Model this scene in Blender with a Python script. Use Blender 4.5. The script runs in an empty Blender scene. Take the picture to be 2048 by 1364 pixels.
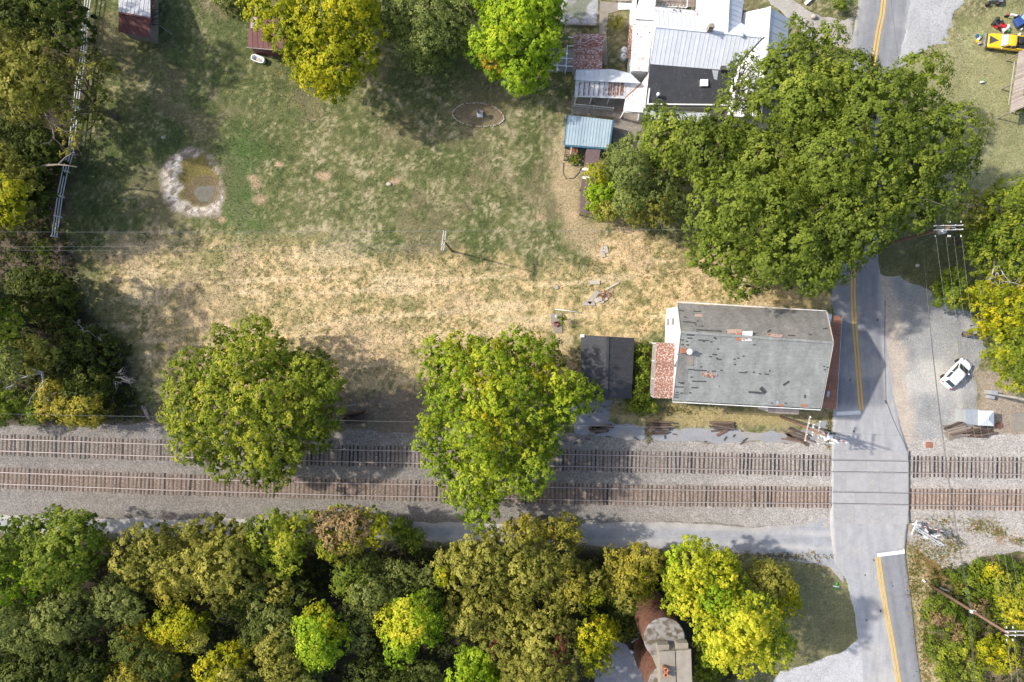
import bpy, math, random
import numpy as np
from mathutils import Vector, Matrix
R = math.radians
scene = bpy.context.scene
COL = scene.collection

# ------------------------------------------------------------------ camera, sky, sun, exposure
CH = 84.0                      # flying height of the camera in metres
FPX = 2048 * 24 / 36.0
cam_d = bpy.data.cameras.new('camera'); cam = bpy.data.objects.new('camera', cam_d); COL.objects.link(cam)
cam_d.lens = 24; cam_d.sensor_width = 36; cam_d.clip_end = 5000; cam_d.clip_start = 0.5
cam.location = (0, 0, CH); cam.rotation_euler = (0, 0, 0)
scene.camera = cam
SUN_EL = R(40); LD = Vector((0.97, -0.243, 0)).normalized()      # ground direction the light travels in
world = bpy.data.worlds.new('World'); scene.world = world; world.use_nodes = True
wn = world.node_tree.nodes; wl = world.node_tree.links
bg = wn['Background']
sky = wn.new('ShaderNodeTexSky'); sky.sky_type = 'NISHITA'; sky.sun_disc = False
sky.sun_elevation = SUN_EL
sky.sun_rotation = math.atan2(-LD.x, -LD.y)
sky.dust_density = 3.0; sky.air_density = 1.0
wl.new(sky.outputs[0], bg.inputs[0]); bg.inputs[1].default_value = 0.15
sun_d = bpy.data.lights.new('sun', 'SUN'); sun = bpy.data.objects.new('sun', sun_d); COL.objects.link(sun)
sun_d.energy = 3.3; sun_d.angle = R(1.2); sun_d.color = (1.0, 0.93, 0.82)
tosun = Vector((-LD.x * math.cos(SUN_EL), -LD.y * math.cos(SUN_EL), math.sin(SUN_EL)))
sun.rotation_euler = tosun.to_track_quat('Z', 'Y').to_euler(); sun.location = (-40, 10, 60)
vs = scene.view_settings; vs.view_transform = 'Standard'; vs.look = 'None'; vs.gamma = 1; vs.use_curve_mapping = False
vs.exposure = 0.67

# ------------------------------------------------------------------ helpers
def G(u, v, z=0.0):            # where a sight line through photo pixel (u, v) meets height z
    k = (CH - z) / FPX
    return Vector(((u - 1024) * k, -(v - 682) * k, z))

def Gn(p, z=0.0):
    p = np.asarray(p, float); k = (CH - z) / FPX
    return np.stack([(p[:, 0] - 1024) * k, -(p[:, 1] - 682) * k], 1)

def lat(ix, iy, seed):
    h = (ix.astype(np.int64) * 374761393 + iy.astype(np.int64) * 668265263 + seed * 974711) & 0xffffffff
    h = ((h ^ (h >> 13)) * 1274126177) & 0xffffffff
    h = h ^ (h >> 16)
    return (h & 0xffff) / 65535.0

def vnoise(x, y, s, seed=0):
    x = x / s; y = y / s
    ix = np.floor(x); iy = np.floor(y); fx = x - ix; fy = y - iy
    fx = fx * fx * (3 - 2 * fx); fy = fy * fy * (3 - 2 * fy)
    a = lat(ix, iy, seed); b = lat(ix + 1, iy, seed); c = lat(ix, iy + 1, seed); d = lat(ix + 1, iy + 1, seed)
    return (a * (1 - fx) + b * fx) * (1 - fy) + (c * (1 - fx) + d * fx) * fy

def fbm(x, y, s, seed=0, o=4):
    t = 0; a = 1; n = 0
    for i in range(o):
        t = t + a * vnoise(x + 13.7 * i, y - 7.3 * i, s / 2 ** i, seed + i * 17); n += a; a *= 0.55
    return t / n

def sdist(px, py, poly):       # signed distance to a polygon, positive inside (metres)
    poly = np.asarray(poly, float); n = len(poly)
    d = np.full(px.shape, 1e18); inside = np.zeros(px.shape, bool)
    for i in range(n):
        a = poly[i]; b = poly[(i + 1) % n]; e = b - a
        wx = px - a[0]; wy = py - a[1]
        t = np.clip((wx * e[0] + wy * e[1]) / max(e @ e, 1e-9), 0, 1)
        d = np.minimum(d, (wx - e[0] * t) ** 2 + (wy - e[1] * t) ** 2)
        c = ((a[1] <= py) & (b[1] > py)) | ((b[1] <= py) & (a[1] > py))
        xx = a[0] + (py - a[1]) / (b[1] - a[1] if b[1] != a[1] else 1e-9) * e[0]
        inside ^= c & (px < xx)
    d = np.sqrt(d)
    return np.where(inside, d, -d)

def sstep(a, b, x):
    t = np.clip((x - a) / (b - a), 0, 1); return t * t * (3 - 2 * t)

def mixc(a, b, t):
    return a * (1 - t[..., None]) + np.asarray(b, float) * t[..., None]

# -- objects
ORG = {}
def link(o, parent=None):
    COL.objects.link(o)
    if parent is not None: o.parent = parent
    return o

def thing(name, label, cat, loc=(0, 0, 0), rotz=0.0, group=None, local=False):
    o = bpy.data.objects.new(name, None); COL.objects.link(o)
    o.empty_display_size = 0.3
    o.location = loc; o.rotation_euler = (0, 0, rotz)
    o['label'] = label; o['category'] = cat
    if group: o['group'] = group
    ORG[o.name] = Vector((0, 0, 0)) if local else Vector(loc)
    return o

def tag(o, label, cat, group=None):
    o['label'] = label; o['category'] = cat
    if group: o['group'] = group
    return o

def mesh_np(name, verts, faces, mat=None, parent=None, cols=None, smooth=False, nper=None, face_cols=None):
    """verts (n,3), faces (m,k) ints"""
    me = bpy.data.meshes.new(name)
    verts = np.asarray(verts, np.float32); faces = np.asarray(faces, np.int32)
    if parent is not None:
        verts = verts - np.array(ORG.get(parent.name, (0, 0, 0)), np.float32)
    m, k = faces.shape
    me.vertices.add(len(verts)); me.vertices.foreach_set('co', verts.ravel())
    me.loops.add(m * k); me.loops.foreach_set('vertex_index', faces.ravel())
    me.polygons.add(m); me.polygons.foreach_set('loop_start', np.arange(0, m * k, k, dtype=np.int32))
    try: me.polygons.foreach_set('loop_total', np.full(m, k, np.int32))
    except Exception: pass
    if smooth: me.polygons.foreach_set('use_smooth', np.ones(m, bool))
    me.update(calc_edges=True)
    if cols is not None:
        at = me.color_attributes.new('Col', 'FLOAT_COLOR', 'POINT')
        c = np.ones((len(verts), 4), np.float32); c[:, :3] = cols; at.data.foreach_set('color', c.ravel())
    if face_cols is not None:
        at = me.color_attributes.new('Col', 'FLOAT_COLOR', 'CORNER')
        c = np.ones((m, k, 4), np.float32); c[:, :, :3] = np.asarray(face_cols)[:, None, :]; at.data.foreach_set('color', c.ravel())
    if mat: me.materials.append(mat)
    o = bpy.data.objects.new(name, me); link(o, parent)
    ORG[o.name] = ORG.get(parent.name, Vector((0, 0, 0))) if parent is not None else Vector((0, 0, 0))
    return o

class MB:
    """collects plain shapes and links them as one mesh object"""
    def __init__(s): s.v = []; s.f = []; s.sm = []
    def add(s, vs_, fs, smooth=False):
        n = len(s.v); s.v += [tuple(p) for p in vs_]; s.f += [tuple(i + n for i in f) for f in fs]; s.sm += [smooth] * len(fs); return s
    def hexa(s, b, t):         # bottom quad (ccw), top quad
        return s.add(list(b) + list(t), [(3, 2, 1, 0), (4, 5, 6, 7), (0, 1, 5, 4), (1, 2, 6, 5), (2, 3, 7, 6), (3, 0, 4, 7)])
    def box(s, c, size, rz=0.0, rot=None):
        x, y, z = [q / 2 for q in size]; c = Vector(c)
        m = rot if rot is not None else Matrix.Rotation(rz, 3, 'Z')
        P = [c + m @ Vector(p) for p in ((-x, -y, -z), (x, -y, -z), (x, y, -z), (-x, y, -z), (-x, -y, z), (x, -y, z), (x, y, z), (-x, y, z))]
        return s.hexa(P[:4], P[4:])
    def prism(s, poly, z0, z1):
        n = len(poly)
        a = sum(poly[i][0] * poly[(i + 1) % n][1] - poly[(i + 1) % n][0] * poly[i][1] for i in range(n))
        if a < 0: poly = poly[::-1]
        vs_ = [(p[0], p[1], z0) for p in poly] + [(p[0], p[1], z1) for p in poly]
        fs = [tuple(range(n))[::-1], tuple(range(n, 2 * n))] + [(i, (i + 1) % n, n + (i + 1) % n, n + i) for i in range(n)]
        return s.add(vs_, fs)
    def beam(s, a, b, w, h=None):
        a = Vector(a); b = Vector(b); h = h or w; d = b - a
        q = d.to_track_quat('X', 'Z').to_matrix()
        return s.box((a + b) / 2, (d.length, w, h), rot=q)
    def tube(s, pts, rads, n=8, cap=True):
        pts = [Vector(p) for p in pts]
        if not hasattr(rads, '__len__'): rads = [rads] * len(pts)
        base = len(s.v); vs_ = []
        for i, p in enumerate(pts):
            d = (pts[min(i + 1, len(pts) - 1)] - pts[max(i - 1, 0)]); d = d.normalized() if d.length > 1e-9 else Vector((0, 0, 1))
            q = d.to_track_quat('Z', 'Y').to_matrix()
            for k in range(n):
                a = 2 * math.pi * k / n
                vs_.append(p + q @ Vector((math.cos(a) * rads[i], math.sin(a) * rads[i], 0)))
        fs = []
        for i in range(len(pts) - 1):
            for k in range(n):
                fs.append((i * n + k, i * n + (k + 1) % n, (i + 1) * n + (k + 1) % n, (i + 1) * n + k))
        if cap: fs += [tuple(range(n))[::-1], tuple(range((len(pts) - 1) * n, len(pts) * n))]
        return s.add(vs_, fs, n > 5)
    def lathe(s, c, prof, n=20, axis=None):     # prof: (r, z) pairs
        c = Vector(c); q = axis.to_track_quat('Z', 'Y').to_matrix() if axis else Matrix.Identity(3)
        vs_ = [c + q @ Vector((r * math.cos(2 * math.pi * k / n), r * math.sin(2 * math.pi * k / n), z)) for r, z in prof for k in range(n)]
        m = len(prof)
        fs = [(i * n + k, i * n + (k + 1) % n, (i + 1) * n + (k + 1) % n, (i + 1) * n + k) for i in range(m - 1) for k in range(n)]
        fs += [tuple(range(n))[::-1], tuple(range((m - 1) * n, m * n))]
        return s.add(vs_, fs, True)
    def ball(s, c, r, n=10, m=6):
        if not hasattr(r, '__len__'): r = (r, r, r)
        prof = [(max(math.sin(math.pi * i / m), 1e-3), -math.cos(math.pi * i / m)) for i in range(m + 1)]
        vs_ = [(c[0] + r[0] * a * math.cos(2 * math.pi * k / n), c[1] + r[1] * a * math.sin(2 * math.pi * k / n), c[2] + r[2] * z) for a, z in prof for k in range(n)]
        fs = [(i * n + k, i * n + (k + 1) % n, (i + 1) * n + (k + 1) % n, (i + 1) * n + k) for i in range(m) for k in range(n)]
        return s.add(vs_, fs, True)
    def build(s, name, mat, parent=None, bevel=0):
        me = bpy.data.meshes.new(name)
        o0 = ORG.get(parent.name, Vector((0, 0, 0))) if parent is not None else Vector((0, 0, 0))
        me.from_pydata([(p[0] - o0[0], p[1] - o0[1], p[2] - o0[2]) for p in s.v], [], s.f)
        me.polygons.foreach_set('use_smooth', s.sm)
        me.update()
        if mat: me.materials.append(mat)
        o = bpy.data.objects.new(name, me); link(o, parent); ORG[o.name] = o0
        if bevel:
            b = o.modifiers.new('bevel', 'BEVEL'); b.width = bevel; b.segments = 2; b.limit_method = 'ANGLE'
        return o

def copy_tree(o, parent=None):
    c = o.copy(); link(c, parent); ORG[c.name] = ORG.get(o.name, Vector((0, 0, 0)))
    for ch in o.children: copy_tree(ch, c)
    return c

# -- materials
def nodes(m): return m.node_tree.nodes, m.node_tree.links
def pmat(name, c1, c2=None, scale=3.0, rough=0.8, bump=0.0, detail=6, metal=0.0, objrand=0.0, c3=None, s3=20.0, t3=(0.55, 0.7), stretch=None, spec=0.5, bdist=0.02, coat=0):
    """plain weathered material: two colours mixed by noise, an optional third in blotches, optional tint per object"""
    m = bpy.data.materials.new(name); m.use_nodes = True; n, l = nodes(m)
    b = n['Principled BSDF']; b.inputs['Roughness'].default_value = rough; b.inputs['Metallic'].default_value = metal
    b.inputs['Specular IOR Level'].default_value = spec
    if coat: b.inputs['Coat Weight'].default_value = coat
    c2 = c2 or tuple(q * 0.8 for q in c1)
    tc = n.new('ShaderNodeTexCoord'); mp = n.new('ShaderNodeMapping'); l.new(tc.outputs['Object'], mp.inputs[0])
    if stretch: mp.inputs['Scale'].default_value = stretch
    nz = n.new('ShaderNodeTexNoise'); nz.inputs['Scale'].default_value = scale; nz.inputs['Detail'].default_value = detail; nz.inputs['Roughness'].default_value = 0.65
    l.new(mp.outputs[0], nz.inputs['Vector'])
    rp = n.new('ShaderNodeMapRange'); rp.inputs[1].default_value = 0.35; rp.inputs[2].default_value = 0.65; l.new(nz.outputs[0], rp.inputs[0])
    mx = n.new('ShaderNodeMix'); mx.data_type = 'RGBA'; mx.inputs[6].default_value = (*c1, 1); mx.inputs[7].default_value = (*c2, 1); l.new(rp.outputs[0], mx.inputs[0])
    out = mx.outputs[2]
    if c3:
        n3 = n.new('ShaderNodeTexNoise'); n3.inputs['Scale'].default_value = s3; n3.inputs['Detail'].default_value = 5; l.new(mp.outputs[0], n3.inputs['Vector'])
        r3 = n.new('ShaderNodeMapRange'); r3.inputs[1].default_value = t3[0]; r3.inputs[2].default_value = t3[1]; l.new(n3.outputs[0], r3.inputs[0])
        m3 = n.new('ShaderNodeMix'); m3.data_type = 'RGBA'; l.new(r3.outputs[0], m3.inputs[0]); l.new(out, m3.inputs[6]); m3.inputs[7].default_value = (*c3, 1); out = m3.outputs[2]
    if objrand:
        oi = n.new('ShaderNodeObjectInfo'); mr = n.new('ShaderNodeMapRange'); mr.inputs[3].default_value = 1 - objrand; mr.inputs[4].default_value = 1 + objrand
        l.new(oi.outputs['Random'], mr.inputs[0])
        hs = n.new('ShaderNodeHueSaturation'); l.new(mr.outputs[0], hs.inputs['Value']); l.new(out, hs.inputs['Color']); out = hs.outputs[0]
    l.new(out, b.inputs['Base Color'])
    if bump:
        bp = n.new('ShaderNodeBump'); bp.inputs['Strength'].default_value = bump; bp.inputs['Distance'].default_value = bdist
        l.new(nz.outputs[0], bp.inputs['Height']); l.new(bp.outputs[0], b.inputs['Normal'])
    return m

def attr_mat(name, grain=30.0, amt=0.35, vor=0.0, vscale=8.0, bump=0.3, bd=0.03, rough=0.95, big=0.0, bigs=0.6):
    """albedo from the mesh's own surface colours, broken up by grain"""
    m = bpy.data.materials.new(name); m.use_nodes = True; n, l = nodes(m)
    b = n['Principled BSDF']; b.inputs['Roughness'].default_value = rough; b.inputs['Specular IOR Level'].default_value = 0.25
    at = n.new('ShaderNodeAttribute'); at.attribute_name = 'Col'
    tc = n.new('ShaderNodeTexCoord')
    nz = n.new('ShaderNodeTexNoise'); nz.inputs['Scale'].default_value = grain; nz.inputs['Detail'].default_value = 5; nz.inputs['Roughness'].default_value = 0.7
    l.new(tc.outputs['Object'], nz.inputs['Vector'])
    mr = n.new('ShaderNodeMapRange'); mr.inputs[1].default_value = 0.3; mr.inputs[2].default_value = 0.7; mr.inputs[3].default_value = 1 - amt; mr.inputs[4].default_value = 1 + amt
    l.new(nz.outputs[0], mr.inputs[0])
    val = mr.outputs[0]
    if vor:
        vo = n.new('ShaderNodeTexVoronoi'); vo.inputs['Scale'].default_value = vscale; l.new(tc.outputs['Object'], vo.inputs['Vector'])
        sp = n.new('ShaderNodeSeparateColor'); l.new(vo.outputs['Color'], sp.inputs[0])
        m2 = n.new('ShaderNodeMapRange'); m2.inputs[3].default_value = 1 - vor; m2.inputs[4].default_value = 1 + vor; l.new(sp.outputs[0], m2.inputs[0])
        mu = n.new('ShaderNodeMath'); mu.operation = 'MULTIPLY'; l.new(val, mu.inputs[0]); l.new(m2.outputs[0], mu.inputs[1]); val = mu.outputs[0]
    if big:
        nb = n.new('ShaderNodeTexNoise'); nb.inputs['Scale'].default_value = bigs; nb.inputs['Detail'].default_value = 4; l.new(tc.outputs['Object'], nb.inputs['Vector'])
        m4 = n.new('ShaderNodeMapRange'); m4.inputs[1].default_value = .3; m4.inputs[2].default_value = .7; m4.inputs[3].default_value = 1 - big; m4.inputs[4].default_value = 1 + big; l.new(nb.outputs[0], m4.inputs[0])
        mu = n.new('ShaderNodeMath'); mu.operation = 'MULTIPLY'; l.new(val, mu.inputs[0]); l.new(m4.outputs[0], mu.inputs[1]); val = mu.outputs[0]
    vm = n.new('ShaderNodeVectorMath'); vm.operation = 'SCALE'; l.new(at.outputs['Color'], vm.inputs[0]); l.new(val, vm.inputs['Scale'])
    l.new(vm.outputs[0], b.inputs['Base Color'])
    if bump:
        bp = n.new('ShaderNodeBump'); bp.inputs['Strength'].default_value = bump; bp.inputs['Distance'].default_value = bd
        l.new(val, bp.inputs['Height']); l.new(bp.outputs[0], b.inputs['Normal'])
    return m

def leaf_mat():
    m = bpy.data.materials.new('leaf'); m.use_nodes = True; n, l = nodes(m)
    b = n['Principled BSDF']; b.inputs['Roughness'].default_value = 0.6; b.inputs['Specular IOR Level'].default_value = 0.15
    at = n.new('ShaderNodeAttribute'); at.attribute_name = 'Col'; l.new(at.outputs['Color'], b.inputs['Base Color'])
    tr = n.new('ShaderNodeBsdfTranslucent'); l.new(at.outputs['Color'], tr.inputs[0])
    mx = n.new('ShaderNodeMixShader'); mx.inputs[0].default_value = 0.42
    l.new(b.outputs[0], mx.inputs[1]); l.new(tr.outputs[0], mx.inputs[2]); l.new(mx.outputs[0], n['Material Output'].inputs[0])
    return m
LEAF = leaf_mat()
BARK = pmat('bark', (0.16, 0.13, 0.10), (0.08, 0.065, 0.05), 6, 0.9, 0.4)
# ------------------------------------------------------------------ ground
rng = np.random.default_rng(7)
P = lambda pts: Gn(pts, 0)
REG = dict(
 straw=P([(168,488),(300,462),(420,470),(560,478),(700,492),(900,505),(1060,520),(1180,515),(1215,465),(1290,470),(1390,480),(1480,545),(1600,590),(1665,600),(1660,640),(1340,640),(1290,680),(1240,688),(1150,680),(1165,780),(840,790),(690,800),(330,800),(250,690),(190,600)]),
 tanlane=P([(1120,215),(1150,300),(1165,430),(1215,440),(1210,520),(1170,520),(1130,470),(1110,380),(1115,260)]),
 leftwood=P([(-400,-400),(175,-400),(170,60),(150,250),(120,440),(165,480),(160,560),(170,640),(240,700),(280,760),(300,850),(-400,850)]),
 litter=P([(-50,470),(150,475),(165,520),(100,560),(-50,560)]),
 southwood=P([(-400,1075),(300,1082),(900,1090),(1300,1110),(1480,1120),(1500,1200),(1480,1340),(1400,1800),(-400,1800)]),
 trackland=P([(-400,845),(300,850),(690,862),(1150,866),(1660,884),(1660,1120),(1366,1100),(683,1080),(-400,1066)]),
 mud=P([(690,790),(850,785),(840,880),(300,870),(-100,840),(-100,830),(300,810)]),
 churchstrip=P([(1195,800),(1660,826),(1560,852),(1400,852),(1240,845),(1180,830)]),
 corner=P([(1480,1120),(1640,1128),(1690,1160),(1715,1240),(1712,1290),(1600,1330),(1480,1340)]),
 eastlawn=P([(1800,110),(1900,60),(2100,-40),(2100,330),(1950,440),(1800,470),(1760,460)]),
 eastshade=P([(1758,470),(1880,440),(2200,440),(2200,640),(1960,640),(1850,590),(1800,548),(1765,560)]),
 eastdirt=P([(1950,740),(2200,700),(2200,900),(1900,905),(1850,880),(1940,850),(1960,800)]),
 severge=P([(1815,1100),(1850,1110),(1880,1364),(1900,1800),(1860,1800),(1835,1290)]),
 sescrub=P([(1850,1130),(1900,1120),(2300,1110),(2300,1800),(1890,1800),(1860,1300)]),
 rust=P([(1835,1070),(1872,1080),(1895,1140),(1905,1160),(1870,1165),(1840,1110)]),
 bare1=P([(490,330),(520,350),(545,395),(500,400),(488,370)]),
 lush=P([(450,300),(480,260),(530,300),(510,420),(560,470),(440,470),(450,400)]),
 ring=P([(318,345),(340,310),(385,292),(420,305),(440,330),(450,390),(440,430),(400,440),(350,425),(322,395)]),
 bed=P([(906,225),(925,208),(955,203),(990,210),(1010,228),(1008,244),(975,252),(940,250),(915,240)]),
)
def gfield(x, y):
    big = fbm(x, y, 11, 1); mid = fbm(x, y, 2.6, 2); fin = fbm(x, y, 0.7, 3); wx = x + .5 * vnoise(x, y, 1.1, 91); wy = y + .5 * vnoise(x, y, 1.3, 92); clump = vnoise(wx, wy, 0.5, 9) * .4 + vnoise(x, y, .26, 10) * .6
    g1 = np.array((0.070, 0.092, 0.029)); g2 = (0.162, 0.163, 0.066); g3 = (0.33, 0.285, 0.18)
    c = np.broadcast_to(g1, x.shape + (3,)).copy()
    c = mixc(c, g2, sstep(.28, .68, mid * .35 + big * .4 + clump * .4 - .06 + .02 * (x / 20)))
    east = sstep(-55, 20, x) * .10
    c = mixc(c, g3, .8 * sstep(.50, .72, big * .3 + mid * .3 + clump * .42 - .055 + east * 1.0))
    W = {k: (lambda s: s)(sdist(x, y, p)) for k, p in REG.items()}
    nz = (fbm(x, y, 3, 20) - .5)
    def paint(c, key, col, soft=.5, nse=3.0, amt=1.0):
        return mixc(c, col, amt * sstep(-soft, soft, W[key] + nz * nse + (fin - .5) * nse * .6))
    c = c * (1 + .55 * (clump - .5))[..., None]; c = mixc(c, (0.40, 0.36, 0.25), .42 * sstep(.66, .88, clump) * sstep(.35, .6, fbm(x, y, 6, 14)))
    c = mixc(c, (0.185, 0.15, 0.09), .5 * sstep(.52, .68, fbm(x, y, 4.2, 33)))
    c = paint(c, 'lush', (0.055, 0.105, 0.025), 1.5, 3, .6)
    c = paint(c, 'tanlane', (0.40, 0.31, 0.19), .8, 2.5, .75)
    st = np.array((0.57, 0.425, 0.235)); sg = (0.20, 0.185, 0.075)
    s = np.broadcast_to(st, x.shape + (3,)).copy()
    s = mixc(s, sg, sstep(.37, .64, clump * .45 + mid * .3 + fin * .25 + .05 * sstep(-20, -52, x) + .05 * sstep(.45, .7, big)))
    band = vnoise(x * .16 + y * .03, y * 1.5 - x * .09, 1.0, 45); s = mixc(s, (0.62, 0.50, 0.32), .5 * sstep(.55, .85, band)); s = mixc(s, (0.30, 0.27, 0.13), .35 * sstep(.45, .15, band))
    s = mixc(s, (0.47, 0.35, 0.22), .5 * sstep(.55, .7, fbm(x, y, 5, 40)))
    w = sstep(-.9, .9, W['straw'] + nz * 5 + (clump - .5) * 3)
    c = c * (1 - w[..., None]) + s * w[..., None]
    c = paint(c, 'eastlawn', (0.27, 0.27, 0.13), 1.5, 4, .7)
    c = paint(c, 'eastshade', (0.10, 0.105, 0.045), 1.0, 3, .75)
    c = paint(c, 'eastdirt', (0.33, 0.27, 0.215), 1.0, 3, .9)
    c = paint(c, 'churchstrip', (0.36, 0.29, 0.14), .5, 1.5, .75)
    c = paint(c, 'corner', (0.19, 0.18, 0.085), .6, 1.0, .85)
    c = paint(c, 'trackland', (0.21, 0.19, 0.17), .5, 1.5, .95)
    c = paint(c, 'mud', (0.17, 0.135, 0.11), .8, 2.5, .85)
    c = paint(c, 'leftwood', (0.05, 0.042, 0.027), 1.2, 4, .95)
    c = paint(c, 'litter', (0.14, 0.11, 0.085), 1.2, 3, .8)
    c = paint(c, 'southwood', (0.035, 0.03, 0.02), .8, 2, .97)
    c = paint(c, 'sescrub', (0.17, 0.13, 0.08), .8, 2, .85)
    c = paint(c, 'severge', (0.42, 0.35, 0.21), .5, 1.2, .9)
    c = paint(c, 'rust', (0.27, 0.16, 0.07), .5, 1.5, .85)
    for (u, v, r) in ((505, 355, 1.1), (512, 372, 1.2), (520, 398, 1.6), (447, 440, .8), (790, 365, 1.2), (560, 330, 1.0), (640, 350, 1.2), (1145, 430, .8), (1080, 435, 1.3), (740, 345, 1.0)):
        p = G(u, v); d = np.hypot((x - p.x), (y - p.y) * 1.6)
        c = mixc(c, (0.44, 0.31, 0.20), .75 * sstep(r, r * .3, d + nz * 2.5))
    return c, W, clump, mid

NX, NY = 560, 390
gx = np.linspace(-70, 70, NX); gy = np.linspace(-48, 48, NY)
XX, YY = np.meshgrid(gx, gy)
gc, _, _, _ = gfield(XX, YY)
zz = (fbm(XX, YY, 9, 77) - .5) * 0.10 - 0.02 + (fbm(XX, YY, 1.2, 78) - .5) * .03
edge = np.minimum(np.minimum(XX + 70, 70 - XX), np.minimum(YY + 48, 48 - YY)); zz *= sstep(0, 4, edge)
zz = np.minimum(zz, 0.0)
# dip for the pond
pc = G(392, 378); pd = np.hypot((XX - pc.x) / 3.3, (YY - pc.y) / 3.6)
zz -= .45 * sstep(1.05, .35, pd)
V = np.stack([XX.ravel(), YY.ravel(), zz.ravel()], 1)
ii = np.arange(NX * NY).reshape(NY, NX)
Fq = np.stack([ii[:-1, :-1], ii[:-1, 1:], ii[1:, 1:], ii[1:, :-1]], -1).reshape(-1, 4)
# outer ground out to the horizon, joined to the same sheet
ring_pts = []
outer = []
bx0, bx1, by0, by1 = -70, 70, -48, 48
base = len(V)
big_ = 3000.0
OV = [(-big_, -big_, 0), (big_, -big_, 0), (big_, big_, 0), (-big_, big_, 0), (bx0, by0, 0), (bx1, by0, 0), (bx1, by1, 0), (bx0, by1, 0)]
OF = [(0, 1, 5, 4), (1, 2, 6, 5), (2, 3, 7, 6), (3, 0, 4, 7)]
V = np.concatenate([V, OV]); Fq = np.concatenate([Fq, np.array(OF) + base])
gcol = np.concatenate([gc.reshape(-1, 3), np.tile((0.09, 0.10, 0.045), (8, 1))])
# the pond's stones, weed and mud are colours of the ground there
px_, py_ = V[:, 0], V[:, 1]
sd = sdist(px_, py_, REG['ring']); nn = fbm(px_, py_, 1.0, 5); n2 = vnoise(px_, py_, .28, 6)
wring = sstep(-.35, .35, sd - .1 + (nn - .5) * 1.2)
pondcol = mixc(np.tile((0.58, 0.52, 0.45), (len(V), 1)), (0.20, 0.165, 0.12), sstep(.46, .64, nn * .5 + n2 * .5))
pondcol = mixc(pondcol, (0.25, 0.20, 0.15), sstep(.9, .2, sd + (nn - .5)) * .7)
al = G(395, 362); ad = np.hypot((px_ - al.x) / 2.7, (py_ - al.y) / 3.6)
pondcol = mixc(pondcol, (0.17, 0.14, 0.045), sstep(1.05, .75, ad + (nn - .5) * .9))
mu_ = G(408, 382); mdd = np.hypot((px_ - mu_.x) / 2.9, (py_ - mu_.y) / 2.1)
pondcol = mixc(pondcol, (0.13, 0.10, 0.06), .85 * sstep(1.05, .7, mdd + (nn - .5) * .6))
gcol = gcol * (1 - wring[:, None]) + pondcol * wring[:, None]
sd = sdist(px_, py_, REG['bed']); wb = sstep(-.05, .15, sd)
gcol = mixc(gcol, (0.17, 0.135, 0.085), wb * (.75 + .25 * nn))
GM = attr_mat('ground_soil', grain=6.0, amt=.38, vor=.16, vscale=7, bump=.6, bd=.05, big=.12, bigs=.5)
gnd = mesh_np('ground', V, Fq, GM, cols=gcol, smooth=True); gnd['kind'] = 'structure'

# ------------------------------------------------------------------ sheets with ragged edges that run under the grass
def sheet(name, poly, z0, colf, mat, res=.3, rag=.5, thick=.06, zf=None, kind='structure', soft=.35, px=True, rs=1.0):
    poly = P(poly) if px else np.asarray(poly)
    x0, y0 = poly.min(0) - 1.2; x1, y1 = poly.max(0) + 1.2
    xs = np.arange(x0, x1 + res, res); ys = np.arange(y0, y1 + res, res); X, Y = np.meshgrid(xs, ys)
    sd = sdist(X, Y, poly) + (fbm(X, Y, rs, 31) - .5) * 2 * rag
    z = z0 - thick * sstep(soft, -soft, sd) * 1.6
    if zf is not None: z = z + zf(X, Y) * sstep(-soft, soft, sd)
    c = colf(X, Y, sd)
    idx = np.arange(X.size).reshape(X.shape)
    f = np.stack([idx[:-1, :-1], idx[:-1, 1:], idx[1:, 1:], idx[1:, :-1]], -1).reshape(-1, 4)
    keep = sd.ravel()[f].max(1) > -soft * 1.2
    f = f[keep]; used = np.unique(f); rm = np.zeros(X.size, int); rm[used] = np.arange(len(used))
    o = mesh_np(name, np.stack([X.ravel(), Y.ravel(), z.ravel()], 1)[used], rm[f], mat, cols=c.reshape(-1, 3)[used], smooth=True)
    o['kind'] = kind
    return o

RAILS = dict(   # pixel lines of the four rails
 a=[(-150,872),(0,878),(340,889.5),(683,899.5),(1366,913.5),(1665,919.5),(1815,921.5),(2048,924),(2200,926)],
 b=[(-150,896),(0,902),(340,913.5),(683,923.5),(1366,937.5),(1665,944),(1815,946),(2048,949),(2200,951)],
 c=[(-150,939),(0,945),(340,957),(683,966.5),(1366,980),(1665,983),(1815,985.5),(2048,988.5),(2200,990)],
 d=[(-150,962),(0,968),(340,980.5),(683,990.5),(1366,1004.5),(1665,1007.5),(1815,1010),(2048,1013),(2200,1015)])
def yline(name):
    q = Gn(RAILS[name], .3); return lambda x: np.interp(x, q[:, 0], q[:, 1])
YA, YB, YC, YD = [yline(k) for k in 'abcd']
def ybend(fa, fb):
    return lambda x: (fa(x) + fb(x)) / 2
YT1, YT2 = ybend(YA, YB), ybend(YC, YD)
XR0, XR1 = G(1664, 0).x, G(1815, 0).x
def ramp(X, Y):                # the road climbs to the rail level at the crossing
    yn = YA(X) + 1.2; ys = YD(X) - 2.4
    d = np.maximum(np.maximum(Y - yn, ys - Y), 0)
    return .245 * sstep(6.5, 0.0, d)
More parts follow.
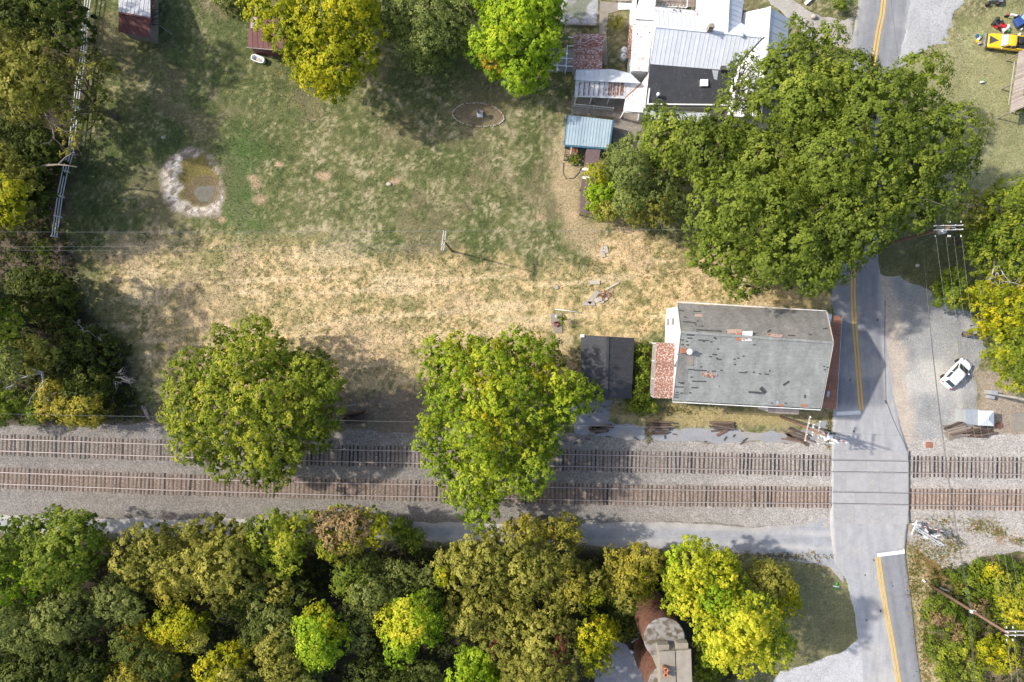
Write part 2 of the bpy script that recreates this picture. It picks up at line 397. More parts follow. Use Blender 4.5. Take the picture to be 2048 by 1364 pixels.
# asphalt road
def roadcol(X, Y, sd):
    c = np.tile(np.array((0.335, 0.34, 0.355)), X.shape + (1,))
    yl = Gn([(1775,-60),(1757,60),(1748,110),(1706,500),(1706,590),(1712,680),(1722,820),(1738,960),(1754,1105),(1770,1200),(1797,1364),(1815,1450)])
    o = np.argsort(yl[:, 1]); xc = np.interp(Y, yl[o, 1], yl[o, 0])
    d = X - xc
    lanes = sum(np.exp(-((np.abs(d) - k) / .28) ** 2) for k in (1.0, 2.6))
    south = sstep(G(0, 1100).y + .1, G(0, 1108).y, Y) * sstep(-.1, .1, d)
    c = mixc(c, (0.22, 0.225, 0.245), south * .9)
    north = sstep(G(0, 822).y, G(0, 815).y + .8, Y) * sstep(3.3, 2.9, d)
    c = mixc(c, (0.21, 0.215, 0.235), north * .85)
    c = mixc(c, (0.12, 0.12, 0.13), np.clip(lanes, 0, 1) * (.12 + .2 * south + .1 * north))
    c = mixc(c, (0.43, 0.41, 0.375), .5 * sstep(.45, .8, fbm(X, Y, 3.0, 51)) * (1 - south))
    st = vnoise(X * 6, Y * .6, 1.0, 52); c = c * (1 + .16 * (st - .5))[..., None]
    return c
RM = attr_mat('asphalt', grain=9, amt=.10, vor=.07, vscale=14, bump=.25, bd=.01, big=.07, bigs=1.2)
road = sheet('road', [(1722,-60),(1718,0),(1706,80),(1698,160),(1685,300),(1668,470),(1662,600),(1670,640),(1671,700),(1667,826),(1662,880),(1660,1040),(1668,1125),(1692,1160),(1708,1225),(1716,1280),(1725,1364),(1735,1450),(1858,1450),(1843,1364),(1831,1290),(1816,1150),(1809,1100),(1817,1020),(1816,960),(1815,900),(1800,850),(1786,780),(1775,700),(1765,590),(1757,520),(1756,460),(1770,300),(1790,160),(1800,120),(1822,0),(1835,-60)],
             .030, roadcol, RM, res=.22, rag=.07, zf=ramp, soft=.15)
def lanecol(X, Y, sd):
    c = np.tile(np.array((0.30, 0.31, 0.335)), X.shape + (1,))
    yc = np.interp(X, [G(0,0).x, G(683,0).x, G(1366,0).x, G(1700,0).x], [G(0,1048).y, G(0,1060).y, G(0,1068).y, G(0,1085).y])
    d = Y - yc
    c = mixc(c, (0.43, 0.42, 0.41), .7 * np.exp(-((np.abs(d) - .9) / .35) ** 2) * (0.4 + fbm(X, Y, 6, 8)))
    c = mixc(c, (0.38, 0.345, 0.31), .6 * sstep(.9, .1, sd))
    return c * (1 + .12 * (vnoise(X * .4, Y * 5, 1, 3) - .5))[..., None]
access = sheet('access_road', [(-160,1030),(300,1036),(683,1040),(1000,1045),(1366,1045),(1520,1056),(1600,1046),(1670,1022),(1690,1080),(1690,1170),(1650,1135),(1560,1118),(1366,1098),(1000,1088),(683,1078),(300,1070),(-160,1066)],
               .020, lanecol, attr_mat('worn_asphalt', grain=8, amt=.10, vor=.10, vscale=12, bump=.3, bd=.01, big=.12, bigs=.8), res=.25, rag=.35, rs=2)
def lotcol(X, Y, sd):
    c = np.tile(np.array((0.25, 0.256, 0.26)), X.shape + (1,))
    c = mixc(c, (0.42, 0.41, 0.39), sstep(.4, .75, fbm(X, Y, 5, 61)))
    p = G(1800, 800).x; c = mixc(c, (0.46, 0.39, 0.32), .8 * sstep(2.4, .2, np.abs(X - np.interp(Y, [G(0,900).y, G(0,700).y, G(0,560).y], [G(1815,0).x, G(1788,0).x, G(1768,0).x])) + (fbm(X, Y, 1.5, 4) - .5) * 2))
    return c
LOTM = attr_mat('lot_gravel', grain=7, amt=.12, vor=.16, vscale=9, bump=.5, bd=.02, big=.08)
lot = sheet('gravel_lot', [(1750,548),(1800,550),(1850,580),(1905,600),(1960,640),(1975,700),(1950,745),(1960,790),(1945,850),(1900,870),(1890,905),(1812,908),(1790,850),(1770,700)],
            .016, lotcol, LOTM, res=.25, rag=.7, rs=2.5)
lot2 = sheet('driveway', [(1820,-60),(1930,-60),(1915,30),(1900,60),(1890,90),(1830,110),(1795,125),(1800,90),(1815,0)], .014,
             lambda X, Y, sd: np.tile(np.array((0.36, 0.365, 0.375)), X.shape + (1,)) * (1 + .25 * (fbm(X, Y, 2, 5) - .5))[..., None], LOTM, res=.2, rag=1.3, rs=1.5)
lot3 = sheet('driveway', [(1560,-30),(1590,5),(1650,35),(1690,38),(1708,32),(1704,100),(1690,90),(1640,90),(1600,60),(1560,20),(1500,-10),(1500,-30)], .014,
             lambda X, Y, sd: np.tile(np.array((0.36, 0.34, 0.31)), X.shape + (1,)) * (1 + .3 * (fbm(X, Y, 2, 6) - .5))[..., None], LOTM, res=.25, rag=.5, rs=1.5)
lot4 = sheet('driveway', [(1120,-40),(1198,-40),(1196,48),(1180,52),(1120,50)], .014,
             lambda X, Y, sd: mixc(np.tile(np.array((0.36, 0.36, 0.38)), X.shape + (1,)), (0.10, 0.12, 0.05), .7 * sstep(.5, .68, fbm(X, Y, 1.4, 66))), LOTM, res=.2, rag=.2, rs=1.5)
lot5 = sheet('driveway', [(1560,1450),(1540,1370),(1560,1340),(1610,1332),(1690,1302),(1722,1270),(1740,1364),(1760,1450)], .014,
             lambda X, Y, sd: np.tile(np.array((0.42, 0.42, 0.43)), X.shape + (1,)), LOTM, res=.25, rag=.3, rs=1.5)
lot6 = sheet('driveway', [(1180,1500),(1190,1330),(1225,1280),(1255,1290),(1290,1364),(1300,1500)], .014,
             lambda X, Y, sd: np.tile(np.array((0.27, 0.27, 0.285)), X.shape + (1,)), LOTM, res=.25, rag=.3, rs=1.5)
lot7 = sheet('asphalt_apron', [(1140,800),(1225,800),(1215,845),(1330,855),(1480,858),(1580,866),(1650,840),(1662,838),(1664,900),(1560,886),(1400,886),(1250,880),(1150,868)], .012,
             lambda X, Y, sd: mixc(np.tile(np.array((0.27, 0.28, 0.30)), X.shape + (1,)), (0.34, 0.30, 0.26), .5 * sstep(.5, .7, fbm(X, Y, 2, 12))), RM, res=.25, rag=.45, rs=1.6)
# ballast bed of the railway
def balcol(X, Y, sd):
    c = np.tile(np.array((0.215, 0.200, 0.185)), X.shape + (1,))
    c = mixc(c, (0.19, 0.175, 0.16), .8 * sstep(.42, .72, fbm(X * .5, Y, 2.5, 71)))
    c = mixc(c, (0.40, 0.375, 0.35), .8 * sstep(5, 38, X + 12 * (fbm(X, Y, 4, 72) - .5)))
    t2 = np.exp(-((Y - YT2(X)) / 1.25) ** 4); t1 = np.exp(-((Y - YT1(X)) / 1.25) ** 4)
    br = np.array((0.225, 0.165, 0.130))
    c = mixc(c, br, .62 * t2); c = mixc(c, (0.19, 0.165, 0.15), .3 * t1)
    c = mixc(c, (0.36, 0.26, 0.195), .6 * t2 * sstep(20, 50, X))
    sp = sstep(.66, .8, fbm(X, Y, 2.2, 90)) * sstep(G(1850,0).x, G(1880,0).x, X) * sstep(G(0,1020).y, G(0,1040).y, Y)
    c = mixc(c, (0.27, 0.17, 0.08), .8 * sp)
    return c
def balz(X, Y):
    d = np.minimum(np.abs(Y - YT1(X)), np.abs(Y - YT2(X)))
    return .135 * sstep(2.6, 1.2, d) + (fbm(X, Y, .5, 99) - .5) * .03
BM = attr_mat('ballast', grain=7, amt=.18, vor=.34, vscale=9, bump=.8, bd=.03, big=.10, bigs=.7)
bal = sheet('railway_ballast', [(-160,842),(0,850),(300,848),(683,862),(900,866),(1150,868),(1400,884),(1600,882),(1655,872),(1700,880),(1812,880),(1830,872),(2000,868),(2210,872),(2210,1090),(1990,1112),(1900,1150),(1850,1110),(1812,1085),(1660,1060),(1560,1056),(1366,1046),(683,1038),(-160,1028)],
            .022, balcol, BM, res=.2, rag=.6, zf=balz, soft=.4, thick=.08, rs=1.8)

# ------------------------------------------------------------------ loose things nobody could count: grass tufts, ballast stones
def blades(name, pts, cols, length, width, nbl, lean, rng, label=None):
    n = len(pts) ; pts = np.repeat(pts, nbl, 0); cols = np.repeat(cols, nbl, 0) * rng.uniform(.72, 1.3, (n * nbl, 1))
    a = rng.uniform(0, 2 * np.pi, n * nbl); L = length * rng.uniform(.5, 1.3, n * nbl) ; le = rng.uniform(*lean, n * nbl)
    d = np.stack([np.cos(a), np.sin(a)], 1); s = np.stack([-d[:, 1], d[:, 0]], 1) * (width * rng.uniform(.6, 1.3, n * nbl))[:, None] / 2
    z = pts[:, 2]
    b0 = np.column_stack([pts[:, :2] - s, z]); b1 = np.column_stack([pts[:, :2] + s, z])
    tip = np.column_stack([pts[:, :2] + d * (L * np.sin(le))[:, None], z + L * np.cos(le) * .8])
    V = np.stack([b0, b1, tip], 1).reshape(-1, 3); F = np.arange(len(V)).reshape(-1, 3)
    return mesh_np(name, V, F, LEAF, face_cols=np.clip(cols, 0, .9))
GRASSM = None
def scatter_grass():
    r = np.random.default_rng(3)
    N = 185000
    x = r.uniform(-64, 64, N); y = r.uniform(-43, 43, N)
    c, W, clump, mid = gfield(x, y)
    straw = W['straw'] > 0
    hard = np.zeros(N, bool)
    for poly in ([(1650,-60),(1850,-60),(1850,1450),(1655,1450),(1655,600)], [(-160,835),(1655,860),(2300,860),(2300,1100),(1655,1120),(-160,1085)], [(1750,555),(1960,620),(1980,880),(1750,900)], [(1340,600),(1690,625),(1650,830),(1310,800)], [(1130,0),(1590,0),(1560,240),(1110,225)]):
        hard |= sdist(x, y, P(poly)) > 0
    hard |= sdist(x, y, REG['ring']) > -.1; hard |= sdist(x, y, REG['bed']) > 0; hard |= (W['southwood'] > 0) | (W['leftwood'] > 1)
    keep = ~hard & ((r.random(N) < np.where(straw, .98, .55)))
    keep &= clump + r.normal(0, .1, N) > .35
    pts = np.column_stack([x, y, np.full(N, -.02)])[keep]; c = c[keep]; straw = straw[keep]
    k = r.random(len(c)) < np.where(straw, .24, .0); c[k] = c[k] * .35 + np.array((0.13, 0.135, 0.045)) * .65
    k = r.random(len(c)) < np.where(straw, .12, .10); c[k] = c[k] * .4 + np.array((0.58, 0.49, 0.33)) * .6
    o = blades('grass', pts[straw], c[straw] * 1.05, .24, .065, 3, (.8, 1.5), r)
    o['kind'] = 'stuff'; tag(o, 'dry straw coloured tufts over the mown field', 'dry grass')
    o = blades('grass', pts[~straw], c[~straw], .17, .06, 3, (.5, 1.3), r)
    o['kind'] = 'stuff'; tag(o, 'short green and brown lawn grass', 'grass')
scatter_grass()
def scatter_stones(name, N, box, test, size, colf, label, seed, zb):
    r = np.random.default_rng(seed)
    x = r.uniform(box[0], box[1], N); y = r.uniform(box[2], box[3], N); k = test(x, y); x = x[k]; y = y[k]; n = len(x)
    s = size * r.uniform(.5, 1.5, n); a = r.uniform(0, 6.28, n)
    ang = a[:, None] + np.arange(4) * 1.571 + r.uniform(-.4, .4, (n, 4)); rr = s[:, None] * r.uniform(.6, 1.1, (n, 4))
    bx = x[:, None] + np.cos(ang) * rr; by = y[:, None] + np.sin(ang) * rr; z0 = zb(x, y)
    base = np.stack([bx, by, np.repeat(z0[:, None], 4, 1)], -1)
    top = np.column_stack([x + r.normal(0, .2, n) * s, y + r.normal(0, .2, n) * s, z0 + s * .9])[:, None]
    V = np.concatenate([base, top], 1).reshape(-1, 3)
    o5 = np.arange(n)[:, None, None] * 5
    F = (o5 + np.array([(0, 1, 4), (1, 2, 4), (2, 3, 4), (3, 0, 4)])[None]).reshape(-1, 3)
    c = colf(r, n); fc = np.repeat(c, 4, 0)
    o = mesh_np(name, V, F, STONEM, face_cols=fc); o['kind'] = 'stuff'; tag(o, label, 'gravel')
    return o
STONEM = attr_mat('stone', grain=20, amt=.15, bump=0)
def gray(lo, hi, tint=(1, .96, .9)):
    return lambda r, n: np.clip(r.uniform(lo, hi, (n, 1)) ** 1.3 * np.array(tint) + r.normal(0, .012, (n, 3)), .01, .9)
def in_bal(x, y):
    s = sdist(x, y, P([(-160,845),(0,852),(300,852),(683,868),(1150,872),(1400,888),(1662,880),(1662,1055),(1366,1040),(683,1034),(-160,1024)])) > .2
    s |= sdist(x, y, P([(1822,880),(2210,872),(2210,1088),(1990,1105),(1900,1140),(1830,1080)])) > .2
    return s
scatter_stones('ballast_stones', 46000, (-66, 66, -30, -9), in_bal, .06, gray(.22, .62), 'crushed grey ballast stones of the railway bed', 5, lambda x, y: balz(x, y) * .9 + .0)
scatter_stones('gravel', 5000, (44, 62, -16, 9), lambda x, y: sdist(x, y, P([(1780,600),(1900,610),(1960,660),(1950,860),(1890,900),(1815,900)])) > .3, .045, gray(.3, .75, (1, 1, 1)), 'loose light stones on the gravel lot', 6, lambda x, y: x * 0 + .014)
scatter_stones('pond_stones', 2600, (-46, -34, 12, 26), lambda x, y: (sdist(x, y, REG['ring']) > .2) & (np.hypot((x - al.x) / 2.9, (y - al.y) / 3.7) > 1.0), .08, gray(.3, .85, (1, .93, .86)), 'pale stones lining the drying pond', 8, lambda x, y: -.05 - .45 * sstep(1.05, .35, np.hypot((x - pc.x) / 3.3, (y - pc.y) / 3.6)))
# pond water
WATER = pmat('pond_water', (0.14, 0.13, 0.10), (0.09, 0.08, 0.055), 2, .3, .1, spec=.35)
wc = G(417, 388, -.36)
pw = MB(); wp = [(wc.x + 1.75 * math.cos(a) * (1 + .12 * math.sin(3 * a)), wc.y + 1.15 * math.sin(a) * (1 + .1 * math.cos(2 * a))) for a in [i * math.pi / 18 for i in range(36)]]
pw.add([(p[0], p[1], -.33) for p in wp], [tuple(range(36))]); w_ = pw.build('pond_water', WATER); w_['kind'] = 'structure'
# ------------------------------------------------------------------ trees
def crown_mesh(name, blobs, pal, parent, rng, leaf=.15, dens=1.0, sub=.5, nl=13, topyel=.25, z_lo=0, z_hi=1, tcon=1.0, face_up=.5, others=None, inner=22, cov=1.2):
    """blobs: (n,4) x y z r: boughs carrying clusters of leaves; each leaf is its own small face"""
    B = np.asarray(blobs, float); O = B if others is None else others
    s0 = leaf * .92
    ns = np.maximum((dens * cov * 2 * np.pi * B[:, 3] ** 2 * .95 / (1.24 * s0 ** 2) / nl).astype(int), 5)
    bi = np.repeat(np.arange(len(B)), ns); n = len(bi)
    d = rng.normal(size=(n, 3)); d[:, 2] = np.abs(d[:, 2]) * 1.0 - .30; d /= np.linalg.norm(d, axis=1, keepdims=True)
    rr = B[bi, 3] * (1.0 + .09 * rng.normal(size=n)) * (1 + .13 * np.sin(d[:, 0] * 5 + bi) * np.sin(d[:, 1] * 5 + 2 * bi))
    c = B[bi, :3] + d * rr[:, None] * np.array((1, 1, .72))
    keep = np.ones(n, bool)                                   # no leaf clusters buried inside a neighbouring bough
    for q in range(len(O)):
        dd = (c - O[q, :3]) / np.array((1, 1, .72)); keep &= (dd ** 2).sum(1) > (O[q, 3] * .80) ** 2
    c = c[keep]; bi = bi[keep]; d = d[keep]; n = len(c)
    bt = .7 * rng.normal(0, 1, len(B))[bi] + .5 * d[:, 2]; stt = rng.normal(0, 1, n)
    si = np.repeat(np.arange(n), nl); m = len(si)
    ld = rng.normal(size=(m, 3)); ld /= np.linalg.norm(ld, axis=1, keepdims=True)
    srad = sub * .82 * rng.uniform(.6, 1.3, n)[si]
    lp = c[si] + ld * (srad * rng.uniform(.1, 1, m) ** .5)[:, None] * np.array((1, 1, .6))
    nr = d[si] * .8 + ld * .40 + rng.normal(size=(m, 3)) * .24 + np.array((0, 0, face_up))
    s = s0 * rng.uniform(.7, 1.3, m)
    # large inner sprays that close the crown
    ki = np.repeat(np.arange(len(B)), int(inner)); k = len(ki)
    di = rng.normal(size=(k, 3)); di /= np.linalg.norm(di, axis=1, keepdims=True)
    li = B[ki, :3] + di * (B[ki, 3] * rng.uniform(.1, .78, k))[:, None] * np.array((1, 1, .7)); ni = rng.normal(size=(k, 3)) * .6 + np.array((0, 0, .5))
    lp = np.concatenate([lp, li]); nr = np.concatenate([nr, ni]); s = np.concatenate([s, B[ki, 3] * rng.uniform(.14, .26, k)])[:, None]
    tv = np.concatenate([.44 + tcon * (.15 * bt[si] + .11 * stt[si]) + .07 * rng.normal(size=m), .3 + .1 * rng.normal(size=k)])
    m = m + k
    nr /= np.linalg.norm(nr, axis=1, keepdims=True)
    t = np.cross(nr, rng.normal(size=(m, 3))); t /= np.linalg.norm(t, axis=1, keepdims=True) + 1e-9
    b = np.cross(nr, t)
    V = np.stack([lp - t * s, lp - b * s * .62 - t * s * .1, lp + t * s, lp + b * s * .62 - t * s * .1], 1).reshape(-1, 3)
    V[:, 2] = np.maximum(V[:, 2], .02)
    F = np.arange(m * 4).reshape(-1, 4)
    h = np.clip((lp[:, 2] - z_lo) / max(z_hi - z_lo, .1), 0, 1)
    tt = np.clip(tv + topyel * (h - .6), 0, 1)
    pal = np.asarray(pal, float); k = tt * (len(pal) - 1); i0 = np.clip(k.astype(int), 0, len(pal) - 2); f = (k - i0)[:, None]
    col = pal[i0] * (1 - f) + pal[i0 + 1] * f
    col = col * rng.uniform(.86, 1.14, (m, 1))
    return mesh_np(name, V, F, LEAF, parent, face_cols=np.clip(col, 0, .95))

def pack(poly, r, rng, tries=2600, fill=.78):
    """even scatter of points inside a pixel polygon; r in pixels"""
    poly = np.asarray(poly, float); pm = poly.mean(0); pr = np.hypot(*(poly - pm).T)[:, None]; poly = pm + (poly - pm) * (1 + 1.0 / pr)
    x0, y0 = poly.min(0); x1, y1 = poly.max(0)
    c = np.column_stack([rng.uniform(x0, x1, tries), rng.uniform(y0, y1, tries)])
    s = sdist(c[:, 0], c[:, 1], poly); c = c[s > r * .62]; s = s[s > r * .62]
    out = []
    for i, p in enumerate(c):
        if all((p[0] - q[0]) ** 2 + (p[1] - q[1]) ** 2 > (r * fill) ** 2 for q in out): out.append(p)
    out = np.array(out); return out, sdist(out[:, 0], out[:, 1], poly)

NTREE = [0]; LEAVES = [0]
PAL = dict(
 oak=[(.040,.060,.011),(.084,.118,.016),(.138,.182,.024),(.205,.248,.034),(.29,.325,.045)],
 maple=[(.048,.075,.012),(.118,.162,.018),(.215,.265,.026),(.35,.37,.034),(.50,.45,.042)],
 lime=[(.060,.112,.010),(.140,.230,.014),(.245,.360,.018),(.38,.48,.026),(.53,.55,.040)],
 gold=[(.075,.100,.010),(.175,.210,.012),(.31,.325,.014),(.45,.41,.016),(.60,.46,.022)],
 limegold=[(.056,.094,.010),(.138,.205,.016),(.245,.325,.022),(.39,.44,.030),(.56,.52,.040)],
 lemon=[(.085,.13,.012),(.21,.27,.018),(.37,.41,.026),(.52,.50,.036),(.66,.57,.050)],
 olive=[(.062,.068,.014),(.145,.150,.026),(.245,.240,.042),(.36,.34,.066),(.46,.41,.085)],
 greygreen=[(.045,.060,.016),(.105,.130,.032),(.170,.200,.050),(.25,.275,.072),(.33,.34,.085)],
 dark=[(.018,.028,.008),(.040,.058,.012),(.072,.098,.018),(.125,.15,.026),(.19,.19,.032)],
 green=[(.036,.064,.009),(.085,.130,.014),(.145,.200,.021),(.22,.265,.030),(.32,.33,.035)],
 locust=[(.052,.070,.020),(.115,.150,.038),(.185,.225,.058),(.26,.30,.080),(.34,.36,.10)],
 brown=[(.07,.055,.025),(.17,.12,.05),(.30,.21,.10),(.40,.29,.13),(.40,.32,.08)],
 mixed=[(.055,.062,.012),(.145,.145,.022),(.27,.25,.035),(.40,.34,.042),(.47,.36,.07)],
 red=[(.05,.02,.015),(.12,.03,.03),(.20,.05,.045),(.24,.09,.06),(.3,.15,.08)],
 orange=[(.18,.17,.02),(.34,.27,.02),(.48,.35,.03),(.56,.37,.05),(.56,.38,.06)],
)
for _k in PAL:
    PAL[_k] = [tuple(min(.9, q * (1.16 if _k != 'oak' else 1.3)) for q in c) for c in PAL[_k]]
def tree(name, label, poly, H, pal='green', br=1.7, leaf=.17, dens=1.0, sub=.5, nl=13, group=None, cat='tree', low=True, rag=1.0, patches=(), flat=.55, topyel=.25, limbs=9, zj=1.0, fill=.78, base=None):
    NTREE[0] += 1; rng = np.random.default_rng(100 + NTREE[0])
    br *= 1.12; k = (CH - .75 * H) / FPX
    pts, sd = pack(poly, br / k, rng, fill=fill)
    sdm = sd * k; mx = max(sdm.max(), .5)
    z = H * (1 - flat) + H * flat * np.sqrt(np.clip(sdm / mx, 0, 1)) - br * .75
    z = z + rng.normal(0, 1.1, len(z)) * zj * min(1, H / 9)
    r = br * rng.uniform(.55, 1.2, len(z)) * rag
    z = np.maximum(z, r * .5)
    kk = (CH - z) / FPX
    X = (pts[:, 0] - 1024) * kk; Y = -(pts[:, 1] - 682) * kk
    B = np.column_stack([X, Y, z, r])
    ctr = B[:, :3].mean(0)
    root = G(*base) if base else Vector((ctr[0], ctr[1], 0))
    t = thing(name, label, cat, (root.x, root.y, 0), group=group)
    if low and H > 3:
        L = B.copy(); L[:, 2] -= br * 1.25; L = L[L[:, 2] > .8]; L[:, :2] = ctr[:2] + (L[:, :2] - ctr[:2]) * .93
    else: L = B[:0]
    pid = np.full(len(B), -1)
    for q, (pu, pv, pr, pn) in enumerate(patches):
        dd = np.hypot(pts[:, 0] - pu, pts[:, 1] - pv); pid[dd < pr] = q
    kw = dict(leaf=leaf, sub=sub, nl=nl, topyel=topyel, z_lo=0.3 * H, z_hi=H)
    main = B[pid < 0]
    if len(L): main_all = np.concatenate([main, L])
    else: main_all = main
    # low boughs carry fewer leaves than the sunlit ones
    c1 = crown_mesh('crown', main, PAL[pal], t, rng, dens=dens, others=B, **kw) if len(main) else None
    LEAVES[0] += len(c1.data.polygons) if c1 else 0
    if len(L):
        kw2 = dict(kw); kw2['topyel'] = 0; kw2['leaf'] = leaf * 1.35; kw2['inner'] = 8
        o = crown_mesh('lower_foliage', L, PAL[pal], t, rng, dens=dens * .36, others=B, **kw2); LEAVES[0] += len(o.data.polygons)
    for q, pt in enumerate(patches):
        if (pid == q).any():
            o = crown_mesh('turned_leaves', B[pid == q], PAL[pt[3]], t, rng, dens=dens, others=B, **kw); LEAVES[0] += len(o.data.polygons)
            o['label'] = {'gold': 'golden autumn leaves', 'orange': 'orange autumn leaves', 'brown': 'brown withered leaves', 'red': 'dark red leaves', 'lemon': 'lemon yellow leaves', 'lime': 'lime green leaves', 'green': 'green leaves', 'dark': 'dark green leaves', 'mixed': 'mixed brown and yellow leaves', 'olive': 'olive leaves'}.get(pt[3], 'autumn leaves')
    if H > 2.5:
        m = MB(); rt = .028 * H + .05
        top = Vector((ctr[0], ctr[1], H * .55)); rootv = Vector((root.x, root.y, -.1))
        mid = rootv.lerp(top, .5) + Vector((rng.normal(0, .2), rng.normal(0, .2), 0))
        m.tube([rootv, rootv + Vector((0, 0, .5)), mid, top], [rt * 1.5, rt, rt * .8, rt * .45], 9)
        idx = rng.permutation(len(B))[:limbs]
        for i in idx:
            e = Vector(B[i, :3]); s = rootv.lerp(top, rng.uniform(.4, .95)); c = s.lerp(e, .55) + Vector((rng.normal(0, .3), rng.normal(0, .3), -.3))
            m.tube([s, c, e], [rt * .42, rt * .26, rt * .08], 5)
            for q in range(2):
                e2 = e + Vector((rng.normal(0, 1), rng.normal(0, 1), rng.uniform(0, .8))) * br * .6
                m.tube([c, c.lerp(e2, .5) + Vector((0, 0, .2)), e2], [rt * .18, rt * .1, rt * .04], 4)
        m.build('trunk', BARK, t)
    return t

def bush(name, label, u, v, rpx, h, pal, n=5, seed=0, cat='shrub', group=None, leaf=.14, dens=1.0, sub=.35):
    a = np.random.default_rng(seed + 900)
    poly = [(u + rpx * math.cos(t) * a.uniform(.8, 1.15), v + rpx * math.sin(t) * a.uniform(.8, 1.15)) for t in [i * math.pi / 5 for i in range(10)]]
    return tree(name, label, poly, h, pal, br=max(.35, rpx / 16.25 * .45), leaf=leaf, dens=dens, sub=sub, group=group, cat=cat, low=h > 2.2, limbs=4, flat=.4)

T = tree
# --- the big group beside the road
T('oak_tree', 'tall spreading oak whose crown reaches over the road, east side of the big group', [(1560,230),(1600,190),(1650,165),(1730,145),(1790,130),(1860,122),(1898,172),(1915,228),(1958,258),(1966,330),(1938,395),(1868,440),(1838,468),(1800,492),(1765,475),(1740,520),(1725,560),(1690,580),(1650,520),(1600,430),(1560,330)], 20, 'oak', br=2.5, leaf=.17, dens=1.1)
T('oak_tree', 'lobed dark green crown hanging over the edge of the white farmhouse roof', [(1535,95),(1550,60),(1575,35),(1610,28),(1660,40),(1690,55),(1700,105),(1730,115),(1750,150),(1745,190),(1700,225),(1650,260),(1590,270),(1540,250),(1520,205),(1530,150)], 16, 'oak', br=2.1, leaf=.16, dens=1.0)
T('oak_tree', 'sparse outer boughs of the lobed oak that let the white roof show through', [(1452,150),(1470,105),(1500,92),(1530,110),(1535,160),(1525,215),(1480,235),(1445,200)], 12, 'oak', br=.95, leaf=.15, dens=.36, low=False, fill=1.0, limbs=14)  # sparse side of the oak above, added as a separate tree
T('oak_tree', 'broad green crown north of the grey roofed building, its edge above the dry field', [(1385,330),(1450,290),(1530,290),(1600,330),(1660,400),(1700,480),(1735,500),(1720,560),(1680,585),(1655,600),(1610,590),(1570,560),(1530,600),(1490,570),(1440,545),(1400,555),(1385,500),(1370,440),(1365,380)], 19, 'oak', br=2.4, leaf=.17, dens=1.1)
T('oak_tree', 'green crown just south of the farmhouse black roof', [(1285,240),(1310,215),(1355,205),(1380,235),(1410,232),(1450,215),(1490,205),(1540,230),(1560,300),(1520,350),(1440,370),(1380,360),(1320,345),(1290,300)], 14, 'oak', br=2.0, leaf=.17, dens=1.1)
T('locust_tree', 'feathery pale green tree between the maroon roof and the big oaks', [(1215,290),(1250,275),(1290,268),(1330,290),(1370,340),(1390,400),(1360,440),(1300,455),(1250,440),(1210,400),(1205,340)], 10, 'locust', br=1.4, leaf=.12, sub=.34, nl=12, patches=((1300,420,30,'olive'),))
T('small_maple', 'small yellow and green tree overhanging the maroon lean-to roof', [(1170,365),(1195,325),(1225,330),(1240,370),(1250,410),(1235,440),(1200,430),(1172,400)], 6, 'lime', br=1.0, leaf=.14, patches=((1205,345,18,'gold'),(1215,410,16,'olive')))
# --- trees at the railway
T('maple_tree', 'round yellow green maple overhanging both tracks, nearest the wooded left edge', [(318,735),(350,720),(400,695),(425,660),(470,640),(520,636),(560,650),(568,690),(600,700),(660,715),(690,740),(678,800),(692,850),(650,890),(610,910),(590,945),(555,978),(510,965),(470,958),(420,950),(385,925),(340,905),(318,850),(322,790)], 12.5, 'maple', br=1.35, leaf=.15, sub=.42, nl=13, topyel=.38, dens=.85)
T('maple_tree', 'bright maple beside the black roofed shed, its crown hanging over the tracks', [(838,720),(860,680),(905,668),(950,668),(1000,655),(1060,665),(1105,660),(1125,700),(1130,745),(1165,745),(1200,800),(1160,825),(1130,850),(1110,880),(1140,900),(1128,940),(1100,945),(1085,990),(1040,1000),(1010,990),(1005,1030),(985,1065),(940,1052),(905,1035),(880,1005),(885,960),(850,930),(818,910),(815,860),(840,830),(830,790),(850,760)], 13, 'limegold', br=1.35, leaf=.15, sub=.42, nl=13, topyel=.38, dens=.85, patches=((930,710,24,'gold'),(980,770,22,'gold'),(1075,770,26,'gold'),(970,850,20,'gold'),(1000,690,14,'gold'),(1040,880,16,'gold')))
# --- garden trees along the top edge
T('walnut_tree', 'golden yellow tree at the top, beside the maroon shed', [(500,-70),(505,20),(520,45),(558,75),(562,110),(585,130),(585,165),(620,195),(680,205),(700,165),(735,150),(738,90),(760,60),(770,-70)], 14, 'gold', br=1.7, leaf=.17)
T('garden_tree', 'dull green tree between the golden tree and the bright rounded maple', [(745,-60),(765,60),(800,110),(830,150),(870,140),(900,110),(935,90),(950,20),(950,-60)], 10, 'locust', br=1.3, leaf=.13, dens=.6)
T('sugar_maple', 'dense bright green rounded maple with a few orange tips near the patio', [(955,-70),(945,-10),(955,40),(935,85),(940,125),(970,150),(1000,170),(1040,182),(1085,165),(1110,120),(1130,80),(1142,30),(1135,-70)], 12, 'lime', br=1.4, leaf=.15, sub=.42, nl=13, dens=1.25, patches=((998,112,11,'orange'),(1030,34,8,'gold')))
bush('flowering_shrub', 'pale blossoming shrub cut by the top edge near the golden tree', 462, 2, 32, 2.5, 'greygreen', seed=4)
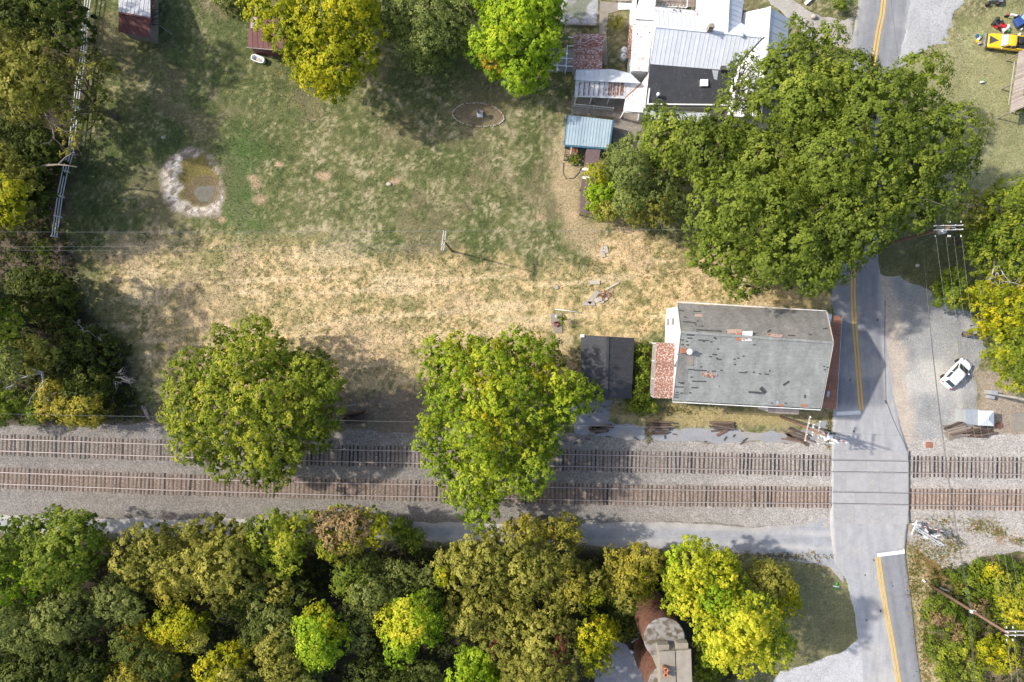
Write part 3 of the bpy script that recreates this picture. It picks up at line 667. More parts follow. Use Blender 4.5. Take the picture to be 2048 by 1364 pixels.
# --- west wood
T('woodland_tree', 'dark green tree in the top left corner beyond the white fence', [(-60,-60),(160,-60),(165,15),(155,60),(135,85),(100,75),(60,60),(0,50),(-60,40)], 13, 'dark', br=1.8, leaf=.18)
T('woodland_tree', 'tall olive green tree at the left edge below the dark corner tree', [(-60,60),(20,60),(70,65),(105,95),(118,130),(112,200),(60,235),(0,230),(-60,230)], 14, 'olive', br=1.7, leaf=.16)
T('boxelder_tree', 'loose olive tree leaning across the white fence with bare pale limbs', [(120,110),(170,95),(215,110),(238,145),(215,175),(225,200),(215,250),(180,260),(150,310),(130,320),(105,280),(90,240),(85,200),(100,150)], 9, 'olive', br=.95, leaf=.14, dens=.36, sub=.4, limbs=18, low=False, fill=1.15)
T('woodland_tree', 'dark tree in shade beside the white fence near its bend', [(60,240),(95,260),(108,320),(98,380),(80,440),(50,450),(0,420),(-40,330),(0,240)], 7, 'dark', br=1.4, leaf=.17)
T('woodland_tree', 'yellowish olive tree at the left edge level with the pond', [(-60,290),(0,300),(40,310),(65,345),(50,390),(30,440),(0,460),(-60,470)], 12, 'olive', br=1.4, leaf=.16, patches=((20,400,30,'gold'),))
bush('sapling', 'small bright green sapling in the brown litter below the fence end', 87, 497, 15, 2.2, 'green', seed=1, leaf=.12)
T('woodland_shrub', 'dark glossy shrub mass at the west edge of the dry field', [(20,550),(60,530),(110,530),(150,545),(150,600),(135,650),(90,655),(40,640),(10,600)], 5, 'dark', br=1.3, leaf=.16, cat='shrub')
T('woodland_tree', 'green tree cut by the left edge below the litter clearing', [(-60,580),(0,590),(35,620),(30,680),(0,700),(-60,700)], 9, 'dark', br=1.4, leaf=.16, patches=((10,650,30,'green'),))
T('juniper_tree', 'feathery juniper with dead grey limbs at the left edge', [(-40,680),(40,670),(100,685),(115,715),(90,745),(40,760),(-40,770)], 8, 'greygreen', br=1.0, leaf=.16, dens=.8, patches=((60,700,40,'olive'),))
T('woodland_shrub', 'dark green thicket between the dry field and the junipers', [(110,650),(180,650),(225,680),(240,730),(220,790),(180,830),(130,810),(110,740)], 4.5, 'dark', br=1.3, leaf=.16, cat='shrub')
T('elm_tree', 'yellow green tree standing at the edge of the ballast, far left', [(40,800),(80,770),(130,760),(180,775),(205,800),(200,840),(150,845),(100,850),(60,845),(35,830)], 7, 'mixed', br=1.2, leaf=.15, patches=((60,810,30,'green'),(170,790,30,'dark')))
T('woodland_shrub', 'green bush cut by the left edge just above the ballast', [(-50,760),(10,765),(30,800),(15,850),(-50,860)], 6, 'green', br=1.2, leaf=.15, cat='shrub')
# --- south wood, first row along the access road
T('woodland_tree', 'large fresh green tree leaning over the access road, bottom left', [(-60,1040),(20,1050),(60,1035),(110,1020),(160,1018),(200,1040),(215,1085),(205,1130),(170,1165),(120,1190),(60,1200),(0,1195),(-60,1200)], 12, 'green', br=1.8, leaf=.17, topyel=.4, patches=((40,1160,50,'lime'),))
T('woodland_tree', 'wide olive yellow tree reaching up to the access road', [(205,1110),(240,1080),(270,1060),(320,1050),(345,1000),(355,1045),(400,1040),(450,1055),(500,1050),(520,1110),(510,1160),(470,1210),(420,1215),(380,1200),(330,1210),(285,1190),(260,1160),(215,1130)], 12, 'olive', br=1.4, leaf=.16, sub=.42, topyel=.4, patches=((330,1180,30,'mixed'),))
T('woodland_tree', 'yellow green tree right of the wide olive tree', [(500,1040),(540,1030),(600,1030),(625,1050),(620,1100),(600,1150),(550,1160),(510,1130),(495,1080)], 11, 'maple', br=1.3, leaf=.15, dens=.85)
T('woodland_tree', 'tree with a withered brown and yellow crown at the access road', [(615,1030),(660,1010),(710,1012),(740,1035),(775,1060),(770,1090),(720,1100),(690,1120),(650,1110),(620,1080)], 11, 'maple', br=1.3, leaf=.15, patches=((690,1060,42,'brown'),(755,1070,22,'gold'),(700,1100,30,'mixed')))
T('young_maple', 'thin green tree whose leaves stand over the access road shade', [(770,1050),(800,1038),(820,1045),(835,1065),(862,1075),(840,1095),(815,1100),(800,1080),(770,1070)], 7, 'green', br=.75, leaf=.14, dens=.8, limbs=8)
T('woodland_tree', 'grey green bushy crown behind the fresh green corner tree', [(-60,1200),(60,1190),(130,1180),(180,1190),(200,1240),(180,1280),(120,1300),(0,1310),(-60,1300)], 9.5, 'greygreen', br=1.6, leaf=.15)
T('woodland_tree', 'soft grey green dome between the olive tree and the corner tree', [(195,1165),(230,1140),(270,1150),(285,1190),(275,1240),(235,1255),(200,1240),(188,1200)], 9, 'greygreen', br=1.3, leaf=.13, sub=.4, nl=13)
T('woodland_tree', 'dark green tree in the bottom left corner', [(-60,1310),(40,1290),(120,1290),(190,1300),(215,1340),(220,1440),(-60,1440)], 10, 'dark', br=1.7, leaf=.16)
T('woodland_tree', 'yellow flecked dark tree at the bottom, left of the golden one', [(215,1270),(250,1240),(285,1250),(330,1290),(360,1320),(360,1440),(215,1440)], 9.5, 'mixed', br=1.4, leaf=.15, patches=((250,1300,30,'dark'),(330,1350,40,'dark')))
T('woodland_tree', 'golden orange crown among dark green trees', [(300,1240),(330,1220),(370,1220),(400,1240),(420,1270),(430,1300),(390,1300),(355,1285),(320,1285)], 10.5, 'gold', br=1.1, leaf=.15, patches=((410,1280,22,'olive'),))
T('woodland_tree', 'yellow topped tree at the bottom edge', [(400,1330),(440,1300),(480,1290),(500,1330),(500,1440),(400,1440)], 10, 'gold', br=1.2, leaf=.15, patches=((470,1380,40,'olive'),))
T('woodland_tree', 'grey olive tree between the yellow topped and lime trees', [(470,1220),(520,1200),(570,1200),(600,1250),(620,1320),(640,1440),(500,1440),(490,1320),(465,1270)], 10, 'greygreen', br=1.5, leaf=.15, patches=((560,1330,60,'olive'),(500,1250,30,'dark')))
T('woodland_tree', 'shadowed dark green tree north of the grey olive tree', [(430,1190),(490,1160),(560,1155),(610,1150),(620,1200),(580,1210),(520,1215),(460,1230)], 8, 'dark', br=1.4, leaf=.16, patches=((560,1190,30,'olive'),))
T('woodland_tree', 'lime tree with a golden top in the middle of the wood', [(595,1240),(625,1215),(660,1220),(690,1250),(692,1290),(660,1340),(620,1340),(598,1300)], 11, 'lime', br=1.0, leaf=.15, patches=((645,1240,26,'gold'),(665,1270,20,'gold')))
T('woodland_tree', 'grey green thicket crown with bare twigs between the withered and the olive cluster', [(660,1130),(720,1110),(790,1140),(850,1130),(880,1150),(870,1190),(820,1215),(770,1230),(740,1300),(710,1310),(690,1240),(670,1190)], 8.5, 'greygreen', br=1.4, leaf=.14, dens=.8, patches=((700,1170,35,'green'),))
T('woodland_tree', 'dark low tree at the bottom edge between two lime trees', [(690,1300),(740,1310),(790,1330),(850,1320),(890,1330),(890,1440),(680,1440)], 7.5, 'dark', br=1.6, leaf=.16, patches=((860,1350,30,'greygreen'),))
T('woodland_tree', 'vivid lime green maple left of the big olive cluster', [(765,1220),(785,1200),(820,1195),(855,1180),(885,1195),(890,1240),(870,1280),(840,1300),(820,1325),(770,1325),(775,1280),(760,1250)], 11.5, 'lime', br=1.1, leaf=.15, topyel=.5, patches=((800,1240,30,'lemon'),(870,1200,22,'green')))
T('woodland_tree', 'big olive tree with rosette twigs, north part of the cluster', [(870,1105),(900,1080),(950,1065),(1000,1060),(1060,1075),(1100,1090),(1110,1140),(1090,1190),(1040,1210),(980,1210),(930,1190),(880,1180),(865,1140)], 12.5, 'olive', br=1.35, leaf=.15, sub=.42, nl=13, patches=((885,1150,22,'gold'),(930,1090,20,'maple')))
T('woodland_tree', 'big olive tree with red vine patches, south part of the cluster', [(880,1200),(940,1200),(1000,1210),(1060,1215),(1120,1210),(1150,1260),(1150,1440),(1000,1440),(1000,1340),(960,1290),(900,1270),(875,1230)], 12, 'olive', br=1.35, leaf=.15, sub=.42, nl=13, patches=((990,1290,16,'red'),(968,1285,12,'red'),(1100,1310,16,'red'),(1080,1190,10,'red')))
T('woodland_tree', 'brownish olive tree east of the big cluster', [(1095,1090),(1140,1090),(1170,1120),(1200,1150),(1210,1200),(1180,1240),(1130,1230),(1090,1200),(1100,1140)], 11, 'olive', br=1.2, leaf=.15, patches=((1150,1170,26,'mixed'),(1180,1210,22,'gold')))
T('young_oak', 'thin olive tree standing over the access road in the middle', [(995,1050),(1030,1035),(1060,1035),(1100,1045),(1140,1035),(1165,1060),(1180,1085),(1150,1100),(1110,1085),(1060,1095),(1010,1085)], 9, 'mixed', br=.85, leaf=.14, dens=.6, limbs=14)
T('woodland_tree', 'yellow feathery tree at the gravel drive, bottom middle', [(1150,1290),(1180,1245),(1220,1240),(1238,1270),(1232,1310),(1200,1345),(1170,1345),(1150,1320)], 10, 'gold', br=1.1, leaf=.14, sub=.4)
T('woodland_tree', 'vivid lime tree at the bottom edge left of the olive tree', [(905,1310),(940,1290),(985,1310),(1010,1350),(1010,1440),(905,1440)], 10, 'lime', br=1.1, leaf=.15, topyel=.5)
T('woodland_tree', 'mottled yellow brown tree left of the brick silo', [(1205,1110),(1240,1095),(1290,1090),(1320,1105),(1325,1150),(1300,1200),(1260,1225),(1220,1230),(1205,1180)], 9.5, 'mixed', br=1.2, leaf=.15, dens=.85, patches=((1290,1170,28,'gold'),(1235,1210,28,'olive')))
T('maple_tree', 'bright yellow green maple by the grassy corner, north crown', [(1322,1130),(1335,1095),(1380,1085),(1430,1085),(1455,1110),(1485,1135),(1490,1175),(1515,1195),(1480,1240),(1430,1250),(1370,1240),(1335,1215),(1320,1170)], 12, 'lemon', br=1.2, leaf=.15, sub=.42, nl=13, patches=((1345,1110,26,'lime'),(1425,1190,22,'lime')))
T('maple_tree', 'lemon yellow maple beside the brick silo, south crown', [(1385,1240),(1430,1235),(1490,1190),(1530,1190),(1560,1220),(1580,1260),(1585,1310),(1560,1345),(1510,1340),(1490,1364),(1470,1350),(1420,1330),(1390,1300)], 17, 'lemon', br=1.2, leaf=.15, sub=.42, nl=13, topyel=.6)
T('corner_shrub', 'olive yellow small tree on the grassy corner behind the lemon maple', [(1500,1140),(1535,1120),(1570,1130),(1590,1165),(1605,1210),(1580,1245),(1550,1225),(1520,1190),(1495,1170)], 6.5, 'olive', br=1.0, leaf=.14, patches=((1570,1200,25,'gold'),))
bush('woodland_shrub', 'green shrub at the bottom edge beside the concrete roof', 1410, 1345, 30, 4, 'maple', seed=7)
T('woodland_shrub', 'dark shrubs in the shade of the wood edge near the brick silo', [(1225,1215),(1275,1200),(1290,1240),(1270,1280),(1235,1270)], 4, 'dark', br=1.0, leaf=.14, cat='shrub')
# --- east side
T('walnut_tree', 'loose yellow olive tree right of the transformer pole', [(1915,385),(1960,375),(2000,365),(2060,350),(2100,420),(2100,560),(2060,560),(2000,560),(1950,540),(1920,500),(1935,450),(1905,430)], 12, 'maple', br=1.3, leaf=.15, dens=.62, limbs=18, patches=((1940,410,30,'olive'),(2000,480,45,'green')))
T('walnut_tree', 'yellow tree at the right edge beside the parked white car', [(1950,560),(1990,550),(2050,560),(2110,600),(2110,790),(2050,790),(2010,760),(1985,720),(1990,680),(1950,660),(1960,620)], 12, 'gold', br=1.3, leaf=.15, dens=.85, topyel=.1, patches=((2020,720,60,'maple'),))
T('young_walnut', 'thin young tree under the wires at the gravel lot edge', [(1872,570),(1890,555),(1905,525),(1930,535),(1935,560),(1955,580),(1960,610),(1935,620),(1900,615),(1880,605)], 6, 'green', br=.7, leaf=.14, dens=.55, limbs=10, patches=((1940,600,25,'gold'),))
T('thicket', 'green shrub thicket south east of the tracks', [(1900,1150),(1950,1120),(2000,1115),(2060,1120),(2100,1200),(2100,1250),(2030,1260),(1980,1230),(1930,1200),(1905,1180)], 3.4, 'green', br=.85, leaf=.13, cat='shrub', rag=1.0, fill=1.0, patches=((1985,1150,22,'gold'),(2030,1180,40,'maple'),(1925,1165,14,'mixed'),(1960,1210,18,'brown')))
T('thicket', 'yellow green shrubs along the road verge, bottom right', [(1850,1180),(1890,1190),(1930,1220),(1960,1260),(1970,1330),(1990,1440),(1880,1440),(1865,1330),(1850,1250)], 2.6, 'green', br=.75, leaf=.12, cat='shrub', fill=1.15, patches=((1930,1340,40,'maple'),(1895,1330,20,'maple'),(1920,1265,14,'brown'),(1880,1240,12,'brown'),(1945,1300,12,'mixed')))
T('thicket', 'round yellow shrub at the foot of the leaning utility pole crossarm', [(1955,1285),(1985,1265),(2025,1275),(2040,1310),(2025,1345),(1985,1340),(1960,1320)], 3.8, 'gold', br=.9, leaf=.13, cat='shrub')
T('thicket', 'yellow shrub cluster at the right edge south of the tracks', [(2000,1190),(2040,1180),(2100,1190),(2100,1260),(2040,1260),(2005,1235)], 5, 'gold', br=1.0, leaf=.14, cat='shrub')
bush('ivy_clump', 'dark green vine spilling behind the weathered board roof', 2060, 200, 26, 3.4, 'green', seed=11)
T('yard_shrub', 'green shrubs filling the gap between the black shed and the old building', [(1268,690),(1300,680),(1312,700),(1305,760),(1310,800),(1335,815),(1290,828),(1250,815),(1262,780),(1270,740)], 2.6, 'green', br=.75, leaf=.13, cat='shrub', low=True)
bush('potted_tree', 'little green bush on the concrete pad in the dry field', 1126, 639, 9, 1.6, 'green', seed=13, leaf=.09, sub=.2)
bush('yard_shrub', 'brown and green shrub bed beside the concrete walk', 1232, 45, 16, 1.4, 'olive', seed=14, leaf=.1, sub=.25)
bush('yard_shrub', 'dark round shrub on the lawn strip by the road, top', 1683, 5, 18, 2, 'green', seed=15, leaf=.1, sub=.3)
# --- beyond the frame: tall trees whose shade falls into the picture
T('woodland_tree', 'tall tree beyond the left edge by the field corner', [(-200,470),(-90,460),(-50,560),(-80,700),(-190,690)], 17, 'dark', br=2.6, leaf=.45, nl=8, sub=.7)
T('woodland_tree', 'tall tree beyond the left edge level with the pond', [(-210,210),(-90,220),(-60,330),(-90,440),(-200,430)], 12, 'dark', br=2.6, leaf=.45, nl=8, sub=.7)

# leaves dropped on the grass
def fallen_leaves():
    r = np.random.default_rng(44); P0 = []
    for (u, v, s, n, H) in ((640, 120, 95, 1500, 0), (1040, 100, 80, 500, 0), (520, 110, 40, 350, 0), (520, 800, 150, 900, 0), (990, 830, 160, 900, 0), (1960, 700, 70, 900, 0), (1990, 560, 80, 500, 0), (1600, 560, 130, 600, 0), (1230, 440, 50, 300, 0), (1180, 640, 60, 150, 0)):
        P0.append(Gn(np.column_stack([r.normal(u + 25, s, n), r.normal(v + 8, s * .8, n)])))
    p = np.concatenate(P0); k = ~((p[:, 0] > XR0 - 1) & (p[:, 0] < XR1 + 3)); k &= sdist(p[:, 0], p[:, 1], P([(1335,600),(1690,625),(1690,825),(1305,805)])) < 0; k &= sdist(p[:, 0], p[:, 1], P([(1155,665),(1275,670),(1270,805),(1155,805)])) < 0; p = p[k]; n = len(p)
    a = r.uniform(0, 6.28, n); s = r.uniform(.03, .075, n); z = np.full(n, .04) + r.uniform(0, .05, n); z[(p[:, 1] < G(0, 850).y)] = .17
    t = np.stack([np.cos(a), np.sin(a), r.normal(0, .3, n)], 1) * s[:, None]; b = np.stack([-np.sin(a), np.cos(a), r.normal(0, .3, n)], 1) * s[:, None] * .7
    c = np.column_stack([p, z]); V = np.stack([c - t, c - b, c + t, c + b], 1).reshape(-1, 3)
    col = np.array([(.55, .40, .04), (.42, .28, .06), (.30, .18, .08), (.50, .45, .06)])[r.integers(0, 4, n)] * r.uniform(.7, 1.2, (n, 1))
    o = mesh_np('fallen_leaves', V, np.arange(n * 4).reshape(-1, 4), LEAF, face_cols=col); o['kind'] = 'stuff'; tag(o, 'yellow and brown leaves dropped on the grass under the trees', 'leaves')
    # weeds in the ballast and along the verges
    q = []
    for (u, v, su, sv, n) in ((1962, 1050, 18, 9, 260), (1885, 1040, 22, 8, 120), (1995, 1062, 10, 5, 120), (2040, 1080, 14, 5, 120), (1905, 1090, 14, 12, 200), (1658, 900, 3, 22, 160), (1660, 850, 5, 15, 90), (1865, 1110, 22, 25, 500), (1830, 1150, 8, 40, 500), (1850, 1280, 8, 70, 700), (1298, 870, 5, 8, 80), (1560, 1112, 60, 4, 300), (1700, 1250, 6, 50, 200), (1310, 820, 60, 6, 300)):
        q.append(Gn(np.column_stack([r.normal(u, su, n), r.normal(v, sv, n)])))
    q = np.concatenate(q); k = ~((q[:, 0] > XR0 + .3) & (q[:, 0] < G(1808, 0).x)); q = q[k]; n = len(q)
    col = np.array([(.33, .22, .08), (.42, .34, .16), (.16, .19, .05), (.10, .15, .03)])[r.integers(0, 4, n)]
    o = blades('weeds', np.column_stack([q, np.full(n, .02)]), col, .3, .07, 4, (.3, 1.3), r); o['kind'] = 'stuff'; tag(o, 'brown and green weeds along the verges and in the ballast', 'weeds')
fallen_leaves()

# low growth on the floor of the woods
def floor_cover():
    r = np.random.default_rng(21); pts = []
    for key, n in (('southwood', 5200), ('leftwood', 2600), ('sescrub', 1100)):
        q = REG[key]; x0, y0 = np.maximum(q.min(0), (-66, -44)); x1, y1 = np.minimum(q.max(0), (66, 44))
        x = r.uniform(x0, x1, n); y = r.uniform(y0, y1, n); k = (sdist(x, y, q) > .8) & (fbm(x, y, 4, 5) > .42)
        k &= sdist(x, y, P([(1180,1450),(1190,1320),(1225,1230),(1420,1180),(1440,1450)])) < 0
        pts.append(np.column_stack([x, y, r.uniform(.1, .5, n), r.uniform(.3, .7, n)])[k])
    o = crown_mesh('undergrowth', np.concatenate(pts), PAL['dark'], None, r, leaf=.15, dens=.35, sub=.35, nl=6, topyel=0, z_lo=0, z_hi=1, inner=4)
    o['kind'] = 'stuff'; tag(o, 'low dark weeds on the floor of the woods', 'undergrowth')
floor_cover()
print('LEAVES', LEAVES[0])
# ------------------------------------------------------------------ materials for built things
M_ = {}
M_['white'] = pmat('white_paint', (.74, .74, .75), (.62, .61, .60), 2, .6, c3=(.42, .39, .35), s3=9, t3=(.66, .78))
M_['whiteroof'] = pmat('white_metal_roof', (.60, .63, .68), (.52, .56, .62), 1.2, .45, metal=0, objrand=.05, c3=(.40, .42, .46), s3=6, t3=(.66, .8))
M_['paleroof'] = pmat('sunlit_metal_roof', (.74, .75, .77), (.64, .66, .69), 1.4, .5, objrand=.04, c3=(.46, .44, .42), s3=8, t3=(.68, .8))  # brighter twin of whiteroof, sunlight on the west slopes put into its colour
M_['rustywhite'] = pmat('rusty_white_roof', (.60, .63, .66), (.50, .53, .56), 2.5, .6, objrand=.06, c3=(.30, .13, .07), s3=3.2, t3=(.585, .66))
M_['rust'] = pmat('rusty_roof', (.33, .115, .06), (.24, .085, .05), 2.0, .85, objrand=.14, c3=(.55, .50, .49), s3=3.6, t3=(.50, .58), bump=.3, stretch=(1, 3.2, 1))
M_['rustdeep'] = pmat('brown_rust_roof', (.36, .165, .105), (.27, .125, .08), 3, .85, objrand=.12, c3=(.30, .13, .08), s3=8, bump=.3)
M_['rustpatchy'] = pmat('peeling_rust_roof', (.20, .092, .06), (.15, .068, .045), 4, .85, objrand=.12, c3=(.40, .34, .32), s3=6, t3=(.52, .62), bump=.3)
M_['blackroof'] = pmat('black_membrane', (.036, .038, .045), (.026, .028, .033), 1.2, .7, objrand=.06, c3=(.10, .10, .11), s3=3.5, t3=(.6, .8), bump=.1)
M_['maroon'] = pmat('maroon_paint', (.15, .055, .05), (.12, .043, .04), 3, .7, objrand=.08, c3=(.20, .085, .07), s3=10)
M_['maroonroof'] = pmat('maroon_roof_felt', (.15, .10, .105), (.125, .082, .088), 2, .8, objrand=.06, c3=(.19, .14, .14), s3=6)
M_['blueroof'] = pmat('light_blue_metal', (.36, .45, .50), (.30, .39, .45), 1.0, .45, objrand=.06, stretch=(1, 1, 1))
M_['blue'] = pmat('teal_blue_paint', (.045, .16, .24), (.035, .13, .20), 3, .6)
M_['wood'] = pmat('weathered_wood', (.30, .25, .215), (.19, .155, .13), 6, .9, .4, objrand=.22, stretch=(6, 1, 1))
M_['boards'] = pmat('grey_boards', (.36, .31, .28), (.24, .20, .175), 8, .9, .3, objrand=.2)
M_['sleeper'] = pmat('creosoted_sleeper', (.125, .085, .064), (.080, .058, .048), 5, .9, .4, objrand=.42, c3=(.21, .165, .14), s3=9, t3=(.55, .7))
M_['steelrust'] = pmat('rusty_rail', (.14, .085, .062), (.10, .062, .048), 6, .6, metal=.2)
M_['railtop'] = pmat('polished_rail_head', (.50, .47, .47), (.42, .38, .38), 4, .5, metal=.2)
M_['concrete'] = pmat('concrete', (.285, .255, .215), (.225, .20, .165), 1.6, .9, .25, objrand=.08, c3=(.23, .205, .18), s3=6, t3=(.58, .75))
M_['crossing'] = pmat('crossing_panel', (.345, .345, .355), (.29, .29, .30), 1.2, .85, .2, objrand=.04, c3=(.42, .38, .33), s3=2.5, t3=(.55, .75))
M_['shingle'] = None
M_['white_plain'] = pmat('white_enamel', (.80, .80, .80), (.74, .74, .74), 3, .35)
M_['galv'] = pmat('galvanised_steel', (.55, .58, .60), (.45, .48, .50), 5, .4, metal=.5)
M_['black'] = pmat('black_rubber', (.025, .025, .027), (.018, .018, .02), 6, .7)
M_['darkgrey'] = pmat('dark_grey_metal', (.07, .07, .075), (.05, .05, .055), 6, .6)
M_['glass'] = pmat('tinted_glass', (.035, .05, .055), (.03, .045, .05), 2, .05, spec=.9)
M_['poleswood'] = pmat('pole_wood', (.21, .125, .085), (.15, .09, .065), 4, .9, .4, stretch=(1, 1, .2))
M_['palewood'] = pmat('pale_weathered_wood', (.46, .44, .42), (.36, .34, .32), 4, .9, .3)
M_['wire'] = pmat('cable', (.20, .215, .225), (.17, .185, .195), 2, .5)
M_['wiredark'] = pmat('dark_cable', (.06, .065, .07), (.05, .05, .055), 2, .6)
M_['yellowline'] = pmat('yellow_road_paint', (.78, .44, .04), (.70, .38, .05), 4, .8, c3=(.5, .33, .12), s3=14, t3=(.62, .76))
M_['whiteline'] = pmat('white_road_paint', (.74, .74, .73), (.62, .62, .61), 4, .8, c3=(.40, .40, .40), s3=12, t3=(.6, .75))
M_['terracotta'] = pmat('terracotta', (.42, .17, .09), (.34, .13, .07), 5, .8)
M_['dullred'] = pmat('faded_red_metal', (.30, .10, .09), (.24, .08, .07), 5, .6)
M_['red'] = pmat('red_paint', (.50, .03, .03), (.40, .025, .025), 5, .4)
M_['carwhite'] = pmat('car_white_paint', (.80, .80, .81), (.79, .79, .80), 2, .25, coat=.5)
M_['caryellow'] = pmat('car_yellow_paint', (.80, .50, .02), (.78, .48, .02), 2, .3, coat=.4)
M_['green'] = pmat('green_plastic', (.05, .45, .08), (.04, .40, .07), 5, .5)
M_['bluep'] = pmat('blue_plastic', (.03, .08, .26), (.03, .07, .22), 5, .5)
M_['chrome'] = pmat('chrome', (.65, .66, .68), (.6, .6, .62), 5, .2, metal=.8)
M_['stone'] = pmat('stone', (.44, .40, .35), (.33, .30, .26), 4, .9, .3, objrand=.15)
M_['brick'] = pmat('red_brick', (.30, .13, .08), (.22, .09, .06), 6, .9, .3, objrand=.2)

def brick_mat(name, c1, c2, mortar, scale, w, h, bump=.6, objspace=True):
    m = bpy.data.materials.new(name); m.use_nodes = True; n, l = nodes(m); b = n['Principled BSDF']; b.inputs['Roughness'].default_value = .9
    tc = n.new('ShaderNodeTexCoord'); br = n.new('ShaderNodeTexBrick')
    br.inputs['Color1'].default_value = (*c1, 1); br.inputs['Color2'].default_value = (*c2, 1); br.inputs['Mortar'].default_value = (*mortar, 1)
    br.inputs['Scale'].default_value = scale; br.inputs['Brick Width'].default_value = w; br.inputs['Row Height'].default_value = h; br.inputs['Mortar Size'].default_value = .012
    l.new(tc.outputs['UV'] if not objspace else tc.outputs['Object'], br.inputs['Vector'])
    nz = n.new('ShaderNodeTexNoise'); nz.inputs['Scale'].default_value = 1.0; nz.inputs['Detail'].default_value = 8; nz.inputs['Roughness'].default_value = .7; mp = n.new('ShaderNodeMapping'); mp.inputs['Scale'].default_value = (1, .3, 1); l.new(tc.outputs['Object'], mp.inputs[0]); l.new(mp.outputs[0], nz.inputs[0])
    mr = n.new('ShaderNodeMapRange'); mr.inputs[1].default_value = .3; mr.inputs[2].default_value = .7; mr.inputs[3].default_value = .72; mr.inputs[4].default_value = 1.25; l.new(nz.outputs[0], mr.inputs[0])
    hs = n.new('ShaderNodeHueSaturation'); l.new(br.outputs[0], hs.inputs['Color']); l.new(mr.outputs[0], hs.inputs['Value']); l.new(hs.outputs[0], b.inputs['Base Color'])
    bp = n.new('ShaderNodeBump'); bp.inputs['Strength'].default_value = bump; bp.inputs['Distance'].default_value = .02; bp.invert = True
    l.new(br.outputs['Fac'], bp.inputs['Height']); l.new(bp.outputs[0], b.inputs['Normal'])
    return m
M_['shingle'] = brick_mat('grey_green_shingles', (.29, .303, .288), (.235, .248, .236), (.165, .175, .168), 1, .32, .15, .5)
M_['shingle_n'] = brick_mat('darker_shingles', (.24, .235, .22), (.185, .18, .17), (.14, .14, .13), 1, .32, .15, .5)  # darker, browner copy of the shingles, for the north slope and some patches
M_['tile'] = brick_mat('silo_tile', (.30, .115, .06), (.20, .075, .045), (.10, .06, .045), 1, .30, .15, .6)

# ------------------------------------------------------------------ roof planes made of separate sheets
def plane_pts(pts):
    W = [G(*p) if len(p) == 3 else None for p in pts]
    k = [w for w in W if w is not None]; a, b, c = k[0], k[1], k[2]
    nrm = (b - a).cross(c - a).normalized()
    if nrm.z < 0: nrm = -nrm
    cam_p = Vector((0, 0, CH))
    out = []
    for p in pts:
        d = G(p[0], p[1], 0) - cam_p; t = (a - cam_p).dot(nrm) / d.dot(nrm); out.append(cam_p + d * t)
    return out, nrm

def clip(poly, nrm, off, keep_gt):
    out = []
    for i in range(len(poly)):
        a, b = poly[i], poly[(i + 1) % len(poly)]; da = a.dot(nrm) - off; db = b.dot(nrm) - off
        if not keep_gt: da, db = -da, -db
        if da >= 0: out.append(a)
        if (da >= 0) != (db >= 0): out.append(a.lerp(b, da / (da - db)))
    return out

def panels(parent, pts, width, mat, name='roof_panel', thick=.05, seam=.035, dirpx=None, gap=.004, jit=.006, seed=0, matf=None, seam_h=.03):
    """split a roof plane into long sheets running down the slope, each its own object with a raised seam"""
    rr = random.Random(seed); poly, nrm = plane_pts(pts)
    if dirpx: e = (G(*dirpx[1], 0) - G(*dirpx[0], 0)); e = (e - nrm * e.dot(nrm)).normalized()
    else:
        e = Vector((nrm.x, nrm.y, 0)); e = (e - nrm * e.dot(nrm)).normalized()
    s = nrm.cross(e).normalized()
    t = [p.dot(s) for p in poly]; t0, t1 = min(t), max(t); n = max(1, round((t1 - t0) / width)); w = (t1 - t0) / n
    out = []
    for i in range(n):
        a = t0 + i * w + gap; b = t0 + (i + 1) * w - gap
        q = clip(clip(poly, s, a, True), s, b, False)
        if len(q) < 3: continue
        area = sum(((q[j] - q[0]).cross(q[j + 1] - q[0])).length for j in range(1, len(q) - 1)) / 2
        if area < .02: continue
        dz = nrm * rr.uniform(-jit, jit)
        mb = MB()
        c = Vector((0, 0, 0))
        for p in q: c += p
        if (q[1] - q[0]).cross(q[2] - q[1]).dot(nrm) < 0: q = q[::-1]
        m = len(q); mb.add([p + dz for p in q] + [p + dz - nrm * thick for p in q], [tuple(range(m)), tuple(range(m, 2 * m))[::-1]] + [(j, m + j, m + (j + 1) % m, (j + 1) % m) for j in range(m)])
        if seam:
            sa = clip(clip(poly, s, a - gap, True), s, a - gap + seam, False)
            if len(sa) > 2:
                u = [p.dot(e) for p in sa]; pa = min(sa, key=lambda p: p.dot(e)); pb = max(sa, key=lambda p: p.dot(e))
                mb.beam(pa + nrm * (seam_h / 2 + .002) + dz + s * .01, pb + nrm * (seam_h / 2 + .002) + dz + s * .01, seam, seam_h)
        out.append(mb.build(name, matf(i, rr) if matf else mat, parent))
    return out, poly, nrm

def slab(parent, pts, mat, name, thick=.08):
    poly, nrm = plane_pts(pts); mb = MB(); m = len(poly)
    if (poly[1] - poly[0]).cross(poly[2] - poly[1]).dot(nrm) < 0: poly = poly[::-1]
    mb.add(poly + [p - nrm * thick for p in poly], [tuple(range(m)), tuple(range(m, 2 * m))[::-1]] + [(j, m + j, m + (j + 1) % m, (j + 1) % m) for j in range(m)])
    return mb.build(name, mat, parent), poly, nrm

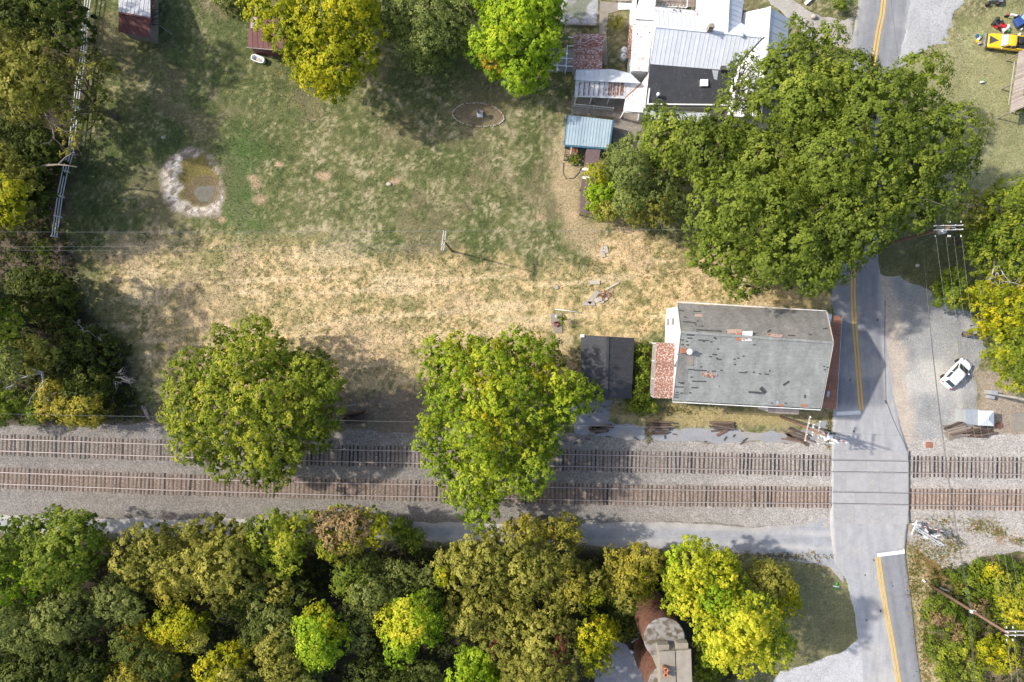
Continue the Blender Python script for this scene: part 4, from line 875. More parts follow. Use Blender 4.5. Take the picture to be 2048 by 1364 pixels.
def wall_run(parent, pts, mat, name='wall', t=.15, z0=-.05):
    """pts: (x, y, ztop) corners of a closed footprint; one wall object a side"""
    n = len(pts); cx = sum(p[0] for p in pts) / n; cy = sum(p[1] for p in pts) / n
    for i in range(n):
        a, b = pts[i], pts[(i + 1) % n]
        d = Vector((b[0] - a[0], b[1] - a[1], 0)); L = d.length
        if L < .05: continue
        d.normalize(); nn = Vector((-d.y, d.x, 0))
        if nn.dot(Vector((cx - a[0], cy - a[1], 0))) < 0: nn = -nn
        A = Vector((a[0], a[1], 0)) + d * (t + .003 if i % 2 else 0); Bv = Vector((b[0], b[1], 0)) - d * (t + .003 if i % 2 else 0)
        mb = MB(); q = [A, Bv, Bv + nn * t, A + nn * t]
        mb.add([Vector((p.x, p.y, z0)) for p in q] + [Vector((q[0].x, q[0].y, a[2])), Vector((q[1].x, q[1].y, b[2])), Vector((q[2].x, q[2].y, b[2])), Vector((q[3].x, q[3].y, a[2]))],
               [(3, 2, 1, 0), (4, 5, 6, 7), (0, 1, 5, 4), (1, 2, 6, 5), (2, 3, 7, 6), (3, 0, 4, 7)])
        mb.build(name, mat, parent)

def inset(pts, f):
    c = sum(pts, Vector((0, 0, 0))) / len(pts); return [c + (p - c) * f for p in pts]

def window(parent, c, nrm, w, h, frame=None, pane=None):
    """framed sash window lying against a wall, centre c, outward normal nrm"""
    nrm = Vector(nrm).normalized(); s = nrm.cross(Vector((0, 0, 1))).normalized()
    rot = Matrix((s, nrm, Vector((0, 0, 1)))).transposed()
    mb = MB(); c = Vector(c)
    for sx in (-1, 1): mb.box(c + s * sx * (w / 2 + .05) + nrm * .02, (.1, .08, h + .2), rot=rot)
    for sz in (-1, 1): mb.box(c + Vector((0, 0, sz * (h / 2 + .05))) + nrm * .02, (w, .08, .1), rot=rot)
    mb.box(c + nrm * .015, (w, .05, .05), rot=rot)
    f = mb.build('window', frame or M_['white'], parent)
    MB().box(c + nrm * .0, (w, .03, h), rot=rot).build('pane', pane or M_['glass'], f)
    MB().box(c + Vector((0, 0, -h / 2 - .14)) + nrm * .06, (w + .3, .16, .06), rot=rot).build('sill', frame or M_['white'], f)
    return f

# ------------------------------------------------------------------ the old grey roofed building
def old_store():
    NW, NE, RE, SE, SW, RW = (1355,606,7.0), (1653,624,7.0), (1666,685,9.4), (1641,817,6.9), (1346,801,6.9), (1362,664,9.4)
    t = thing('old_building', 'long white building with patched grey green shingle roof beside the road', 'building', G(1480, 705), group=None)
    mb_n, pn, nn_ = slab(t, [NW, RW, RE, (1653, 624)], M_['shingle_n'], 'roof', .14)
    mb_n['label'] = 'darker north slope of the shingle roof'
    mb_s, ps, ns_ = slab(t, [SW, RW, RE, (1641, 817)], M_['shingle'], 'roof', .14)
    # rotate shingle courses to follow the eave: done by turning the texture with the building's own slope
    # gutters and eave trim
    for a, b in ((pn[0], pn[3]), (ps[0], ps[3])) if False else ():
        pass
    def edge(a, b, z=-.05, w=.10, nm='gutter'):
        a = G(*a); b = G(*b); o = MB().beam(a + Vector((0, 0, z)), b + Vector((0, 0, z)), w, .12).build(nm, M_['white'], t)
    edge((1354.5,603.8,6.9), (1653.5,621.8,6.9)); edge((1345.5,803.8,6.8), (1641.5,819.8,6.8))
    rb = MB().beam(G(1362,664.3,9.47), G(1666,685.3,9.47), .28, .05).build('ridge_cap', M_['shingle'], t)
    for a, b in (((1354,606,6.95), (1361.2,664,9.38)), ((1345.2,801,6.85), (1361.2,664,9.38)), ((1653.8,624,6.95), (1666.8,685,9.38)), ((1641.8,817,6.85), (1666.8,685,9.38))):
        MB().beam(G(*a), G(*b), .05, .2).build('barge_board', M_['palewood'], t)
    # footprint under the eaves
    A = G(*NW); B = G(*NE); C_ = G(*SE); D = G(*SW)
    ux = (B - A).normalized(); ux.z = 0; uy = Vector((-ux.y, ux.x, 0))
    a = A + ux * .32 - uy * .35; b = B - ux * .3 - uy * .35; c = C_ - ux * .3 + uy * .35; d = D + ux * .32 + uy * .35
    rw = G(*RW); re = G(*RE)
    for (p, q, r_, sgn) in ((a, d, rw, -1), (b, c, re, 1)):
        m = MB(); mid = p.lerp(q, ((p - r_) .dot((p - q).normalized())) / (p - q).length); mid.z = 9.22
        o = -ux * sgn * .18
        F = [Vector((p.x, p.y, -.05)), Vector((q.x, q.y, -.05)), Vector((q.x, q.y, 6.85)), mid, Vector((p.x, p.y, 6.95))]
        m.add(F + [f + o for f in F], [(0, 1, 2, 3, 4), (9, 8, 7, 6, 5), (0, 5, 6, 1), (1, 6, 7, 2), (2, 7, 8, 3), (3, 8, 9, 4), (4, 9, 5, 0)])
        m.build('wall', M_['white'], t)
    for (p, q) in ((a, b), (d, c)):
        MB().beam(Vector((p.x, p.y, 3.4)) + ux * .19, Vector((q.x, q.y, 3.4)) - ux * .19, .18, 6.9).build('wall', M_['white'], t)
    # clapboards on the west wall
    for k in range(30):
        z = .2 + k * .22; p = a.lerp(d, .01); q = a.lerp(d, .99)
        MB().beam(Vector((p.x, p.y, z)) - ux * .012, Vector((q.x, q.y, z)) - ux * .012, .03, .20).build('siding_board', M_['white'], t)
    window(t, a.lerp(d, .16) + Vector((0, 0, 4.2 - a.z)) - ux * .04, -ux, .8, 1.5)
    window(t, a.lerp(d, .16) + Vector((0, 0, 1.6 - a.z)) - ux * .04, -ux, .8, 1.5)
    for f in (.15, .4, .65, .88):
        window(t, b.lerp(c, f) + Vector((0, 0, 5.2 - b.z)) + ux * .04, ux, .9, 1.4)
        window(t, d.lerp(c, f) + Vector((0, 0, 4.6 - d.z)) - uy * .12, -uy, .9, 1.4)
        window(t, a.lerp(b, f) + Vector((0, 0, 4.6 - a.z)) + uy * .12, uy, .9, 1.4)
    dr = MB().box(b.lerp(c, .5) + Vector((0, 0, 1.1 - b.z)) + ux * .05, (.08, 1.4, 2.2), rz=math.atan2(ux.y, ux.x)).build('door', M_['maroon'], t)
    MB().ball(b.lerp(c, .54) + Vector((0, 0, 1.05 - b.z)) + ux * .12, .05).build('handle', M_['chrome'], dr)
    # rusty porch roof on the street side
    panels(t, [(1684,632,2.9), (1673,818,2.9), (1604,812,3.7), (1612,627)], .8, M_['rustdeep'], name='porch_roof_panel', seed=3, seam=.05)
    slab(t, [(1654,626.5,3.55), (1664,628,3.4), (1662,646,3.4), (1656,640)], M_['galv'], 'roof_patch', .02)
    slab(t, [(1655,782,3.42), (1660,783,3.34), (1658,794,3.34), (1653,793)], M_['galv'], 'roof_patch', .02)
    fa = G(1684,632,2.9); fb = G(1673,818,2.9)
    MB().beam(fa + Vector((0, 0, -.12)), fb + Vector((0, 0, -.12)), .12, .16).build('gutter', M_['white'], t)
    for k in range(6):
        p = fa.lerp(fb, .02 + k * .192) - ux * .12; MB().box((p.x, p.y, 1.38), (.14, .14, 2.75)).build('porch_post', M_['white'], t)
    # upper porch roof on the garden side
    panels(t, [(1313,684,4.5), (1307,796,4.5), (1346.5,797,5.5), (1351,687)], 1.05, M_['rustpatchy'], name='lean_to_roof_panel', seed=4, seam=.05)
    fa = G(1313,684,4.5); fb = G(1307,796,4.5)
    MB().beam(fa + Vector((0, 0, -.1)), fb + Vector((0, 0, -.1)), .1, .12).build('gutter', M_['galv'], t)
    for k in range(4):
        p = fa.lerp(fb, .02 + k * .32) + ux * .12; MB().box((p.x, p.y, 2.15), (.13, .13, 4.3)).build('porch_post', M_['white'], t)
    q0 = fa.lerp(fb, .5) + ux * 1.0; MB().box((q0.x, q0.y, 2.4), (2.0, (fa - fb).length * .94, .12), rz=math.atan2(ux.y, ux.x)).build('porch_floor', M_['boards'], t)
    # little shed roof on the track side
    panels(t, [(1537,814,4.3), (1599,817,4.3), (1597,829,3.9), (1536,826)], 1.0, M_['boards'], name='side_roof_panel', seed=5, seam=0)
    pp = [G(1541,815,4.2), G(1594,818,4.2), G(1593,827,3.9), G(1540,824,3.9)]
    wall_run(t, [(p.x, p.y, 3.85) for p in pp], M_['white'])
    # missing shingle tabs: torn strips, dark felt showing, and loose tabs lying about
    felt = pmat('torn_roof_felt', (.062, .068, .068), (.04, .044, .045), 8, .9)
    def on_roof(u, v, south=True, up=.012):
        pl, nr = (ps, ns_) if south else (pn, nn_)
        cp = Vector((0, 0, CH)); d = G(u, v, 0) - cp; tt = (pl[0] - cp).dot(nr) / d.dot(nr); return cp + d * tt + nr * up
    def tab(u0, v0, u1, v1, w, south=True, mat=None, up=.012, nm='torn_shingle'):
        p = on_roof(u0, v0, south, up); q = on_roof(u1, v1, south, up); nr = ns_ if south else nn_
        d = (q - p); x = d.normalized(); y = nr.cross(x); m3 = Matrix((x, y, nr)).transposed()
        MB().box((p + q) / 2, (d.length, w, .02), rot=m3).build(nm, mat or felt, t)
    Z = lambda x, y: (1290 + x / 4.871, 580 + y / 4.871)
    tabsS = [(405,437,480,440),(412,467,462,469),(520,487,620,491),(340,486,380,488),(395,499,420,501),(560,499,585,501),(632,504,658,505),(355,531,380,533),(402,534,430,536),(700,575,722,577),(655,627,705,630),(532,621,555,622),(625,648,650,650),(690,662,710,664),(700,674,745,677),(897,663,920,665),(950,645,972,647),(860,673,885,674),(865,725,887,726),(537,748,560,750),(732,782,757,783),(325,770,480,776),(480,780,600,786),(650,790,690,792),(915,803,985,806),(975,797,1000,799),(1050,801,1073,803),(1110,815,1133,817),(1160,818,1208,822),(1735,743,1755,744),(1770,754,1790,755),(1740,776,1765,777),(460,888,600,892),(290,943,380,946),(450,950,522,954),(320,898,385,902),(345,910,380,912),(430,1000,452,1002),(345,1004,372,1008),(300,996,325,998),(415,733,475,736),(1053,531,1078,533),(668,461,690,464),(676,472,700,475),(722,935,732,937),(1230,1100,1245,1101),(1360,1100,1380,1106),(310,624,330,626),(440,846,470,852),(285,1020,325,1022),(280,1042,325,1046)]
    for x0, y0, x1, y1 in tabsS: tab(*Z(x0, y0), *Z(x1, y1), .14)
    tabsN = [(470,206,548,210),(335,197,380,205),(375,262,410,268),(370,306,500,322),(500,388,750,402),(485,340,505,342),(548,354,568,355),(500,408,525,410),(505,302,522,304),(790,403,860,405),(1390,440,1465,446),(1595,432,1625,438),(1735,377,1780,377),(965,410,1055,412)]
    for x0, y0, x1, y1 in tabsN: tab(*Z(x0, y0), *Z(x1, y1), .16, False)
    tab(*Z(1345, 927), *Z(1403, 887), .22, up=.05, nm='loose_shingle'); tab(*Z(1125, 948), *Z(1172, 1003), .42, up=.05, nm='loose_shingle')
    tab(*Z(1007, 993), *Z(1080, 996), .2, up=.04, nm='loose_shingle'); tab(*Z(1065, 995), *Z(1138, 1005), .24, up=.06, nm='loose_shingle')
    tab(*Z(1555, 1018), *Z(1557, 1052), .16, up=.04, nm='loose_shingle'); tab(*Z(1214, 780), *Z(1214, 795), .16, up=.04, nm='loose_shingle'); tab(*Z(1192, 415), *Z(1222, 393), .2, False, up=.05, nm='loose_shingle')
    # patches where chimneys were
    pink = pmat('broken_brick', (.47, .36, .31), (.36, .24, .19), 8, .9, .5)
    tab(*Z(945, 447), *Z(1045, 447), 1.1, mat=M_['white'], up=.03, nm='roof_patch'); tab(*Z(890, 455), *Z(938, 456), .9, mat=M_['terracotta'], up=.035, nm='roof_patch')
    tab(*Z(1207, 437), *Z(1330, 450), .42, False, mat=pink, up=.03, nm='roof_patch'); tab(*Z(800, 405), *Z(942, 402), .55, False, mat=pink, up=.025, nm='roof_patch')
    tab(*Z(410, 685), *Z(473, 687), 1.35, mat=M_['concrete'], up=.03, nm='roof_patch'); tab(*Z(485, 250), *Z(560, 250), .35, False, mat=pink, up=.03, nm='roof_patch')
    tab(*Z(325, 660), *Z(415, 700), 2.2, mat=M_['shingle_n'], up=.02, nm='roof_patch'); tab(*Z(320, 830), *Z(415, 832), 1.6, mat=M_['shingle_n'], up=.018, nm='roof_patch')
    tab(*Z(383, 960), *Z(425, 961), 1.4, mat=M_['shingle_n'], up=.018, nm='roof_patch')
    tab(*Z(1515, 1122), *Z(1580, 1125), .25, mat=M_['terracotta'], up=.03, nm='roof_patch'); tab(*Z(1280, 1120), *Z(1355, 1123), .18, mat=M_['terracotta'], up=.03, nm='roof_patch')
    tab(*Z(1278, 1095), *Z(1305, 1096), .5, mat=M_['galv'], up=.03, nm='roof_patch')
    rr = random.Random(5)
    for (cx, cy, n, sx, sy, sth) in ((640, 828, 46, 60, 26, True), (905, 420, 20, 50, 16, False), (1260, 440, 22, 60, 9, False), (985, 470, 14, 55, 12, True), (575, 820, 10, 30, 10, True)):
        for _ in range(n):
            p = on_roof(*Z(cx + rr.gauss(0, sx / 2), cy + rr.gauss(0, sy / 2)), sth, .05)
            MB().box(p, (rr.uniform(.08, .24), rr.uniform(.07, .14), rr.uniform(.05, .12)), rz=rr.uniform(0, 3)).build('brick', pink if rr.random() < .7 else M_['brick'], t)
    # dish and flue near the west gable
    p = on_roof(*Z(418, 600), True, 0); f = MB(); f.tube([p, p + Vector((0, 0, .7))], .04, 6); f.lathe(p + Vector((0, 0, .75)), [(.02, -.05), (.2, -.02), (.33, .06), (.34, .08), (.2, 0), (.02, -.03)], 16); f.build('satellite_dish', M_['white_plain'], t)
    p = on_roof(*Z(365, 590), True, 0); f = MB(); f.box(p + Vector((0, 0, .35)), (.55, .55, .9)); f.build('chimney', M_['brick'], t)
old_store()

# ------------------------------------------------------------------ black roofed shed
def black_shed():
    t = thing('shed', 'low shed with black gable roof beside the bright maple', 'shed', G(1214, 735))
    panels(t, [(1162,670,2.7), (1216,673,3.5), (1213,796,3.5), (1161,792)], 1.2, M_['blackroof'], seed=6, seam=0, jit=.003)
    panels(t, [(1216,673,3.5), (1269,676,2.7), (1263,797,2.7), (1213,796)], 1.2, M_['blackroof'], seed=7, seam=0, jit=.003)
    MB().beam(G(1216,672.5,3.53), G(1213,796.5,3.53), .3, .04).build('ridge_cap', M_['blackroof'], t)
    wall_run(t, [(*G(1166,674,2.6).xy, 2.62), (*G(1265,680,2.6).xy, 2.62), (*G(1260,793,2.6).xy, 2.62), (*G(1165,789,2.6).xy, 2.62)], M_['wood'])
    for (a, b, ap) in (((1166,674),(1265,680),(1216,676)), ((1165,789),(1260,793),(1213,792))):
        A, B, Cc = G(*a, 2.6), G(*b, 2.6), G(*ap, 3.4); MB().add([A, B, Cc, A + Vector((0, .1, 0)), B + Vector((0, .1, 0)), Cc + Vector((0, .1, 0))], [(0, 1, 2), (5, 4, 3), (0, 3, 4, 1), (1, 4, 5, 2), (2, 5, 3, 0)]).build('gable', M_['wood'], t)
    MB().box(G(1164.5,671.5,2.86), (.45, .35, .25)).build('vent', M_['white_plain'], t)
    MB().box((*G(1190,795,1.1).xy, 1.1), (2.4, .06, 2.1)).build('door', M_['boards'], t)
black_shed()

# ------------------------------------------------------------------ white farmhouse and its outbuildings
def farmhouse():
    t = thing('farmhouse', 'white farmhouse with metal roofs, cross gables and a flat black roof section', 'house', G(1420, 120))
    W, PR, B = M_['whiteroof'], M_['paleroof'], M_['blackroof']
    panels(t, [(1312,53,8.0), (1526,74,8.0), (1461,141,6.3), (1300,128)], .5, W, seed=11)
    panels(t, [(1300,128,6.28), (1461,141,6.28), (1458,214,5.7), (1290.5,213)], 3.2, B, name='black_roof_sheet', seed=12, seam=0, jit=.002)
    panels(t, [(1312,53,8.0), (1454,66,7.99), (1405,32,6.4), (1309,23)], .5, W, seed=13)
    panels(t, [(1454,66,7.99), (1530,74,7.99), (1482,45,6.9)], .5, W, seed=14)
    panels(t, [(1459,-40,8.0), (1454,66,8.0), (1405,32,5.9), (1407,-40)], 4, PR, seed=15, dirpx=((1459,-20),(1405,-20)))
    panels(t, [(1459,-40,8.0), (1454,66,8.0), (1482,45,6.9), (1492,-40)], .55, W, seed=16)
    panels(t, [(1540,14,8.0), (1534,76,8.0), (1482,45,6.0), (1488,25)], 4, PR, seed=17, dirpx=((1540,20),(1488,30)))
    panels(t, [(1534,76,8.0), (1524,235,8.0), (1458,232,6.0), (1461,141), (1526,75)], 1.6, PR, seed=18)
    panels(t, [(1540,14,8.0), (1578,38,6.0), (1568,235,6.0), (1524,235)], .9, W, seed=19)
    MB().beam(G(1312,53,8.04), G(1526,74,8.04), .22, .05).build('ridge_cap', W, t)
    MB().beam(G(1540,13,8.04), G(1524,236,8.04), .22, .05).build('ridge_cap', PR, t)
    MB().beam(G(1459,-40,8.04), G(1454,65,8.04), .22, .05).build('ridge_cap', PR, t)
    # narrow strip north, strip south of the black roof
    panels(t, [(1309,24,5.6), (1405,33,5.6), (1404,22,5.0), (1307,13)], .5, M_['rustywhite'], seed=20)
    panels(t, [(1290,216,4.6), (1420,226,4.6), (1421,246,4.2), (1288,236)], .5, W, seed=21)
    # west ell
    panels(t, [(1283,-20,4.2), (1313,-20,4.9), (1308,40,4.9), (1268,38)], .5, W, seed=22)
    panels(t, [(1266,40.5,4.1), (1307,42,4.8), (1296,143,4.8), (1260.5,141)], .5, M_['rustywhite'], seed=23)
    panels(t, [(1259,51,3.2), (1265,51,3.45), (1261,118,3.45), (1252.5,116)], 1.0, M_['rustpatchy'], name='eave_panel', seed=24)
    # walls
    def wr(pts, h, mat=M_['white']): wall_run(t, [(*G(u, v, h).xy, h) for u, v in pts], mat)
    wr([(1312,27),(1405,36),(1459,143),(1457,211),(1294,209),(1303,128)], 5.9)
    wr([(1409,-38),(1488,-38),(1484,24),(1406,30)], 5.8); wr([(1490,28),(1573,38),(1563,232),(1462,230),(1464,142)], 5.8)
    wr([(1272,-18),(1308,-18),(1296,140),(1264,139)], 4.0)
    for v in (150, 175, 200): window(t, (*G(1296, v, 2.2).xy, 2.2), (-1, 0, 0), .7, 1.2)
    for u in (1320, 1355, 1390): window(t, (*G(u, 212, 2.4).xy, 2.4), (0, -1, 0), .8, 1.3)
    for u in (1480, 1530): window(t, (*G(u, 233, 3.6).xy, 3.6), (0, -1, 0), .8, 1.4)
    # porch roof wrapping the corner
    def mixed(i, rr): return M_['rustywhite'] if rr.random() < .6 else W
    panels(t, [(1152,139,2.7), (1226,138,2.7), (1262,147,3.2), (1281,166,3.5), (1151,160)], .6, W, name='porch_roof_panel', seed=31)
    panels(t, [(1151,161,3.4), (1281,166,3.4), (1250,195,2.7), (1149,191)], .6, M_['rustywhite'], name='porch_roof_panel', seed=32)
    for x0, wd in ((1159,.09),(1169,.12),(1179,.13),(1189,.1),(1199,.1),(1209,.06),(1221,.45),(1230,.4),(1237,.28),(1245,.4)):
        poly, nr = plane_pts([(1151,161,3.4), (1281,166,3.4), (1250,195,2.7)]); cp = Vector((0, 0, CH))
        P2 = [cp + (G(u, v, 0) - cp) * ((poly[0] - cp).dot(nr) / (G(u, v, 0) - cp).dot(nr)) + nr * .012 for u, v in ((x0, 164), (x0 - 2, 191))]
        MB().beam(P2[0], P2[1], wd, .015).build('rusted_strip', M_['rustpatchy'], t)
    panels(t, [(1294,150,3.5), (1290,225,3.5), (1246,222,2.7), (1251,195,2.75), (1282,168)], .75, M_['rustywhite'], name='porch_roof_panel', seed=33)
    MB().beam(G(1250,196,2.74), G(1283,166,3.44), .12, .06).build('valley_flashing', M_['rustdeep'], t)
    MB().beam(G(1149,192.5,2.62), G(1250,196.5,2.62), .1, .12).build('gutter', M_['white'], t); MB().beam(G(1246,224,2.62), G(1290,227,2.62), .1, .12).build('gutter', M_['white'], t)
    for u, v in ((1153,192),(1184,193),(1219,195),(1248,222),(1284,225),(1153,142)):
        p = G(u, v, 2.6); MB().box((p.x, p.y, 1.3), (.13, .13, 2.6)).build('porch_post', M_['white'], t)
    q = MB(); q.tube([(*G(1247, 225, 2.5).xy, 2.5), (*G(1247, 225, 2.5).xy, .3), (*G(1243,232,0).xy + Vector((0,0)), .15)], .05, 6); q.build('downspout', M_['white'], t)
    # rooftop bits
    c = MB(); c.box(G(1421,56,8.6), (.55, .45, 1.3)); ch = c.build('chimney', M_['concrete'], t); MB().box(G(1421,56,9.27), (.28, .2, .06)).build('flue', M_['black'], ch)
    MB().lathe(G(1482,75,7.6), [(.14, 0), (.14, .45), (.22, .5), (.2, .66), (.05, .72)], 14).build('vent_pipe', M_['galv'], t)
    MB().lathe(G(1314,193,5.75), [(.12, 0), (.12, .6), (.20, .62), (.21, .8), (.06, .9)], 14).build('vent_pipe', M_['white_plain'], t)
    MB().box(G(1408,166,6.2), (.85, .75, .3)).build('roof_hatch', M_['white_plain'], t)
    MB().box(G(1446,137,6.75), (.55, .45, .5)).build('chimney', M_['darkgrey'], t); MB().box(G(1462,130,6.8), (.2, .8, .35)).build('snow_guard', M_['darkgrey'], t)
    slab(t, [(1424,140,6.27), (1437,141,6.27), (1434,160,6.13), (1428,158)], M_['galv'], 'roof_patch', .015)
    for u, v in ((1347,21),(1355,17),(1360,23),(1388,21)): MB().lathe(G(u, v, 5.3), [(.06, 0), (.06, .3), (.01, .31)], 8).build('vent_pipe', M_['black'], t)
    for u, v in ((1298,66),(1275,69)): MB().lathe(G(u, v, 4.6), [(.06, 0), (.06, .3), (.01, .31)], 8).build('vent_pipe', M_['black'], t)
farmhouse()

def deck():
    t = thing('wooden_deck', 'brown deck with pale railing at the top edge, behind the farmhouse roof', 'deck', (*G(1345, -5).xy, 0))
    for k in range(16):
        u = 1316 + k * 5.6; a = G(u, -30, 2.4); b = G(u, 14, 2.4); MB().beam(a, b, .32, .05).build('plank', M_['wood'], t)
    for v in (12, -10):
        MB().beam(G(1315, v, 3.4), G(1374, v + 3, 3.4), .08, .08).build('rail', M_['white'], t)
    for k in range(9):
        u = 1316 + k * 7; p = G(u, 12 + k * .4, 2.9); MB().box((p.x, p.y, 1.7), (.08, .08, 3.4)).build('post', M_['white'], t)
    MB().beam(G(1374, 15, 3.4), G(1376, -30, 3.4), .08, .08).build('rail', M_['white'], t)
deck()

def rust_shed():
    t = thing('shed', 'small shed with streaked rusty tin roof next to the concrete walk', 'shed', (*G(1178, 105).xy, 0))
    panels(t, [(1149.5,66,3.0), (1207.5,69,3.0), (1204,139,2.7), (1145.5,137)], .62, M_['rust'], seed=41, dirpx=((1150,100),(1200,102)), seam=.06)
    wall_run(t, [(*G(u, v, 2.6).xy, 2.6) for u, v in ((1152,69),(1204,72),(1201,135),(1148,134))], M_['boards'])
rust_shed()
def blue_shed():
    t = thing('shed', 'blue shed with light blue ribbed metal roof south of the porch', 'shed', (*G(1180, 265).xy, 0))
    panels(t, [(1136,230,3.2), (1225,240,3.2), (1217,296,2.7), (1130,289)], .36, M_['blueroof'], seed=42, seam=.05, seam_h=.04)
    wall_run(t, [(*G(u, v, 2.6).xy, 2.6) for u, v in ((1137,234),(1222,242),(1214.5,291),(1132,284.5))], M_['blue'], t=.1)
    for a, b in (((1134.5,229,3.1), (1128.5,290,2.62)), ((1226.5,240,3.1), (1219,297,2.62)), ((1129,291.5,2.6), (1218,298.5,2.6))):
        MB().beam(G(*a), G(*b), .12, .2).build('trim_board', M_['blue'], t)
    MB().box((*G(1221.5, 268, 1.2).xy, 1.2), (.08, 2.6, 2.0), rz=-.12).build('door', M_['blue'], t)
blue_shed()
def long_shed():
    t = thing('lean_to', 'narrow open lean-to with flat maroon roof half under the small yellow tree', 'shed', (*G(1182, 365).xy, 0))
    panels(t, [(1173,298,2.6), (1201,299,2.5), (1197,327,2.5), (1201,428,2.5), (1160,425,2.6), (1162,370)], 1.0, M_['maroonroof'], seed=43, dirpx=((1165,350),(1195,350)), seam=.03, seam_h=.015)
    for u, v in ((1174,301),(1199,302),(1163,372),(1162,422),(1198,424),(1196,360)):
        p = G(u, v, 2.4); MB().box((p.x, p.y, 1.2), (.12, .12, 2.4)).build('post', M_['wood'], t)
    for u, v in ((1173.5,338),(1173.5,355)):
        p = G(u, v, 2.64); m = MB(); pts = [(.55 * math.cos(a) , .13 * math.sin(a) * (1.2 - .5 * math.cos(a))) for a in [i * math.pi / 6 for i in range(12)]]
        m.prism([(p.x + a, p.y + b) for a, b in pts], p.z - .06, p.z - .005); m.build('paint_spot', M_['white_plain'], t)
long_shed()
def barn():
    t = thing('barn', 'barn in the top left with whitish upper slope and maroon lower slope', 'barn', (*G(268, 20).xy, 0))
    pw = pmat('chalky_peeling_roof', (.48, .50, .53), (.36, .36, .38), 3, .8, objrand=.08, c3=(.16, .14, .14), s3=5, t3=(.58, .7), stretch=(3, .6, 1))
    panels(t, [(237,-60,2.5), (300.5,-60,2.5), (300.5,36,3.9), (237,25)], .5, pw, seed=44, dirpx=((268,0),(268,30)))
    panels(t, [(237,25,3.9), (300.5,36,3.9), (300,76,2.4), (237,64)], .5, M_['maroon'], seed=45, dirpx=((268,30),(268,60)), seam_h=.015)
    MB().beam(G(237,25,3.94), G(300.5,36,3.94), .2, .05).build('ridge_cap', M_['maroon'], t)
    wall_run(t, [(*G(u, v, 2.3).xy, 2.3) for u, v in ((240,-50),(297,-50),(297,71),(240,60))], M_['wood'])
    wall = M_['darkgrey']
    panels(t, [(302,-50,2.2), (316,-50,1.8), (312,20,1.8), (302,18,2.2)], .7, M_['rustpatchy'], name='lean_to_roof_panel', seed=46)
    r = random.Random(2)
    for k in range(10):
        a = G(302 + r.uniform(0, 3), 22 + k * 3.2, 1.9); b = G(316 + r.uniform(-3, 2), 18 + k * 3.6 + r.uniform(-2, 6), 1.2)
        MB().beam(a, b, .12, .05).build('rafter', M_['darkgrey'], t)
barn()
r0 = random.Random(9)
def boards_lying(name, label, cat, lst, mat, w=.12, h=.06, z=.03):
    t = thing(name, label, cat, (*G(lst[0][0], lst[0][1]).xy, 0))
    for (a, b, c, d) in lst: MB().beam(G(a, b, 0) + Vector((0, 0, z + r0.uniform(0, .05))), G(c, d, 0) + Vector((0, 0, z + r0.uniform(0, .05))), w, h).build('board', mat, t)
    return t
boards_lying('fallen_boards', 'pale broken boards lying along the barn eave', 'boards', [(255,68,290,82),(262,66,278,73),(300,66,312,86),(303,70,308,80),(306,62,318,56)], M_['boards'])
tag(MB().beam(G(319,51,.06), G(345,69,.06), .06, .06).build('stick', M_['palewood']), 'thin pale pole lying in the grass right of the barn', 'pole')
def maroon_shed():
    t = thing('shed', 'maroon shed half hidden under the golden tree', 'shed', (*G(535, 75).xy, 0))
    panels(t, [(501,32,3.2), (575,35,3.2), (575,101,2.5), (494.5,94)], .6, M_['maroon'], seed=47, seam_h=.02, dirpx=((530,40),(529,90)))
    slab(t, [(502,33,3.26), (514,35,3.26), (512,57,3.03), (501,56)], pmat('worn_white_patch', (.55, .53, .53), (.25, .12, .11), 12, .8), 'roof_patch', .015)
    wall_run(t, [(*G(u, v, 2.45).xy, 2.45) for u, v in ((503,38),(570,40),(571,97),(498.5,92))], M_['maroon'])
    MB().beam(G(493.5,94.8,2.44), G(575,102,2.44), .12, .12).build('eave_board', M_['boards'], t)
    MB().box((*G(540, 97.6, 1.0).xy, 1.0), (1.1, .05, 1.9), rz=-.05).build('door', M_['maroon'], t)
maroon_shed()
def board_roof():
    t = thing('shelter', 'weathered plank roofed shelter cut by the right edge below the yellow pickup', 'shed', (*G(2040, 165).xy, 0))
    for k in range(34):
        f = k / 34.; g = (k + .9) / 34.
        a0 = Vector((2038, 103)).lerp(Vector((2019, 227)), f); a1 = Vector((2038, 103)).lerp(Vector((2019, 227)), g)
        b0 = Vector((2072, 92)).lerp(Vector((2048, 214)), f); b1 = Vector((2072, 92)).lerp(Vector((2048, 214)), g)
        j = r0.uniform(-.015, .015); P4 = [G(a0.x, a0.y, 2.4 + j), G(a1.x, a1.y, 2.4 + j), G(b1.x, b1.y, 2.9 + j), G(b0.x, b0.y, 2.9 + j)]
        MB().hexa([p - Vector((0, 0, .04)) for p in P4], P4).build('plank', M_['boards'], t)
    for u, v in ((2040,106),(2022,224),(2048,212),(2030,165)):
        p = G(u, v, 2.3); MB().box((p.x, p.y, 1.15), (.12, .12, 2.3)).build('post', M_['wood'], t)
    MB().beam(G(2029,125,1.9), G(2017,210,1.9), .07, .07).build('rail', M_['palewood'], t)
board_roof()

